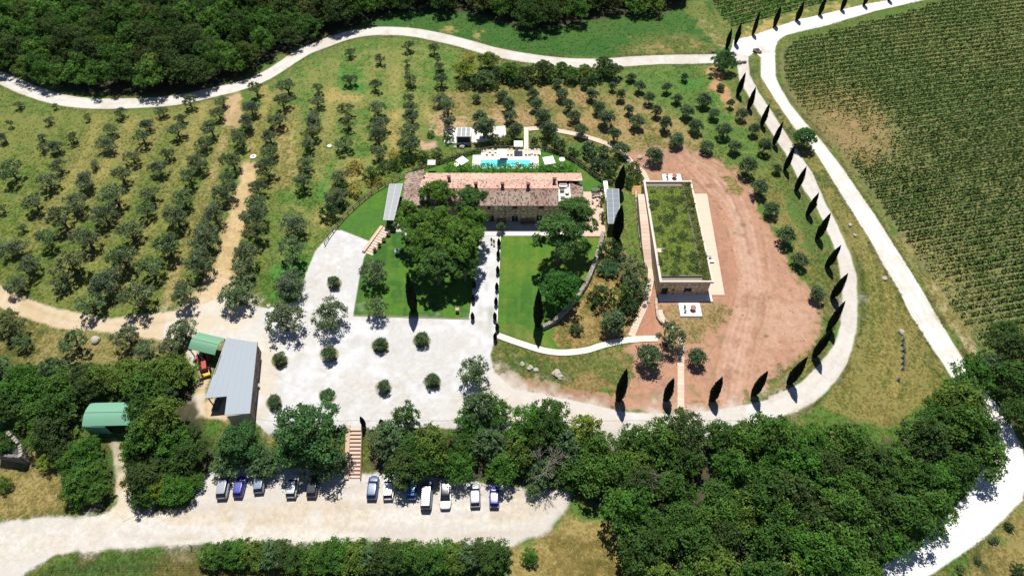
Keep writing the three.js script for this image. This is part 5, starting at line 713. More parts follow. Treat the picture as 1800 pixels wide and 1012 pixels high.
// ---------------------------------------------------------------- the long half-buried building with the planted roof
{
  const x0 = 30.2, x1 = 41.0, zf = -84.0, zb = -112.9, T = 4.3, t = thing('green_roof_building', 'long low stone building with a planted green roof and white parapet', 'building', V(0, 0, 0));
  const s = new THREE.Shape(); s.moveTo(x0, 0); s.lineTo(x1 - .4, 0); s.lineTo(x1 - .4, T - .25); s.lineTo(x0, T - .25); s.closePath();
  for (const [a, b, c, d] of [[31.0, .02, 32.3, 2.3], [33.2, 1.4, 33.7, 1.95], [35.6, .9, 37.2, 2.3]]) { const o = new THREE.Path(); o.moveTo(a, b); o.lineTo(a, d); o.lineTo(c, d); o.lineTo(c, b); o.closePath(); s.holes.push(o); }
  mesh('wall', joinUV(new THREE.ExtrudeGeometry(s, { depth: .45, bevelEnabled: false }).translate(0, 0, zf - .45), bx(.45, T - .25, zf - zb - .5, x1 - .63, (T - .25) / 2, (zf + zb) / 2 - .2), bx(x1 - x0 - .4, T - .25, .45, (x0 + x1) / 2 - .2, (T - .25) / 2, zb + .2)), wallStone, t);
  for (const [a, b, c, d, n] of [[31.0, .02, 32.3, 2.3, 'door'], [33.2, 1.4, 33.7, 1.95, 'window'], [35.6, .9, 37.2, 2.3, 'window']]) mesh(n, bx(c - a, d - b, .05, (a + c) / 2, (b + d) / 2, zf - .3), MAT.glassDark, t);
  mesh('side_wall', bx(.45, T - .25, zf - zb - .5, x0 + .225, (T - .25) / 2, (zf + zb) / 2 - .2), MAT.stonePale, t).userData.label = 'pale rendered side wall';
  mesh('roof_slab', bx(x1 - x0 - .5, .3, zf - zb - .4, (x0 + x1) / 2 - .1, T - .4, (zf + zb) / 2), mat(.20, .17, .12), t);
  mesh('parapet', join(bx(.5, .5, zf - zb + .3, x0 + .1, T - .05, (zf + zb) / 2), bx(.42, .5, zf - zb + .3, x1 - .1, T - .05, (zf + zb) / 2), bx(x1 - x0 - .2, .5, .4, (x0 + x1) / 2, T - .06, zf - .1), bx(x1 - x0 - .2, .5, .4, (x0 + x1) / 2, T - .06, zb + .1)), mat(.52, .475, .42, .85), t);
  mesh('channel_border', join(bx(.35, .35, zf - zb - 3.3, x1 - 2.05, T - .12, (zf + zb) / 2 - .1), bx(x1 - x0 - 2.4, .35, .35, (x0 + x1) / 2 - .85, T - .12, zf - 1.6), bx(x1 - x0 - 2.4, .35, .35, (x0 + x1) / 2 - .85, T - .12, zb + 1.6)), MAT.iron, t);
  mesh('roof_hatch', bx(1.6, .4, 1.1, x0 + 1.2, T - .02, -92.3), MAT.stonePale, t);
  // sedum and grasses
  const n = 5200, im = new THREE.InstancedMesh(foliage({ lobes: Object.assign([[0, .1, 0, .3, .16]], { ref: .05 }), per: 5, leaves: 8, size: [.10, .22], spread: .5, col: [1, 1, 1], low: -.1, up: .6 }), new THREE.MeshStandardMaterial({ color: 0xffffff, roughness: .9, side: THREE.DoubleSide, vertexColors: true }), n), c = new THREE.Color();
  for (let i = 0; i < n; i++) { const rim = rnd() < .1, x = rim ? rr(x1 - 1.8, x1 - .4) : rr(x0 + .45, x1 - 2.3), z = rr(zb + (rim ? .5 : 1.9), zf - (rim ? .5 : 1.9)), m = sstep(.46, .68, vnoise(x / .75, z / .75, 71) * .62 + vnoise(x / 2.4, z / 2.4, 72) * .33 + (z + 100) * .004), k = rr(.75, 1.25); im.setMatrixAt(i, M4.compose(V(x, T - .28, z), Q4.setFromEuler(E4.set(0, rr(0, 6), 0)), V(1, rr(.6, 1) + m * .9, 1).multiplyScalar(rr(.9, 1.5)))); im.setColorAt(i, rim ? c.setRGB(.14 * k, .17 * k, .03 * k) : c.setRGB(lerp(.205, .118, m) * k, lerp(.280, .180, m) * k, lerp(.042, .046, m) * k)); }
  shade(im); im.name = 'roof_planting'; im.userData.kind = 'stuff'; t.add(im);
  struct('terrace', slabPoly([V(30.4, 0, zf + .02), V(x1 + .6, 0, zf + .02), V(x1 + .6, 0, zf + 1.8), V(30.4, 0, zf + 1.8)], -.1, .09), MAT.stoneWhite);
}
{ // the pale deck on its right, laid in boards
  const A = GP([[1220, 341], [1243, 341], [1274, 519], [1244, 519]]), d = thing('plank_deck', 'long pale plank deck along the right side of the green-roofed building', 'deck', V(0, 0, 0)); const n = 60;
  for (let k = 0; k < n; k++) { const e = .04 / n, a = A[0].clone().lerp(A[3], (k + e) / n), b = A[1].clone().lerp(A[2], (k + e) / n), c = A[1].clone().lerp(A[2], (k + 1 - e) / n), f = A[0].clone().lerp(A[3], (k + 1 - e) / n); mesh('board', slabPoly([f, c, b, a], -.05, .12 + rr(-.006, .006)), k % 3 ? MAT.stonePale : mat(.56, .44, .345), d); }
}
{ const p = plane(1246, 457, .14); for (const [dx, dz, l, m] of [[-.3, -.7, 'blue-grey sun lounger on the plank deck', mat(.25, .26, .36)], [.1, .5, 'white sun lounger on the plank deck', MAT.fabric]]) lounger(p.x + dx, .13, p.z + dz, Math.PI / 2, l, m, 'loungers on the plank deck'); }
// the two square fire terraces with a round table
for (const [x, y, w, d, l, lt] of [[1213, 545, 4.3, 3.2, 'white square terrace below the green-roofed building', 'round red table on the white terrace below the green-roofed building'], [1181, 314, 4.4, 2.6, 'white square terrace behind the green-roofed building', 'round red table on the white terrace behind the green-roofed building']]) {
  const p = G(x, y), t = thing('square_terrace', l, 'terrace', p); mesh('floor', bx(w, .3, d, 0, .12, 0), MAT.white, t); mesh('edging', join(bx(w + .3, .2, .12, 0, .08, d / 2 + .08), bx(.12, .2, d, -w / 2 - .08, .08, 0), bx(.12, .2, d, w / 2 + .08, .08, 0)), mat(.3, .29, .28), t);
  const k = thing('round_table', lt, 'table', V(p.x + w * .12, .27, p.z), 0); mesh('tabletop', cy(.62, .62, .06, 0, .72, 0, 24), mat(.22, .06, .045, .5), k); mesh('pedestal', cy(.08, .12, .7, 0, .35, 0), MAT.iron, k); mesh('base', cy(.35, .38, .05, 0, .025, 0, 16), MAT.iron, k);
  chair(p.x - w * .24, .27, p.z - .55, 1.2, 'dark chair, upper of two on the ' + l.replace('white square ', ''), MAT.iron, 'dark chairs on the square terraces'); chair(p.x - w * .26, .27, p.z + .6, 1.9, 'dark chair, nearer of two on the ' + l.replace('white square ', ''), MAT.iron, 'dark chairs on the square terraces');
}
// ---------------------------------------------------------------- paved walks: one slab after another
const slabMats = [mat(.54, .41, .32), mat(.57, .44, .35), mat(.50, .385, .30), mat(.55, .43, .345)], whiteSlabs = [mat(.64, .575, .50), mat(.61, .55, .48), mat(.66, .59, .52)];
function walk(label, line, w, len, mats, y = .11, gap = .03) {
  const t = thing('paved_path', label, 'path', V(0, 0, 0)), L = smooth(GP(line), len), nrm = (i) => { const a = L[Math.max(0, i - 1)], b = L[Math.min(L.length - 1, i + 1)]; return V(b.z - a.z, 0, a.x - b.x).normalize(); };
  for (let i = 0; i + 1 < L.length; i++) { const n0 = nrm(i), n1 = nrm(i + 1), D = V().subVectors(L[i + 1], L[i]).normalize().multiplyScalar(gap / 2), h = w / 2 + rr(-.02, .02), a = L[i].clone().add(D), b = L[i + 1].clone().sub(D), q = [a.clone().addScaledVector(n0, h), a.clone().addScaledVector(n0, -h), b.clone().addScaledVector(n1, -h), b.clone().addScaledVector(n1, h)]; let ar = 0; for (let k = 0; k < 4; k++) ar += q[k].x * q[(k + 1) % 4].z - q[(k + 1) % 4].x * q[k].z; if (ar > 0) q.reverse(); mesh('slab', slabPoly(q, -.05, y + rr(-.008, .008)), mats[Math.floor(rnd() * mats.length)], t); }
  return t;
}
walk('curved pale stone walk below the right lawn and dry garden', [[873, 589], [915, 604], [955, 616], [985, 620], [1030, 616], [1060, 607], [1090, 600], [1125, 596], [1156, 595]], 1.35, 1.0, whiteSlabs, .14);
walk('straight pale stone walk running down to the avenue', [[1198, 594], [1197, 640], [1197, 680], [1197, 719]], 1.25, .85, slabMats, .11);
walk('pale stone link from the red earth wedge to the straight walk', [[1159, 545], [1166, 562], [1184, 578], [1196, 592]], 1.1, .85, slabMats, .10);
walk('narrow pale stone walk climbing beside the red earth wedge', [[1110, 591], [1122, 562], [1134, 536], [1141, 508], [1145, 480], [1143, 462]], 1.35, .9, slabMats, .12);
{ // the wide walk climbs beside the building almost to roof level
  const t = thing('paved_path', 'wide pale stone walk rising along the left side of the green-roofed building', 'path', V(0, 0, 0)), L = smooth([plane(1143, 470, .1), plane(1141, 452, .9), plane(1138, 430, 1.9), plane(1136, 405, 2.8), plane(1133, 375, 3.3), plane(1130, 341, 3.4)], 1.05);
  for (let i = 0; i + 1 < L.length; i++) { const a = L[i], b = L[i + 1], w = 1.1, g = slabPoly([V(b.x - w, 0, b.z + .015), V(a.x - w, 0, a.z - .015), V(a.x + w, 0, a.z - .015), V(b.x + w, 0, b.z + .015)], 0, 1), p = g.attributes.position; for (let q = 0; q < p.count; q++) { const f = clamp((p.getZ(q) - a.z) / (b.z - a.z)), top = lerp(a.y, b.y, f); p.setY(q, p.getY(q) > .5 ? top : -.05); } g.computeVertexNormals(); mesh('slab', g, slabMats[Math.floor(rnd() * 4)], t); }
}
walk('pale plank walk coming down from the pool towards the building', [[929, 227], [951, 226], [980, 230], [1010, 236], [1045, 245], [1078, 258]], 1.45, .8, slabMats, .16);
walk('short white walk joining the pool terrace to the plank walk', [[925, 224], [925, 240], [925, 264]], 1.1, .8, whiteSlabs, .15);
walk('curved pale walk around the upper olives to the building', [[1078, 258], [1095, 270], [1107, 282], [1116, 292], [1130, 303], [1137, 318]], 1.5, .8, slabMats, .10);
// the stairs between forecourt and car park
{
  const A = G(622, 752), B = G(620, 841), t = thing('garden_stairs', 'broad flight of pink stone stairs from the forecourt to the car park', 'stairs', V(0, 0, 0)), n = 13;
  for (let k = 0; k < n; k++) { const u = (k + .5) / n, x = lerp(A.x, B.x, u), z = lerp(A.z, B.z, u), y = lerp(.05, -2.45, k / (n - 1)), len = (B.z - A.z) / n; mesh('step', bx(2.0, .4, len, x + .35, y - .16, z), k % 2 ? MAT.pink : mat(.53, .40, .315), t); mesh('step_edge', bx(2.0, .10, .10, x + .35, y + .035, z + len / 2 - .05), mat(.20, .115, .08), t); }
  const w = (dx, wd) => { const a = V(A.x + dx, .12, A.z - .4), b = V(B.x + dx, -2.3, B.z + .2); return beam(a, b, wd, .5); };
  mesh('side_ramp', w(-1.05, .75), mat(.52, .36, .275), t); mesh('side_kerb', w(1.45, .2), mat(.45, .3, .22), t);
}
// retaining wall along the lower edge of the forecourt
{ const a = G(650, 754), b = G(772, 749), t = thing('retaining_wall', 'low dark stone retaining wall along the lower forecourt edge', 'wall', V(0, 0, 0)); mesh('wall', joinUV(beam(V(a.x, -.7, a.z), V(b.x, -.7, b.z), .45, 1.6)), ruinStone, t); mesh('coping', beam(V(a.x - .05, .14, a.z), V(b.x + .05, .14, b.z), .55, .08), mat(.45, .42, .38), t); }
{ const a = G(648, 757), b = G(620, 757); const t = thing('hand_rail', 'thin rail on the right side of the stairs', 'railing', V(0, 0, 0)), A = G(637, 760), B = G(634, 845); for (let k = 0; k < 4; k++) { const p = A.clone().lerp(B, k / 3); p.y = gh(p.x, p.z); mesh('post', rod(p, p.clone().setY(p.y + .9), .025, .025, 5), MAT.iron, t); } mesh('rail', rod(A.clone().setY(gh(A.x, A.z) + .9), B.clone().setY(gh(B.x, B.z) + .9), .03, .03, 5), MAT.iron, t); }
// ---------------------------------------------------------------- pool garden
{
  const a = plane(831, 273), b = plane(946.5, 273), zb = plane(900, 297).z, z0 = a.z, wx0 = -7.64, wx1 = 4.45, wz0 = plane(900, 282).z, wz1 = plane(900, 296).z, u0 = -7.6, u1 = 7.05, uz = plane(900, 263).z;
  const s = new THREE.Shape([[a.x, -zb], [b.x, -zb], [b.x, -z0], [u1, -z0], [u1, -uz], [u0, -uz], [u0, -z0], [a.x, -z0]].map(([x, y]) => new THREE.Vector2(x, y)));
  s.holes.push(new THREE.Path([[wx0, -wz1], [wx0, -wz0], [wx1, -wz0], [wx1, -wz1]].map(([x, y]) => new THREE.Vector2(x, y))));
  struct('pool_deck', new THREE.ExtrudeGeometry(s, { depth: .2, bevelEnabled: false }).rotateX(-Math.PI / 2).translate(0, -.06, 0), MAT.stoneWhite);
  const t = thing('swimming_pool', 'narrow turquoise swimming pool in the white deck behind the farmhouse', 'swimming pool', V(0, 0, 0)), cx = (wx0 + wx1) / 2, cz = (wz0 + wz1) / 2, w = wx1 - wx0, d = wz1 - wz0, lin = mat(.16, .66, .70, .6);
  mesh('basin', join(bx(w, .1, d, cx, .02, cz), bx(w, .12, .05, cx, .06, wz0 + .03), bx(w, .12, .05, cx, .06, wz1 - .03)), lin, t);
  mesh('shallow_ledge', bx(w * .52, .03, d * .36, wx0 + w * .72, .085, wz1 - d * .2), mat(.50, .80, .82, .6), t); mesh('shallow_ledge', bx(w * .3, .03, d * .36, wx0 + w * .16, .085, wz1 - d * .2), mat(.36, .74, .77, .6), t);
  mesh('cover_housing', bx(2, .28, .42, cx - .35, .26, wz0 - .35), mat(.07, .085, .20, .5), t);
  const wg = new THREE.PlaneGeometry(w - .02, d - .02, 40, 12).rotateX(-Math.PI / 2).translate(cx, 0, cz), p = wg.attributes.position; for (let i = 0; i < p.count; i++) p.setY(i, .11 + .012 * (vnoise(p.getX(i) * 1.5, p.getZ(i) * 1.5, 81) - .5)); wg.computeVertexNormals();
  mesh('water', wg, new THREE.MeshPhysicalMaterial({ color: new THREE.Color().setRGB(.72, .96, .97), roughness: .04, transmission: 1, thickness: 0, ior: 1.33 }), t);
}
function lounger(x, y, z, turn, label, m, group) {
  const t = thing('sun_lounger', label, 'sun lounger', V(x, y, z), turn, group);
  mesh('frame', join(bx(.62, .05, 1.9, 0, .26, 0), bx(.05, .05, 1.95, -.31, .27, 0), bx(.05, .05, 1.95, .31, .27, 0)), MAT.woodPale, t); mesh('mattress', put(new RoundedBoxGeometry(.58, .09, 1.28, 2, .03), 0, .33, .30), m, t); mesh('backrest', put(new RoundedBoxGeometry(.58, .09, .68, 2, .03), 0, .46, -.62, 0, .42), m, t);
  for (const a of [-1, 1]) for (const b of [-1, 1]) mesh('leg', bx(.05, .25, .05, a * .28, .125, b * .8), MAT.woodPale, t); return t;
}
[[856, 'at the left end of the pool row'], [866, 'second from the left in the pool row'], [892.5, 'just right of the big pool parasol'], [899, 'second right of the big pool parasol'], [908, 'in the shade of the back parasol'], [924.5, 'at the foot of the pool walkway'], [930.5, 'first right of the pool walkway'], [940.5, 'second from the right in the pool row'], [946.5, 'at the right end of the pool row']].forEach(([x, l]) => { const p = plane(x, 268.5, .15); lounger(p.x, .14, p.z, 0, 'pale sun lounger ' + l, MAT.beige, 'sun loungers in the row behind the pool'); });
[[861, 267], [871, 267.5], [935, 270]].forEach(([x, y], k) => { const p = plane(x, y, .15); tableSet('side_table', 'small white side table, ' + ['leftmost', 'second', 'right-hand one'][k] + ' in the pool lounger row', p.x, .14 - .32, p.z, .55, .5, MAT.white, 'side tables of the pool row'); });
function parasol(px, py, h, w, turn, label, group, square = true) {
  const p = plane(px, py, h), g = V(p.x, gh(p.x, p.z) + .04, p.z), t = thing('parasol', label, 'parasol', g, turn, group), n = square ? 4 : 8;
  mesh('pole', rod(V(0, .05, 0), V(0, h + .15, 0), .035, .03, 8), MAT.white, t); mesh('base', put(new RoundedBoxGeometry(.6, .09, .6, 2, .03), 0, .05, 0), MAT.stonePale, t);
  mesh('canopy', put(new THREE.ConeGeometry(w / 2 * (square ? 1.414 : 1), w * .10, n, 1, true, square ? Math.PI / 4 : 0), 0, h, 0), new THREE.MeshStandardMaterial({ color: new THREE.Color().setRGB(.80, .79, .76), roughness: .9, side: THREE.DoubleSide }), t);
  const ribs = []; for (let k = 0; k < n; k++) { const a = (k + (square ? .5 : 0)) / n * 6.2832 + (square ? 0 : 0), R = w / 2 * (square ? 1.38 : .97); ribs.push(rod(V(0, h + w * .04, 0), V(Math.sin(a) * R, h - w * .055, Math.cos(a) * R), .015, .012, 4)); } mesh('ribs', join(ribs), MAT.woodPale, t);
  return t;
}
parasol(882, 267, 2.6, 2.3, 0, 'white square parasol in the middle of the pool lounger row'); parasol(911, 252, 2.5, 2.1, 0, 'white square parasol beside the pool walkway outside the fence');
parasol(812, 281.5, 2.4, 2.3, .75, 'white square parasol on the lawn left of the pool'); parasol(802, 289, 2.2, 1.3, 0, 'small round white parasol left of the pool, nearest the hedge', undefined, false);
parasol(965, 281, 2.5, 2.6, .22, 'white tilted square parasol on the lawn right of the pool'); parasol(988, 279.5, 2.2, 1.5, 0, 'small round white parasol against the pool fence on the right', undefined, false);
{ const p = plane(973, 291.5, .5); lounger(p.x, .04, p.z, 1.1, 'white sun lounger on the grass right of the pool', MAT.fabric); const q = plane(962, 294, .4); lounger(q.x, .04, q.z, 1.5, 'white sun lounger low on the grass beside the pool hedge', MAT.fabric); const r = plane(805, 285, .4); lounger(r.x + .6, .04, r.z - .3, .8, 'white sun lounger under the left lawn parasol', MAT.fabric); }
{ // the inflatable flamingo
  const p = plane(911, 291, .2), t = thing('inflatable_ring', 'pink and white inflatable bird ring floating in the pool', 'pool float', V(p.x, .16, p.z), -.6), pk = mat(.62, .05, .22, .35); mesh('ring', put(new THREE.TorusGeometry(.52, .2, 10, 22), 0, .06, 0, 0, Math.PI / 2), mat(.72, .42, .50, .35), t);
  mesh('neck', new THREE.TubeGeometry(new THREE.CatmullRomCurve3([V(-.5, .1, 0), V(-.72, .45, 0), V(-.5, .8, 0), V(-.32, 1.0, 0), V(-.12, .92, 0)]), 14, .12, 8), pk, t); mesh('head', put(new THREE.SphereGeometry(.17, 12, 9), -.1, .92, 0), pk, t); mesh('beak', put(new THREE.ConeGeometry(.07, .24, 8), .06, .82, 0, 0, 0, Math.PI * .75), MAT.dark, t); mesh('tail', put(new THREE.SphereGeometry(.2, 10, 8), .62, .22, 0), pk, t);
}
{ // clipped hedge between pool and house
  const A = plane(786, 299, 0), B = plane(1012, 301, 0), z = -119.9, lobes = []; for (let x = A.x; x < B.x; x += .8) for (const dz of [-.9, 0, .9]) lobes.push([x + rr(-.1, .1), 1.45, z + dz, .85, .8]); lobes.ref = .62;
  const t = thing('clipped_hedge', 'long bright green clipped hedge between the pool and the farmhouse roof', 'hedge', V(0, 0, 0)); mesh('foliage', foliage({ lobes, solid: true, per: 6, leaves: 18, size: [.15, .30], spread: .34, col: [.075, .230, .020], low: -.1, up: .6, clumpVary: .38 }), leafMat, t);
  const st = []; for (let x = A.x; x < B.x; x += 1.1) st.push(rod(V(x, -.05, z), V(x, .9, z), .04, .03, 5)); mesh('stems', join(st), bark, t);
}
{ // post-and-rail fence round the upper lawn, with a low planted strip on its outer side
  const line = smooth(GP([[571, 432], [578, 420], [592, 401], [612, 378], [640, 352], [670, 332], [700, 317], [740, 299], [790, 283], [840, 268], [870, 263], [918, 262]]), 2.0), line2 = smooth(GP([[932, 262], [960, 265], [985, 273], [1008, 285], [1030, 299], [1048, 314], [1056, 319], [1082, 327]]), 2.0);
  const fence = (L, label) => { const t = thing('rail_fence', label, 'fence', V(0, 0, 0)), m = mat(.045, .034, .026, .8), mr = mat(.10, .075, .055, .8); L.forEach((p) => mesh('post', bx(.13, 1.25, .13, p.x, .6, p.z), m, t)); for (let i = 0; i + 1 < L.length; i++) for (const y of [.5, 1.08]) mesh('rail', beam(L[i].clone().setY(y), L[i + 1].clone().setY(y), .09, .14), mr, t); };
  fence(line, 'dark double-rail fence curving round the lawn left of the farmhouse'); fence(line2, 'dark double-rail fence curving round the lawn right of the pool');
  const low = (L, k0, k1, label, off) => { const lobes = []; for (let i = k0; i < k1; i++) { const a = L[i], b = L[Math.min(L.length - 1, i + 1)], n = V(b.z - a.z, 0, a.x - b.x).normalize(); for (let q = 0; q < 3; q++) { const p = a.clone().lerp(b, q / 3).addScaledVector(n, off + rr(-.15, .15)); lobes.push([p.x, .35, p.z, .62, .42]); } } lobes.ref = .4; const t = thing('low_hedge', label, 'hedge', V(0, 0, 0)); mesh('foliage', foliage({ lobes, solid: true, per: 6, leaves: 16, size: [.14, .28], spread: .4, col: [.032, .062, .022], low: -.3 }), leafMat, t); };
  low(line, Math.floor(line.length * .52), line.length - 1, 'low dark hedge growing along the fence left of the pool', .5); low(line2, 0, line2.length - 1, 'low dark hedge growing along the fence right of the pool', .5);
}
// the pavilion above the garden
{
  const p = G(816, 246), t = thing('garden_pavilion', 'small white pavilion with a glass roof among the olives', 'pavilion', V(p.x, 0, p.z)), w = 3.4, d = 3.2; mesh('wall', join(bx(w, 2.5, .25, 0, 1.25, -d / 2), bx(.25, 2.5, d, -w / 2, 1.25, 0), bx(.25, 2.5, d, w / 2, 1.25, 0), bx(w, .5, .25, 0, .25, d / 2)), MAT.white, t); mesh('dark_front', bx(w - .3, 1.6, .06, 0, 1.3, d / 2 - .2), MAT.dark, t);
  const rf = mesh('roof', bx(w + .2, .08, d + .1, 0, 2.56, 0), MAT.white, t); for (let i = 0; i < 3; i++) for (let j = 0; j < 2; j++) { const g = mesh('pane', bx(w / 3 - .16, .05, d / 2 - .16, (i - 1) * (w / 3), 2.63, (j - .5) * (d / 2)), panelGrey, rf); }
  struct('pavilion_court', slabPoly(GP([[782, 230], [888, 221], [890, 243], [840, 250], [780, 252]]), -.1, .05), MAT.stoneWhite);
  const q = G(790, 232), c = thing('curved_bench', 'curved white stone seat left of the glass-roofed pavilion', 'seat', V(q.x, 0, q.z)); mesh('bench', put(new THREE.TorusGeometry(1.1, .24, 8, 20, Math.PI * 1.3), 0, .35, 0, 0, -Math.PI / 2, 0), MAT.stoneWhite, c); mesh('backrest', put(new THREE.TorusGeometry(1.4, .12, 6, 20, Math.PI * 1.3), 0, .7, 0, 0, -Math.PI / 2, 0), MAT.iron, c);
  [[812, 258, .8], [824, 254, .6], [800, 259, .5], [832, 251, .45]].forEach(([x, y, r], k) => boulder(x, y, r, ['large pale rock below the pavilion', 'rock right of the large pale one below the pavilion', 'small rock left of the large pale one below the pavilion', 'smallest rock below the pavilion corner'][k], 'rocks below the pavilion'));
}
function boulder(px, py, r, label, group, m) { const p = G(px, py), g = new THREE.IcosahedronGeometry(1, 2), a = g.attributes.position, s = rnd() * 90; for (let i = 0; i < a.count; i++) { const x = a.getX(i), y = a.getY(i), z = a.getZ(i), k = .72 + .5 * vnoise(x * 1.4 + s, z * 1.4 + y * 1.9, 91); a.setXYZ(i, x * k, y * k * .7, z * k); } g.computeVertexNormals(); const o = mesh('boulder', g, m ?? mat(.36, .32, .275, .95)); o.position.set(p.x, p.y + r * .2, p.z); o.scale.setScalar(r); o.rotation.y = s; return tag(o, label, 'boulder', group); }
[[1329, 90, 1.0, 'dark boulder at the tip of the grass wedge by the junction'], [1335, 92, .7, 'smaller boulder beside the dark one at the grass wedge tip'], [1301, 111, .8, 'brown boulder on the avenue below the junction oak'], [1309, 110, .7, 'second brown boulder on the avenue below the junction oak'], [1254, 91, .6, 'dark boulder at the end of the far road']].forEach(([x, y, r, l]) => boulder(x, y, r, l, 'boulders at the road junction', mat(.13, .10, .085, .95)));
[[918, 640, .5, 'small grey rock, leftmost on the bank below the curved walk'], [932, 647, .65, 'grey rock, second on the bank below the curved walk'], [942, 651, .5, 'grey rock, third on the bank below the curved walk'], [979, 657, .9, 'large pale rock on the bank below the curved walk'], [985, 663, .6, 'rock beside the large pale one on the bank']].forEach(([x, y, r, l]) => boulder(x, y, r, l, 'rocks on the bank below the curved walk'));
[[1124, 277, .7, 'pale rock above the curved walk by the young olive'], [1136, 292, .8, 'pale rock right of the curved walk'], [1146, 290, .5, 'small rock under the young olive on the red earth'], [1105, 283, .6, 'rock at the bend of the curved walk'], [1495, 396, .5, 'pale rock on the dry wedge beside the white road'], [1503, 414, .5, 'pale rock, lower one on the dry wedge beside the white road'], [1585, 584, .7, 'pale boulder at the head of the agave row'], [1555, 490, .6, 'dark rock at the edge of the white road'], [168, 598, .9, 'pale rock lying in the grass below the sandy road'], [472, 538, .5, 'dark rock at the lower tip of the green grass'], [470, 576, .6, 'dark rock left of the wide round olive']].forEach(([x, y, r, l]) => boulder(x, y, r, l, 'scattered rocks'));
for (const [x, y, l] of [[445, 276, 'white concrete ring with a dark opening between the old grove rows'], [579, 257, 'pale concrete disc in the grass of the old grove']]) { const p = G(x, y), t = thing('well_ring', l, 'well cover', p); t.scale.setScalar(x < 500 ? .85 : .6); mesh('ring', cy(.85, .9, .35, 0, .15, 0, 20), MAT.white, t); mesh('opening', cy(.32, .32, .06, 0, .32, 0, 16), x < 500 ? MAT.dark : MAT.stonePale, t); }
{ const p = G(699, 446), t = thing('garden_lamp', 'round white lamp disc on a short post on the left lawn', 'lamp', p); mesh('post', cy(.05, .06, 1.1, 0, .55, 0), MAT.iron, t); mesh('shade', put(new THREE.LatheGeometry([[.02, .34], [.3, .30], [.55, .16], [.62, 0], [.5, .02], [.02, .1]].map(([a, b]) => new THREE.Vector2(a, b)), 20), 0, 1.05, 0), MAT.white, t); mesh('cap', put(new THREE.SphereGeometry(.3, 14, 8, 0, 6.3, 0, 1.5), 0, 1.32, 0), mat(.45, .45, .62, .5), t); }
{ const p = G(804, 548), t = thing('stone_pedestal', 'small brown stone pedestal on the front edge of the left lawn', 'pedestal', p); mesh('shaft', bx(.5, .9, .5, 0, .45, 0), mat(.28, .17, .12), t); mesh('cap', put(new RoundedBoxGeometry(.75, .16, .75, 2, .04), 0, .98, 0), mat(.42, .28, .21), t); }
// potted spindle trees along the white garden path
[[876, 444, 'first down the right side'], [875, 472, 'second down the right side'], [873.5, 501, 'third down the right side'], [872, 527, 'fourth down the right side'], [870, 553, 'fifth down the right side'], [874, 572, 'sixth down the right side, at the paved walk'], [870.5, 589, 'last down the right side, on the forecourt'], [834, 497, 'uppermost down the left side'], [832, 521, 'middle one down the left side'], [831, 553, 'lowest down the left side'], [877, 424, 'next to the mop-headed olive on the right side']].forEach(([x, y, l]) => {
  const p = plane(x, y + 9, 0), t = thing('potted_cypress', 'small potted cypress, ' + l + ' of the white path', 'potted cypress', V(p.x, .02, p.z), rr(0, 6), 'potted cypresses along the white garden path'); mesh('pot', put(new THREE.LatheGeometry([[0, 0], [.3, 0], [.4, .5], [.42, .58], [.34, .58], [.32, .5], [0, .5]].map(([a, b]) => new THREE.Vector2(a, b)), 12), 0, 0, 0), mat(.10, .085, .08, .8), t);
  const f = mesh('crown', LIB.cypress.protos[Math.floor(rnd() * 3)].children[1].geometry, leafMat, t); f.position.y = .35; f.scale.set(.40, .30, .40);
});
{ // edging kerbs of the lawns
  const kerb = (name, pts) => { const L = GP(pts), g = []; for (let i = 0; i + 1 < L.length; i++) g.push(beam(L[i].clone().setY(.03), L[i + 1].clone().setY(.03), .16, .16)); struct(name, join(g), MAT.stoneWhite); };
  kerb('lawn_kerb', [[832.5, 500], [825.5, 560]]); kerb('lawn_kerb', [[880, 414], [873, 583]]); kerb('lawn_kerb', [[846, 409], [833, 497]]);
  const g = []; const L = GP([[621, 555], [825, 561]]); g.push(beam(L[0].clone().setY(.02), L[1].clone().setY(.02), .22, .12)); struct('lawn_kerb', join(g), mat(.24, .17, .12));
}
// the curved dry-stone wall round the right lawn
{
  const L = smooth(GP([[1060, 413], [1054, 437], [1048, 455], [1040, 478], [1030, 500], [1016, 522], [1000, 542], [982, 560], [966, 572], [955, 577]]), .42), t = thing('dry_stone_wall', 'curved dry-stone wall round the right-hand side of the right lawn', 'wall', V(0, 0, 0));
  const core = []; for (let i = 0; i + 3 < L.length; i += 3) core.push(beam(L[i].clone().setY(.45), L[i + 3].clone().setY(.45), .6, .95)); mesh('core', join(core), mat(.10, .09, .08), t);
  const st = new THREE.IcosahedronGeometry(.5, 1), rows = 4, n = L.length * rows * 3, im = new THREE.InstancedMesh(st, new THREE.MeshStandardMaterial({ color: 0xffffff, roughness: .95, flatShading: true }), n), c = new THREE.Color(); let i = 0;
  for (let k = 0; k < L.length; k++) { const a = L[Math.max(0, k - 1)], b = L[Math.min(L.length - 1, k + 1)], nn = V(b.z - a.z, 0, a.x - b.x).normalize(), ang = Math.atan2(b.x - a.x, b.z - a.z); for (let r = 0; r < rows; r++) for (const s of [-1, 0, 1]) { const top = r === rows - 1, p = L[k].clone().addScaledVector(nn, s * (top ? .26 : .34)).setY(.15 + r * .28 + rr(-.04, .04)); im.setMatrixAt(i, M4.compose(p, Q4.setFromEuler(E4.set(rr(-.3, .3), ang + rr(-.4, .4), rr(-.3, .3))), V(rr(.28, .42), rr(.24, .34), rr(.38, .62)))); const q = rr(.7, 1.2); im.setColorAt(i++, c.setRGB(.33 * q, .295 * q, .25 * q)); } }
  im.count = i; shade(im); im.name = 'stones'; im.userData.kind = 'stuff'; t.add(im);
}
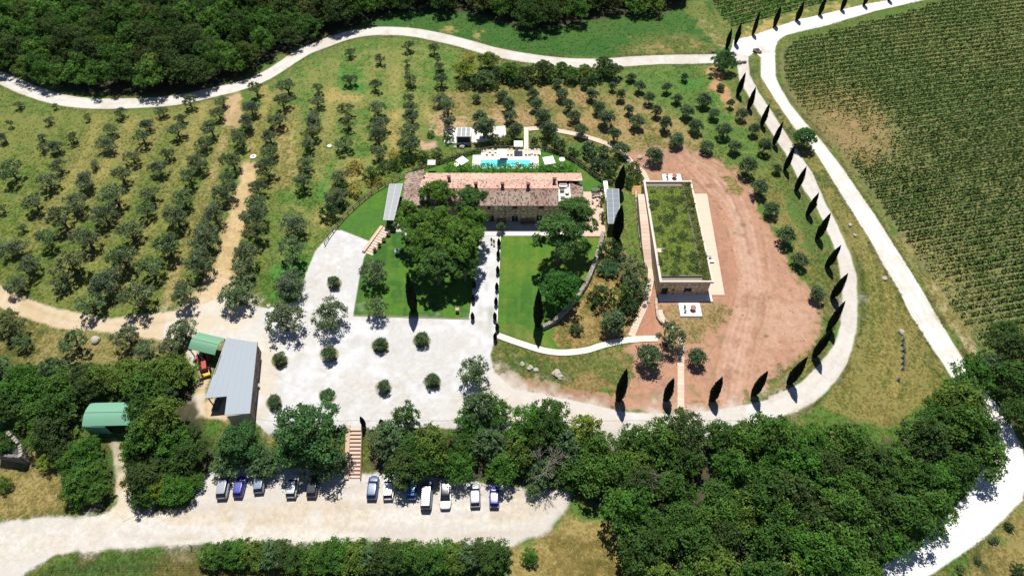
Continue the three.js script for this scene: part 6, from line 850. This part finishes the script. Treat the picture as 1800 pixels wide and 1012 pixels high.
{ // short rough wall left of the link path, and the planting strip wall beside the wide walk
  const rough = (label, pts, h, w) => { const L = smooth(GP(pts), .5), t = thing('stone_wall', label, 'wall', V(0, 0, 0)); const g = []; for (let i = 0; i + 1 < L.length; i++) g.push(put(new RoundedBoxGeometry(w * rr(.8, 1.1), h * rr(.85, 1.1), .48, 1, .06), L[i].x, h / 2, L[i].z, Math.atan2(L[i + 1].x - L[i].x, L[i + 1].z - L[i].z) + rr(-.1, .1))); g.forEach((q, k) => mesh('stone', plain(q), k % 3 ? mat(.42, .36, .29) : mat(.33, .285, .235), t)); };
  rough('rough pale stone wall between the red earth wedge and the link path', [[1153, 528], [1154, 545], [1157, 560], [1164, 570]], .6, .55); rough('low rough stone wall left of the wide walk', [[1117, 338], [1120, 370], [1124, 410], [1128, 440]], .7, .55);
  for (const [x, y, l] of [[1120, 352, 'uppermost'], [1122, 372, 'second'], [1126, 398, 'third'], [1127, 424, 'lowest']]) potPlant(x, y, .5, 'reddish potted bush, ' + l + ' along the wide stone walk', 'potted bushes along the wide walk', .05);
}
{ const A = plane(1112, 332), t = thing('timber_steps', 'orange timber steps at the far end of the wide walk', 'steps', V(0, 0, 0)); for (let k = 0; k < 5; k++) mesh('step', bx(2.2, .16, .5, 31.1 - 1.9, .1 + k * .1, -113.0 - k * .5), mat(.42, .24, .09), t); }
// ---------------------------------------------------------------- sheds on the left
{
  const T = 3.7, tl = plane(397, 592, T + .3), tr = plane(452, 602, T), br = plane(439, 727, T), ml = plane(359, 699, T + .3), nn = plane(398, 696, T + .2), nb = plane(394, 729, T + .15);
  const t = thing('storage_shed', 'grey metal-roofed storage shed with a dark stone side wall', 'shed', V(0, 0, 0));
  const g = new THREE.ExtrudeGeometry(new THREE.Shape([tl, tr, br, nb, nn, ml].map((p) => new THREE.Vector2(p.x, -p.z))), { depth: .12, bevelEnabled: false }).rotateX(-Math.PI / 2).translate(0, T, 0);
  const roof = mesh('roof', g, MAT.greyRoof, t); const u = V().subVectors(tr, tl).setY(0), v = V().subVectors(ml, tl).setY(0);
  const seams = []; for (let k = 1; k < 7; k++) { const a = tl.clone().addScaledVector(u, k / 7).setY(T + .125), f = k / 7, b = (f < .48 ? ml.clone().lerp(nn, f / .48) : nb.clone().lerp(br, (f - .48) / .52)).setY(T + .125); seams.push(beam(a, b, .04, .025)); } mesh('seams', join(seams), mat(.255, .295, .335, .7), roof);
  mesh('gutter', beam(tr.clone().setY(T + .02), br.clone().setY(T + .02), .16, .16), mat(.12, .10, .09), roof);
  const ins = (p, q, h, d = .35) => joinUV(beam(V(p.x, h / 2, p.z), V(q.x, h / 2, q.z), d, h));
  const i = V().subVectors(tl, tr).setY(0).normalize().multiplyScalar(.5);
  mesh('stone_wall', ins(tr.clone().add(i), br.clone().add(i), T), ruinStone, t); mesh('back_wall', ins(tl.clone().sub(i), tr.clone().add(i), T, .25), MAT.plaster, t); mesh('front_wall', ins(br.clone().add(i), nb.clone().sub(i.clone().multiplyScalar(.6)), T, .25), MAT.plaster, t);
  for (const q of [ml, nn, tl.clone().lerp(ml, .5), tl.clone().lerp(ml, .75)]) { const p = q.clone().lerp(V(-51, 0, -63), .06); mesh('post', bx(.16, T, .16, p.x, T / 2, p.z), MAT.iron, t); }
  mesh('roof_light', beam(tl.clone().lerp(ml, .3).addScaledVector(u, .03).setY(T + .16), tl.clone().lerp(ml, .62).addScaledVector(u, .03).setY(T + .16), .12, .05), MAT.dark, roof);
  const pile = thing('timber_stack', 'stack of dark boards under the open corner of the grey-roofed shed', 'timber', G(380, 712)); for (let k = 0; k < 14; k++) mesh('board', bx(.22, .06, 2.4, (k % 5) * .26 - .5, .06 + Math.floor(k / 5) * .08, rr(-.2, .2), rr(-.1, .1)), mat(.18, .15, .13), pile);
  const bin = thing('wall_basin', 'small white wash basin on the stone side of the shed', 'basin', G(454, 680)); mesh('bowl', put(new THREE.LatheGeometry([[.05, 0], [.3, .1], [.42, .34], [.36, .34], [.26, .16], [.02, .1]].map(([a, b]) => new THREE.Vector2(a, b)), 16), 0, .5, 0), MAT.white, bin); mesh('pedestal', cy(.12, .18, .5, 0, .25, 0), MAT.white, bin);
}
function vaulted(name, label, A, B, span, h, rise, m, openSide) {        // a curved sheet-metal roof between the eave lines A-B, on posts
  const t = thing(name, label, 'shed', V(0, 0, 0)), d = V().subVectors(B, A).setY(0), n = V(-d.z, 0, d.x).normalize().multiplyScalar(span), K = 10, pos = [], idx = [];
  for (let j = 0; j <= 24; j++) for (let k = 0; k <= K; k++) { const f = k / K, w = Math.sin(f * Math.PI) * rise, p = A.clone().addScaledVector(d, j / 24).addScaledVector(n, f); pos.push(p.x, h + w + (j % 2) * .01, p.z); }
  for (let j = 0; j < 24; j++) for (let k = 0; k < K; k++) { const a = j * (K + 1) + k; idx.push(a, a + 1, a + K + 1, a + 1, a + K + 2, a + K + 1); }
  const g = new THREE.BufferGeometry(); g.setAttribute('position', new THREE.Float32BufferAttribute(pos, 3)); g.setIndex(idx); g.computeVertexNormals(); const roof = mesh('roof', g, m, t); m.side = THREE.DoubleSide;
  const R = A.clone().addScaledVector(n, .5), S = B.clone().addScaledVector(n, .5); mesh('ridge_seam', beam(R.setY(h + rise + .03), S.setY(h + rise + .03), .08, .05), mat(.035, .13, .085, .5), roof);
  for (const [f, q] of [[.02, .03], [.98, .03], [.02, .97], [.98, .97], [.5, .03], [.5, .97]]) { const p = A.clone().addScaledVector(d, f).addScaledVector(n, q); const y0 = gh(p.x, p.z); mesh('post', bx(.15, h - y0, .15, p.x, (h + y0) / 2, p.z), MAT.iron, t); }
  return { t, d, n };
}
{ const A = plane(330, 613, 3), B = plane(377, 624, 3), c = plane(349, 581, 3.2); vaulted('lean_to_shed', 'curved green metal lean-to against the grey-roofed shed', A, B, -3.9, 3.0, .75, MAT.green); }
{ const A = plane(143, 749, 2.6), B = plane(240, 747, 2.6); const { t, d, n } = vaulted('green_shed', 'green metal-roofed shed hidden among the trees at the path head', A, B, -4.6, 2.6, .7, mat(.13, .30, .205, .7)); mesh('front_panel', beam(V(A.x, 1.0, A.z + .05), V(A.x + d.x * .42, 1.0, A.z + .05), .06, 3.0), mat(.125, .29, .20, .7), t); mesh('dark_back', beam(A.clone().addScaledVector(n, .9).setY(.8), B.clone().addScaledVector(n, .9).setY(.8), .1, 3.2), MAT.dark, t); }
// ruined stone hut
{
  const A = G(-8, 815), B = G(47, 822), t = thing('stone_ruin', 'grey stone ruin with a sunken dark roof at the left frame edge', 'ruin', V(0, 0, 0)); const wallR = (p, q, h0, h1, w) => { const L = Math.max(3, Math.round(p.distanceTo(q) / .5)), g = []; for (let k = 0; k < L; k++) for (let y = 0; y < lerp(h0, h1, k / L); y += .42) { const c = p.clone().lerp(q, (k + .5) / L); g.push(put(new RoundedBoxGeometry(.55 * rr(.8, 1.1), .44, w * rr(.85, 1.1), 1, .07), c.x, gh(c.x, c.z) + .2 + y, c.z, -Math.atan2(q.z - p.z, q.x - p.x) + rr(-.08, .08))); } return g; };
  const a = G(2, 806), b = G(50, 814), c = G(30, 772), d = G(46, 790); for (const [q, m] of [[wallR(a, b, 2.4, 2.6, .6), mat(.16, .145, .13)], [wallR(b, d, 2.6, 2.2, .6), mat(.30, .27, .235)], [wallR(d, c, 2.6, 3.2, .6), mat(.26, .235, .21)], [wallR(c, G(0, 782), 2.4, 1.2, .6), mat(.31, .28, .24)]]) q.forEach((s) => mesh('stone', plain(s), m, t));
  const y = (p, h) => V(p.x, gh(p.x, p.z) + h, p.z), g = quadGeo(y(a, 2.0), y(b, 2.1), y(d, 2.3), y(c, 2.3)); mesh('roof', g, mat(.075, .072, .072, .9), t);
}

{
  const p = G(361, 640), t = thing('small_tractor', 'small red and yellow tractor parked under the shed eaves', 'tractor', p, .35), red = mat(.30, .03, .02, .4), yel = mat(.62, .36, .02, .4);
  t.scale.setScalar(1.3);
  mesh('hood', put(new RoundedBoxGeometry(.75, .6, 1.5, 3, .12), 0, .95, .85), red, t); mesh('chassis', bx(.5, .35, 2.6, 0, .6, .2), MAT.iron, t); mesh('seat', put(new RoundedBoxGeometry(.5, .5, .45, 2, .1), 0, 1.15, -.55), MAT.dark, t); mesh('steering_wheel', put(new THREE.TorusGeometry(.2, .03, 6, 16), 0, 1.35, -.05, 0, 1.1), MAT.dark, t);
  for (const s of [-1, 1]) { const w = mesh('wheel', put(new THREE.TorusGeometry(.52, .2, 10, 22), s * .72, .7, -.55, Math.PI / 2), MAT.rubber, t); mesh('rim', cy(.36, .36, .18, s * .72, .7, -.55, 16, 0, Math.PI / 2), yel, w); const f = mesh('wheel', put(new THREE.TorusGeometry(.3, .13, 10, 18), s * .62, .42, 1.35, Math.PI / 2), MAT.rubber, t); mesh('rim', cy(.2, .2, .14, s * .62, .42, 1.35, 14, 0, Math.PI / 2), yel, f); mesh('mudguard', put(new THREE.TorusGeometry(.72, .15, 6, 14, Math.PI * .8), s * .72, .78, -.55, Math.PI / 2, 0, .3), red, t); }
  mesh('roll_bar', join(rod(V(-.5, .9, -1), V(-.5, 2.1, -1), .05, .05), rod(V(.5, .9, -1), V(.5, 2.1, -1), .05, .05), rod(V(-.5, 2.1, -1), V(.5, 2.1, -1), .05, .05)), yel, t); mesh('front_bucket', put(new RoundedBoxGeometry(1.2, .4, .5, 2, .08), 0, .4, 2.2), yel, t);
}
// ---------------------------------------------------------------- cars
const glassCar = mat(.015, .018, .022, .06), tyreM = MAT.rubber, rimM = mat(.45, .45, .46, .35, { metalness: .6 }), lampM = mat(.75, .75, .72, .15), tailM = mat(.35, .015, .012, .25), trimM = mat(.03, .03, .032, .5);
function loft(st, rings = 10) {                                           // st: [z, half width, y bottom, y top, corner]; superellipse sections joined along z
  const pos = [], idx = [], n = 20; for (const [z, w, y0, y1, e = 4] of st) for (let k = 0; k < n; k++) { const a = k / n * 6.2832, c = Math.cos(a), s = Math.sin(a); pos.push(Math.sign(c) * Math.pow(Math.abs(c), 2 / e) * w, (y0 + y1) / 2 + Math.sign(s) * Math.pow(Math.abs(s), 2 / e) * (y1 - y0) / 2, z); }
  for (let i = 0; i + 1 < st.length; i++) for (let k = 0; k < n; k++) { const a = i * n + k, b = i * n + (k + 1) % n; idx.push(a, b, a + n, b, b + n, a + n); }
  for (const [i, f] of [[0, 1], [st.length - 1, 0]]) { const c = pos.length / 3; pos.push(0, (st[i][2] + st[i][3]) / 2, st[i][0]); for (let k = 0; k < n; k++) { const a = i * n + k, b = i * n + (k + 1) % n; f ? idx.push(c, b, a) : idx.push(c, a, b); } }
  const g = new THREE.BufferGeometry(); g.setAttribute('position', new THREE.Float32BufferAttribute(pos, 3)); g.setIndex(idx); g.computeVertexNormals(); return g;
}
const CARPROTO = {};
function carProto(style) {                                                  // nose towards -z
  if (CARPROTO[style]) return CARPROTO[style]; const L = { hatch: 4.0, suv: 4.5, small: 3.6, van: 4.7 }[style], w = { hatch: .87, suv: .92, small: .81, van: .93 }[style], hb = { hatch: .92, suv: 1.02, small: .92, van: 1.08 }[style], ht = { hatch: 1.46, suv: 1.64, small: 1.5, van: 1.85 }[style], h = L / 2;
  const body = loft([[-h, w * .66, .38, hb * .72], [-h + .12, w * .84, .28, hb * .82], [-h + .5, w * .97, .22, hb * .93], [-h + 1.1, w, .22, hb], [0, w * 1.01, .22, hb], [h - .8, w, .22, hb], [h - .25, w * .95, .24, hb * .98], [h - .04, w * .86, .32, hb * .92], [h, w * .74, .4, hb * .8]]);
  const z0 = style === 'van' ? -h + .75 : -h + L * .25, z1 = -h + L * (style === 'van' ? .30 : .40), z2 = h - L * (style === 'van' ? .05 : .13), z3 = h - (style === 'van' ? .06 : .16);
  const cabin = loft([[z0, w * .86, hb - .15, hb + .02], [lerp(z0, z1, .5), w * .86, hb - .15, lerp(hb, ht, .62)], [z1, w * .82, hb - .15, ht - .04], [(z1 + z2) / 2, w * .81, hb - .15, ht - .01], [z2, w * .80, hb - .15, ht - .04], [z3, w * .84, hb - .15, hb + .06]]);
  const roof = loft([[z1 - .05, w * .70, ht - .07, ht - .01, 5], [z1 + .3, w * .76, ht - .07, ht + .025, 5], [(z1 + z2) / 2, w * .77, ht - .07, ht + .04, 5], [z2 - .2, w * .75, ht - .07, ht + .02, 5], [z2 + .06, w * .69, ht - .08, ht - .02, 5]]);
  return CARPROTO[style] = { L, w, hb, ht, h, z1, z2, body, cabin, roof };
}
const tyreG = put(new THREE.TorusGeometry(.23, .10, 10, 20), 0, 0, 0, Math.PI / 2), rimG = cy(.2, .2, .12, 0, 0, 0, 14, 0, Math.PI / 2);
function car(px, py, style, paintC, label, { noseAway = true, roofC, turn = 0, rack = false } = {}) {
  const C = carProto(style), p = G(px, py, .7), t = thing('parked_car', label, 'car', V(p.x, gh(p.x, p.z) + .02, p.z), (noseAway ? 0 : Math.PI) + turn, 'cars parked below the belt of trees');
  const P = new THREE.MeshPhysicalMaterial({ color: new THREE.Color().setRGB(...paintC), roughness: .42, metalness: 0, clearcoat: .6, clearcoatRoughness: .22 });
  mesh('body', C.body, P, t); mesh('windows', C.cabin, glassCar, t); const rf = mesh('roof', C.roof, roofC ? mat(...roofC, .15) : P, t);
  for (const s of [-1, 1]) { mesh('headlight', put(new THREE.SphereGeometry(.16, 10, 7), s * C.w * .62, C.hb * .72, -C.h + .16, 0, 0, 0, V(1.1, .6, .7)), lampM, t); mesh('tail_light', put(new RoundedBoxGeometry(.22, .26, .1, 2, .04), s * C.w * .74, C.hb * .82, C.h - .07), tailM, t); mesh('mirror', put(new RoundedBoxGeometry(.2, .13, .12, 2, .04), s * (C.w + .08), C.hb + .06, C.z1 - .28), P, t); for (const z of [-C.h + .75, C.h - .75]) { const wl = mesh('wheel', tyreG, tyreM, t); wl.position.set(s * (C.w - .10), .33, z); mesh('rim', rimG, rimM, wl); } }
  mesh('bumper', join(bx(C.w * 1.5, .2, .12, 0, .36, -C.h + .02), bx(C.w * 1.6, .22, .12, 0, .4, C.h - .02)), trimM, t);
  t.scale.setScalar(1.08);
  if (rack) { for (const s of [-1, 1]) mesh('roof_rail', bx(.05, .06, C.z2 - C.z1, s * C.w * .7, C.ht + .05, (C.z1 + C.z2) / 2), trimM, rf); for (let k = 0; k < 9; k++) mesh('roof_bar', bx(C.w * 1.4, .04, .07, 0, C.ht + .07, lerp(C.z1 + .1, C.z2 - .1, k / 8)), rimM, rf); }
  return t;
}
const silver = [.24, .26, .29], navy = [.014, .022, .26], darkB = [.025, .07, .19], wht = [.80, .80, .80];
car(655, 857, 'hatch', darkB, 'dark blue hatchback, first car right of the stairs'); car(683, 857, 'hatch', wht, 'white hatchback, second car right of the stairs', { turn: .04 }); car(724, 857, 'hatch', [.02, .15, .40], 'blue hatchback between the white one and the silver van'); car(750, 870, 'van', [.13, .165, .18], 'silver-grey van with a ribbed roof rack', { rack: true });
car(783, 870, 'suv', wht, 'white car with a dark glass roof, bonnet facing the road', { noseAway: false, roofC: [.012, .012, .03], turn: .03 }); car(835, 870, 'hatch', silver, 'silver hatchback dappled by leaf shade', { turn: .05 }); car(869, 873, 'small', navy, 'small deep blue car at the right end of the parked row');
car(393, 853, 'suv', silver, 'silver car at the left end of the parked row', { turn: .06 }); car(421, 855, 'small', navy, 'small deep blue car beside the leftmost silver one'); car(456, 846, 'hatch', [.12, .17, .25], 'grey-blue car half under the low oak', { turn: .1 }); car(514, 854, 'hatch', [.38, .40, .42], 'pale silver car alone in the gap between oaks', { turn: .02 }); car(550, 853, 'hatch', [.05, .055, .07], 'dark car in the shade nearest the stairs', { roofC: [.05, .055, .06] });
// ---------------------------------------------------------------- people
function person(px, py, turn, label, { top, leg, skin = [.42, .26, .18], hairC = [.03, .02, .015], y = 0, stride = .3 }) {
  const p = plane(px, py, y), t = thing('person', label, 'person', V(p.x, y + .02, p.z), turn);
  const J = []; const bone = (a, b, r0, r1) => J.push([V(...a), V(...b), r0, r1]);
  bone([0, .95, 0], [0, 1.18, 0], .15, .13); bone([0, 1.18, 0], [0, 1.38, 0], .14, .17); bone([-.13, 1.40, 0], [.13, 1.40, 0], .07, .07); bone([0, 1.42, 0], [0, 1.55, .01], .055, .052);
  for (const s of [-1, 1]) { bone([s * .09, .93, 0], [s * .10, .50, s * stride * .45], .092, .062); bone([s * .10, .50, s * stride * .45], [s * .10, .09, s * stride - (s < 0 ? .08 : 0)], .060, .038); bone([s * .10, .05, s * stride - (s < 0 ? .1 : 0)], [s * .11, .035, s * stride + .13], .04, .032); bone([s * .19, 1.39, 0], [s * .23, 1.12, -s * stride * .4], .052, .042); bone([s * .23, 1.12, -s * stride * .4], [s * .24, .87, -s * stride * .3 + .08], .040, .028); bone([s * .24, .87, -s * stride * .3 + .08], [s * .235, .76, -s * stride * .3 + .11], .032, .022); }
  bone([0, 1.63, .02], [0, 1.68, .0], .088, .092);
  const n = 64, mcb = new MarchingCubes(n, new THREE.MeshBasicMaterial(), false, false, 60000), S = .98, q = V(), ab = V(), pa = V();
  for (let k = 0; k < n; k++) for (let j = 0; j < n; j++) for (let i = 0; i < n; i++) { q.set((i / n * 2 - 1) * S, (j / n * 2 - 1) * S + .9, (k / n * 2 - 1) * S); let d = 9; for (const [a, b, r0, r1] of J) { ab.subVectors(b, a); pa.subVectors(q, a); const h = clamp(pa.dot(ab) / ab.lengthSq()), dd = pa.addScaledVector(ab, -h).length() - lerp(r0, r1, h), m = clamp(.5 + .5 * (d - dd) / .03); d = lerp(d, dd, m) - .03 * m * (1 - m); } mcb.field[i + j * n + k * n * n] = -d; }
  mcb.isolation = 0; mcb.update(); const N3 = mcb.count, P = new Float32Array(N3 * 3), C3 = new Float32Array(N3 * 3); for (let i = 0; i < N3; i++) { const x = mcb.positionArray[3 * i] * S, yy = mcb.positionArray[3 * i + 1] * S + .9, z = mcb.positionArray[3 * i + 2] * S; P[3 * i] = x; P[3 * i + 1] = yy; P[3 * i + 2] = z; const c = yy < .1 ? [.03, .03, .03] : yy < .97 && Math.abs(x) < .2 ? leg : yy > 1.47 || (Math.abs(x) > .205 && yy < 1.2) ? skin : top; C3.set(c, 3 * i); }
  const g = new THREE.BufferGeometry(); g.setAttribute('position', new THREE.BufferAttribute(P, 3)); g.setAttribute('normal', new THREE.BufferAttribute(mcb.normalArray.slice(0, N3 * 3), 3)); g.setAttribute('color', new THREE.BufferAttribute(C3, 3));
  mesh('body', g, new THREE.MeshStandardMaterial({ vertexColors: true, roughness: .85, side: THREE.DoubleSide }), t);
  const hg = new THREE.SphereGeometry(.108, 16, 12, 0, 6.2832, 0, 1.7); mesh('hair', put(hg, 0, 1.675, -.015, 0, -.35), mat(...hairC, .7), t); mesh('nose', put(new THREE.ConeGeometry(.018, .04, 6), 0, 1.64, .105, 0, 1.4), mat(...skin), t); for (const s of [-1, 1]) { mesh('eye', put(new THREE.SphereGeometry(.014, 6, 5), s * .035, 1.665, .092), MAT.dark, t); mesh('ear', put(new THREE.SphereGeometry(.022, 6, 5), s * .094, 1.65, .005, 0, 0, 0, V(.5, 1, .8)), mat(...skin), t); } mesh('mouth', bx(.04, .008, .01, 0, 1.605, .092), mat(.25, .08, .07), t);
  return t;
}
person(864, 427, 0, 'person in dark clothes walking down the white garden path, left of two', { top: [.03, .035, .06], leg: [.05, .05, .07] }); person(868.4, 430, .1, 'person with bare legs walking down the white garden path, right of two', { top: [.06, .03, .04], leg: [.30, .18, .13], hairC: [.08, .04, .02] });
person(936.5, 294, -1.2, 'dark-dressed person standing on the pool deck right of the water', { top: [.02, .02, .025], leg: [.035, .03, .04], y: .14, stride: .12 });
// ---------------------------------------------------------------- agaves in the dry wedge, dead boughs, poles
[[1588, 598], [1587, 606], [1589, 616], [1588, 628], [1588, 638], [1588, 648], [1580, 668]].forEach(([x, y], k) => { const p = G(x, y), r = k === 6 ? .8 : rr(.75, 1.05), g = []; for (let i = 0; i < 26; i++) { const a = i * 2.4, e = .35 + .9 * (i / 26), L = r * rr(.8, 1.1); const q = put(new THREE.ConeGeometry(.075, L, 5), 0, L / 2, 0, 0, 0, 0, V(1.4, 1, .5)); q.applyMatrix4(new THREE.Matrix4().makeRotationX(1.45 - e)); q.applyMatrix4(new THREE.Matrix4().makeRotationY(a)); g.push(q); } const t = thing('agave', 'blue-green spiky agave, ' + (k === 6 ? 'set apart below the end of the row' : (k ? ORD[k] : 'first') + ' down the row in the dry grass'), 'agave', p, 0, 'agaves in the dry wedge'); g.forEach((q) => mesh('leaf', q, k % 2 ? mat(.20, .26, .22, .6) : mat(.17, .235, .20, .6), t)); });
function deadTree(px, py, h, label, spread = 1) {
  const p = G(px, py), t = thing('dead_tree', label, 'dead tree', p, 0, 'bare grey trees'), g = []; const grow = (a, dir, L, r, d) => { const b = a.clone().addScaledVector(dir, L); g.push(rod(a, b, r, r * .68, 5)); if (d > 0) for (let k = 0; k < (d > 2 ? 4 : 3); k++) grow(b, dir.clone().add(V(rr(-1, 1) * spread, rr(-.35, .6), rr(-1, 1) * spread)).normalize(), L * rr(.55, .85), r * .62, d - 1); }; grow(V(0, -.2, 0), V(.1, 1, .1).normalize(), h * .5, .16, 4); mesh('branches', join(g), barkDead, t); return t;
}
deadTree(945, 842, 6.4, 'bare grey tree in the middle of the belt above the cars', 1.1); deadTree(1132, 866, 5.0, 'small bare tree at the left edge of the lower right wood', 1.0); deadTree(1735, 742, 4.4, 'bare dark-limbed tree over the white road bend', 1.2);
{ const t = thing('wire_fence', 'thin wire fence on posts along the lower left field', 'fence', V(0, 0, 0)), A = G(92, 1000), B = G(352, 996), n = 9, P = []; for (let k = 0; k <= n; k++) { const p = A.clone().lerp(B, k / n); P.push(p); mesh('post', rod(p.clone(), p.clone().setY(p.y + 1.3), .05, .045, 5), postWood, t); } for (const y of [.5, 1.2]) mesh('wire', rod(P[0].clone().setY(-2.5 + y), P[n].clone().setY(-2.5 + y), .02, .02, 4), MAT.iron, t); }
{ const p = G(337, 962), t = thing('wooden_post', 'single dark post at the edge of the car park below', 'post', p); mesh('post', rod(V(0, 0, 0), V(0, 1.8, 0), .07, .06, 6), postWood, t); mesh('cross_arm', rod(V(-.1, 1.5, 0), V(.9, 1.55, .1), .04, .04, 5), postWood, t); }
// ---------------------------------------------------------------- grass: single tufts over the rough ground, the lawn edges and the verges
{
  const pos = []; for (let k = 0; k < 7; k++) { const a = k * .9, c = Math.cos(a), s = Math.sin(a), w = .16, h = .55 + .25 * Math.sin(k * 2.1), q = [[c * .05 - s * w, 0, s * .05 + c * w], [c * .05 + s * w, 0, s * .05 - c * w], [c * .85, h, s * .85]]; pos.push(...q[0], ...q[1], ...q[2]); }
  const tuft = new THREE.BufferGeometry(); tuft.setAttribute('position', new THREE.Float32BufferAttribute(pos, 3)); tuft.computeVertexNormals(); if (tuft.attributes.normal.getY(0) < 0) { const p = tuft.attributes.position.array; for (let i = 0; i < p.length; i += 9) for (let q = 0; q < 3; q++) [p[i + q], p[i + 3 + q]] = [p[i + 3 + q], p[i + q]]; tuft.computeVertexNormals(); }
  const spots = [];
  const groundAt = (x, z) => { const i = Math.floor((z - Z0) / RES) * TW + Math.floor((x - X0) / RES); return i >= 0 && i < N ? i : -1; };
  for (let k = 0; k < 420000 && spots.length < 90000; k++) {
    const px = rr(-20, 1820), py = Math.pow(rnd(), .85) * 1040, p = plane(px, py), i = groundAt(p.x, p.z); if (i < 0) continue; const c = cls[i];
    if (c === 2 || c === 3 || c === 5 || c === 4) continue; if (c === 1 && rnd() < .985) continue; if (c === 6 && rnd() < .5) continue;
    if (p.x > -29 && p.x < 24 && p.z < -100 && p.z > -117) continue; if (p.x > 29 && p.x < 45 && p.z < -82 && p.z > -114) continue;
    if (nB[i] * .6 + nA[i] * .3 + rnd() * .35 < .5) continue; spots.push([p.x, p.z, i]);
  }
  const im = new THREE.InstancedMesh(tuft, new THREE.MeshPhysicalMaterial({ color: 0xffffff, roughness: 1, specularIntensity: .1, transmission: .3, thickness: 0, side: THREE.DoubleSide }), spots.length), c = new THREE.Color();
  spots.forEach(([x, z, i], k) => { const s = rr(.16, .42) * (.7 + nA[i] * .6); im.setMatrixAt(k, M4.compose(V(x, gh(x, z) - .03, z), Q4.setFromEuler(E4.set(0, rr(0, 6), 0)), V(s, s * rr(.3, .6), s))); const t = rr(.95, 1.4), y = rnd() < .12 ? 1.25 : 1; im.setColorAt(k, c.setRGB(Math.min(.6, cr[i] * t * y), Math.min(.5, cg[i] * t * (y > 1 ? 1.12 : 1)), cb[i] * t)); });
  shade(im); im.name = 'grass'; im.userData = { kind: 'stuff', label: 'rough grass and dry tufts over the groves, banks and verges', category: 'grass' }; scene.add(im);
}
renderer.render(scene, camera);
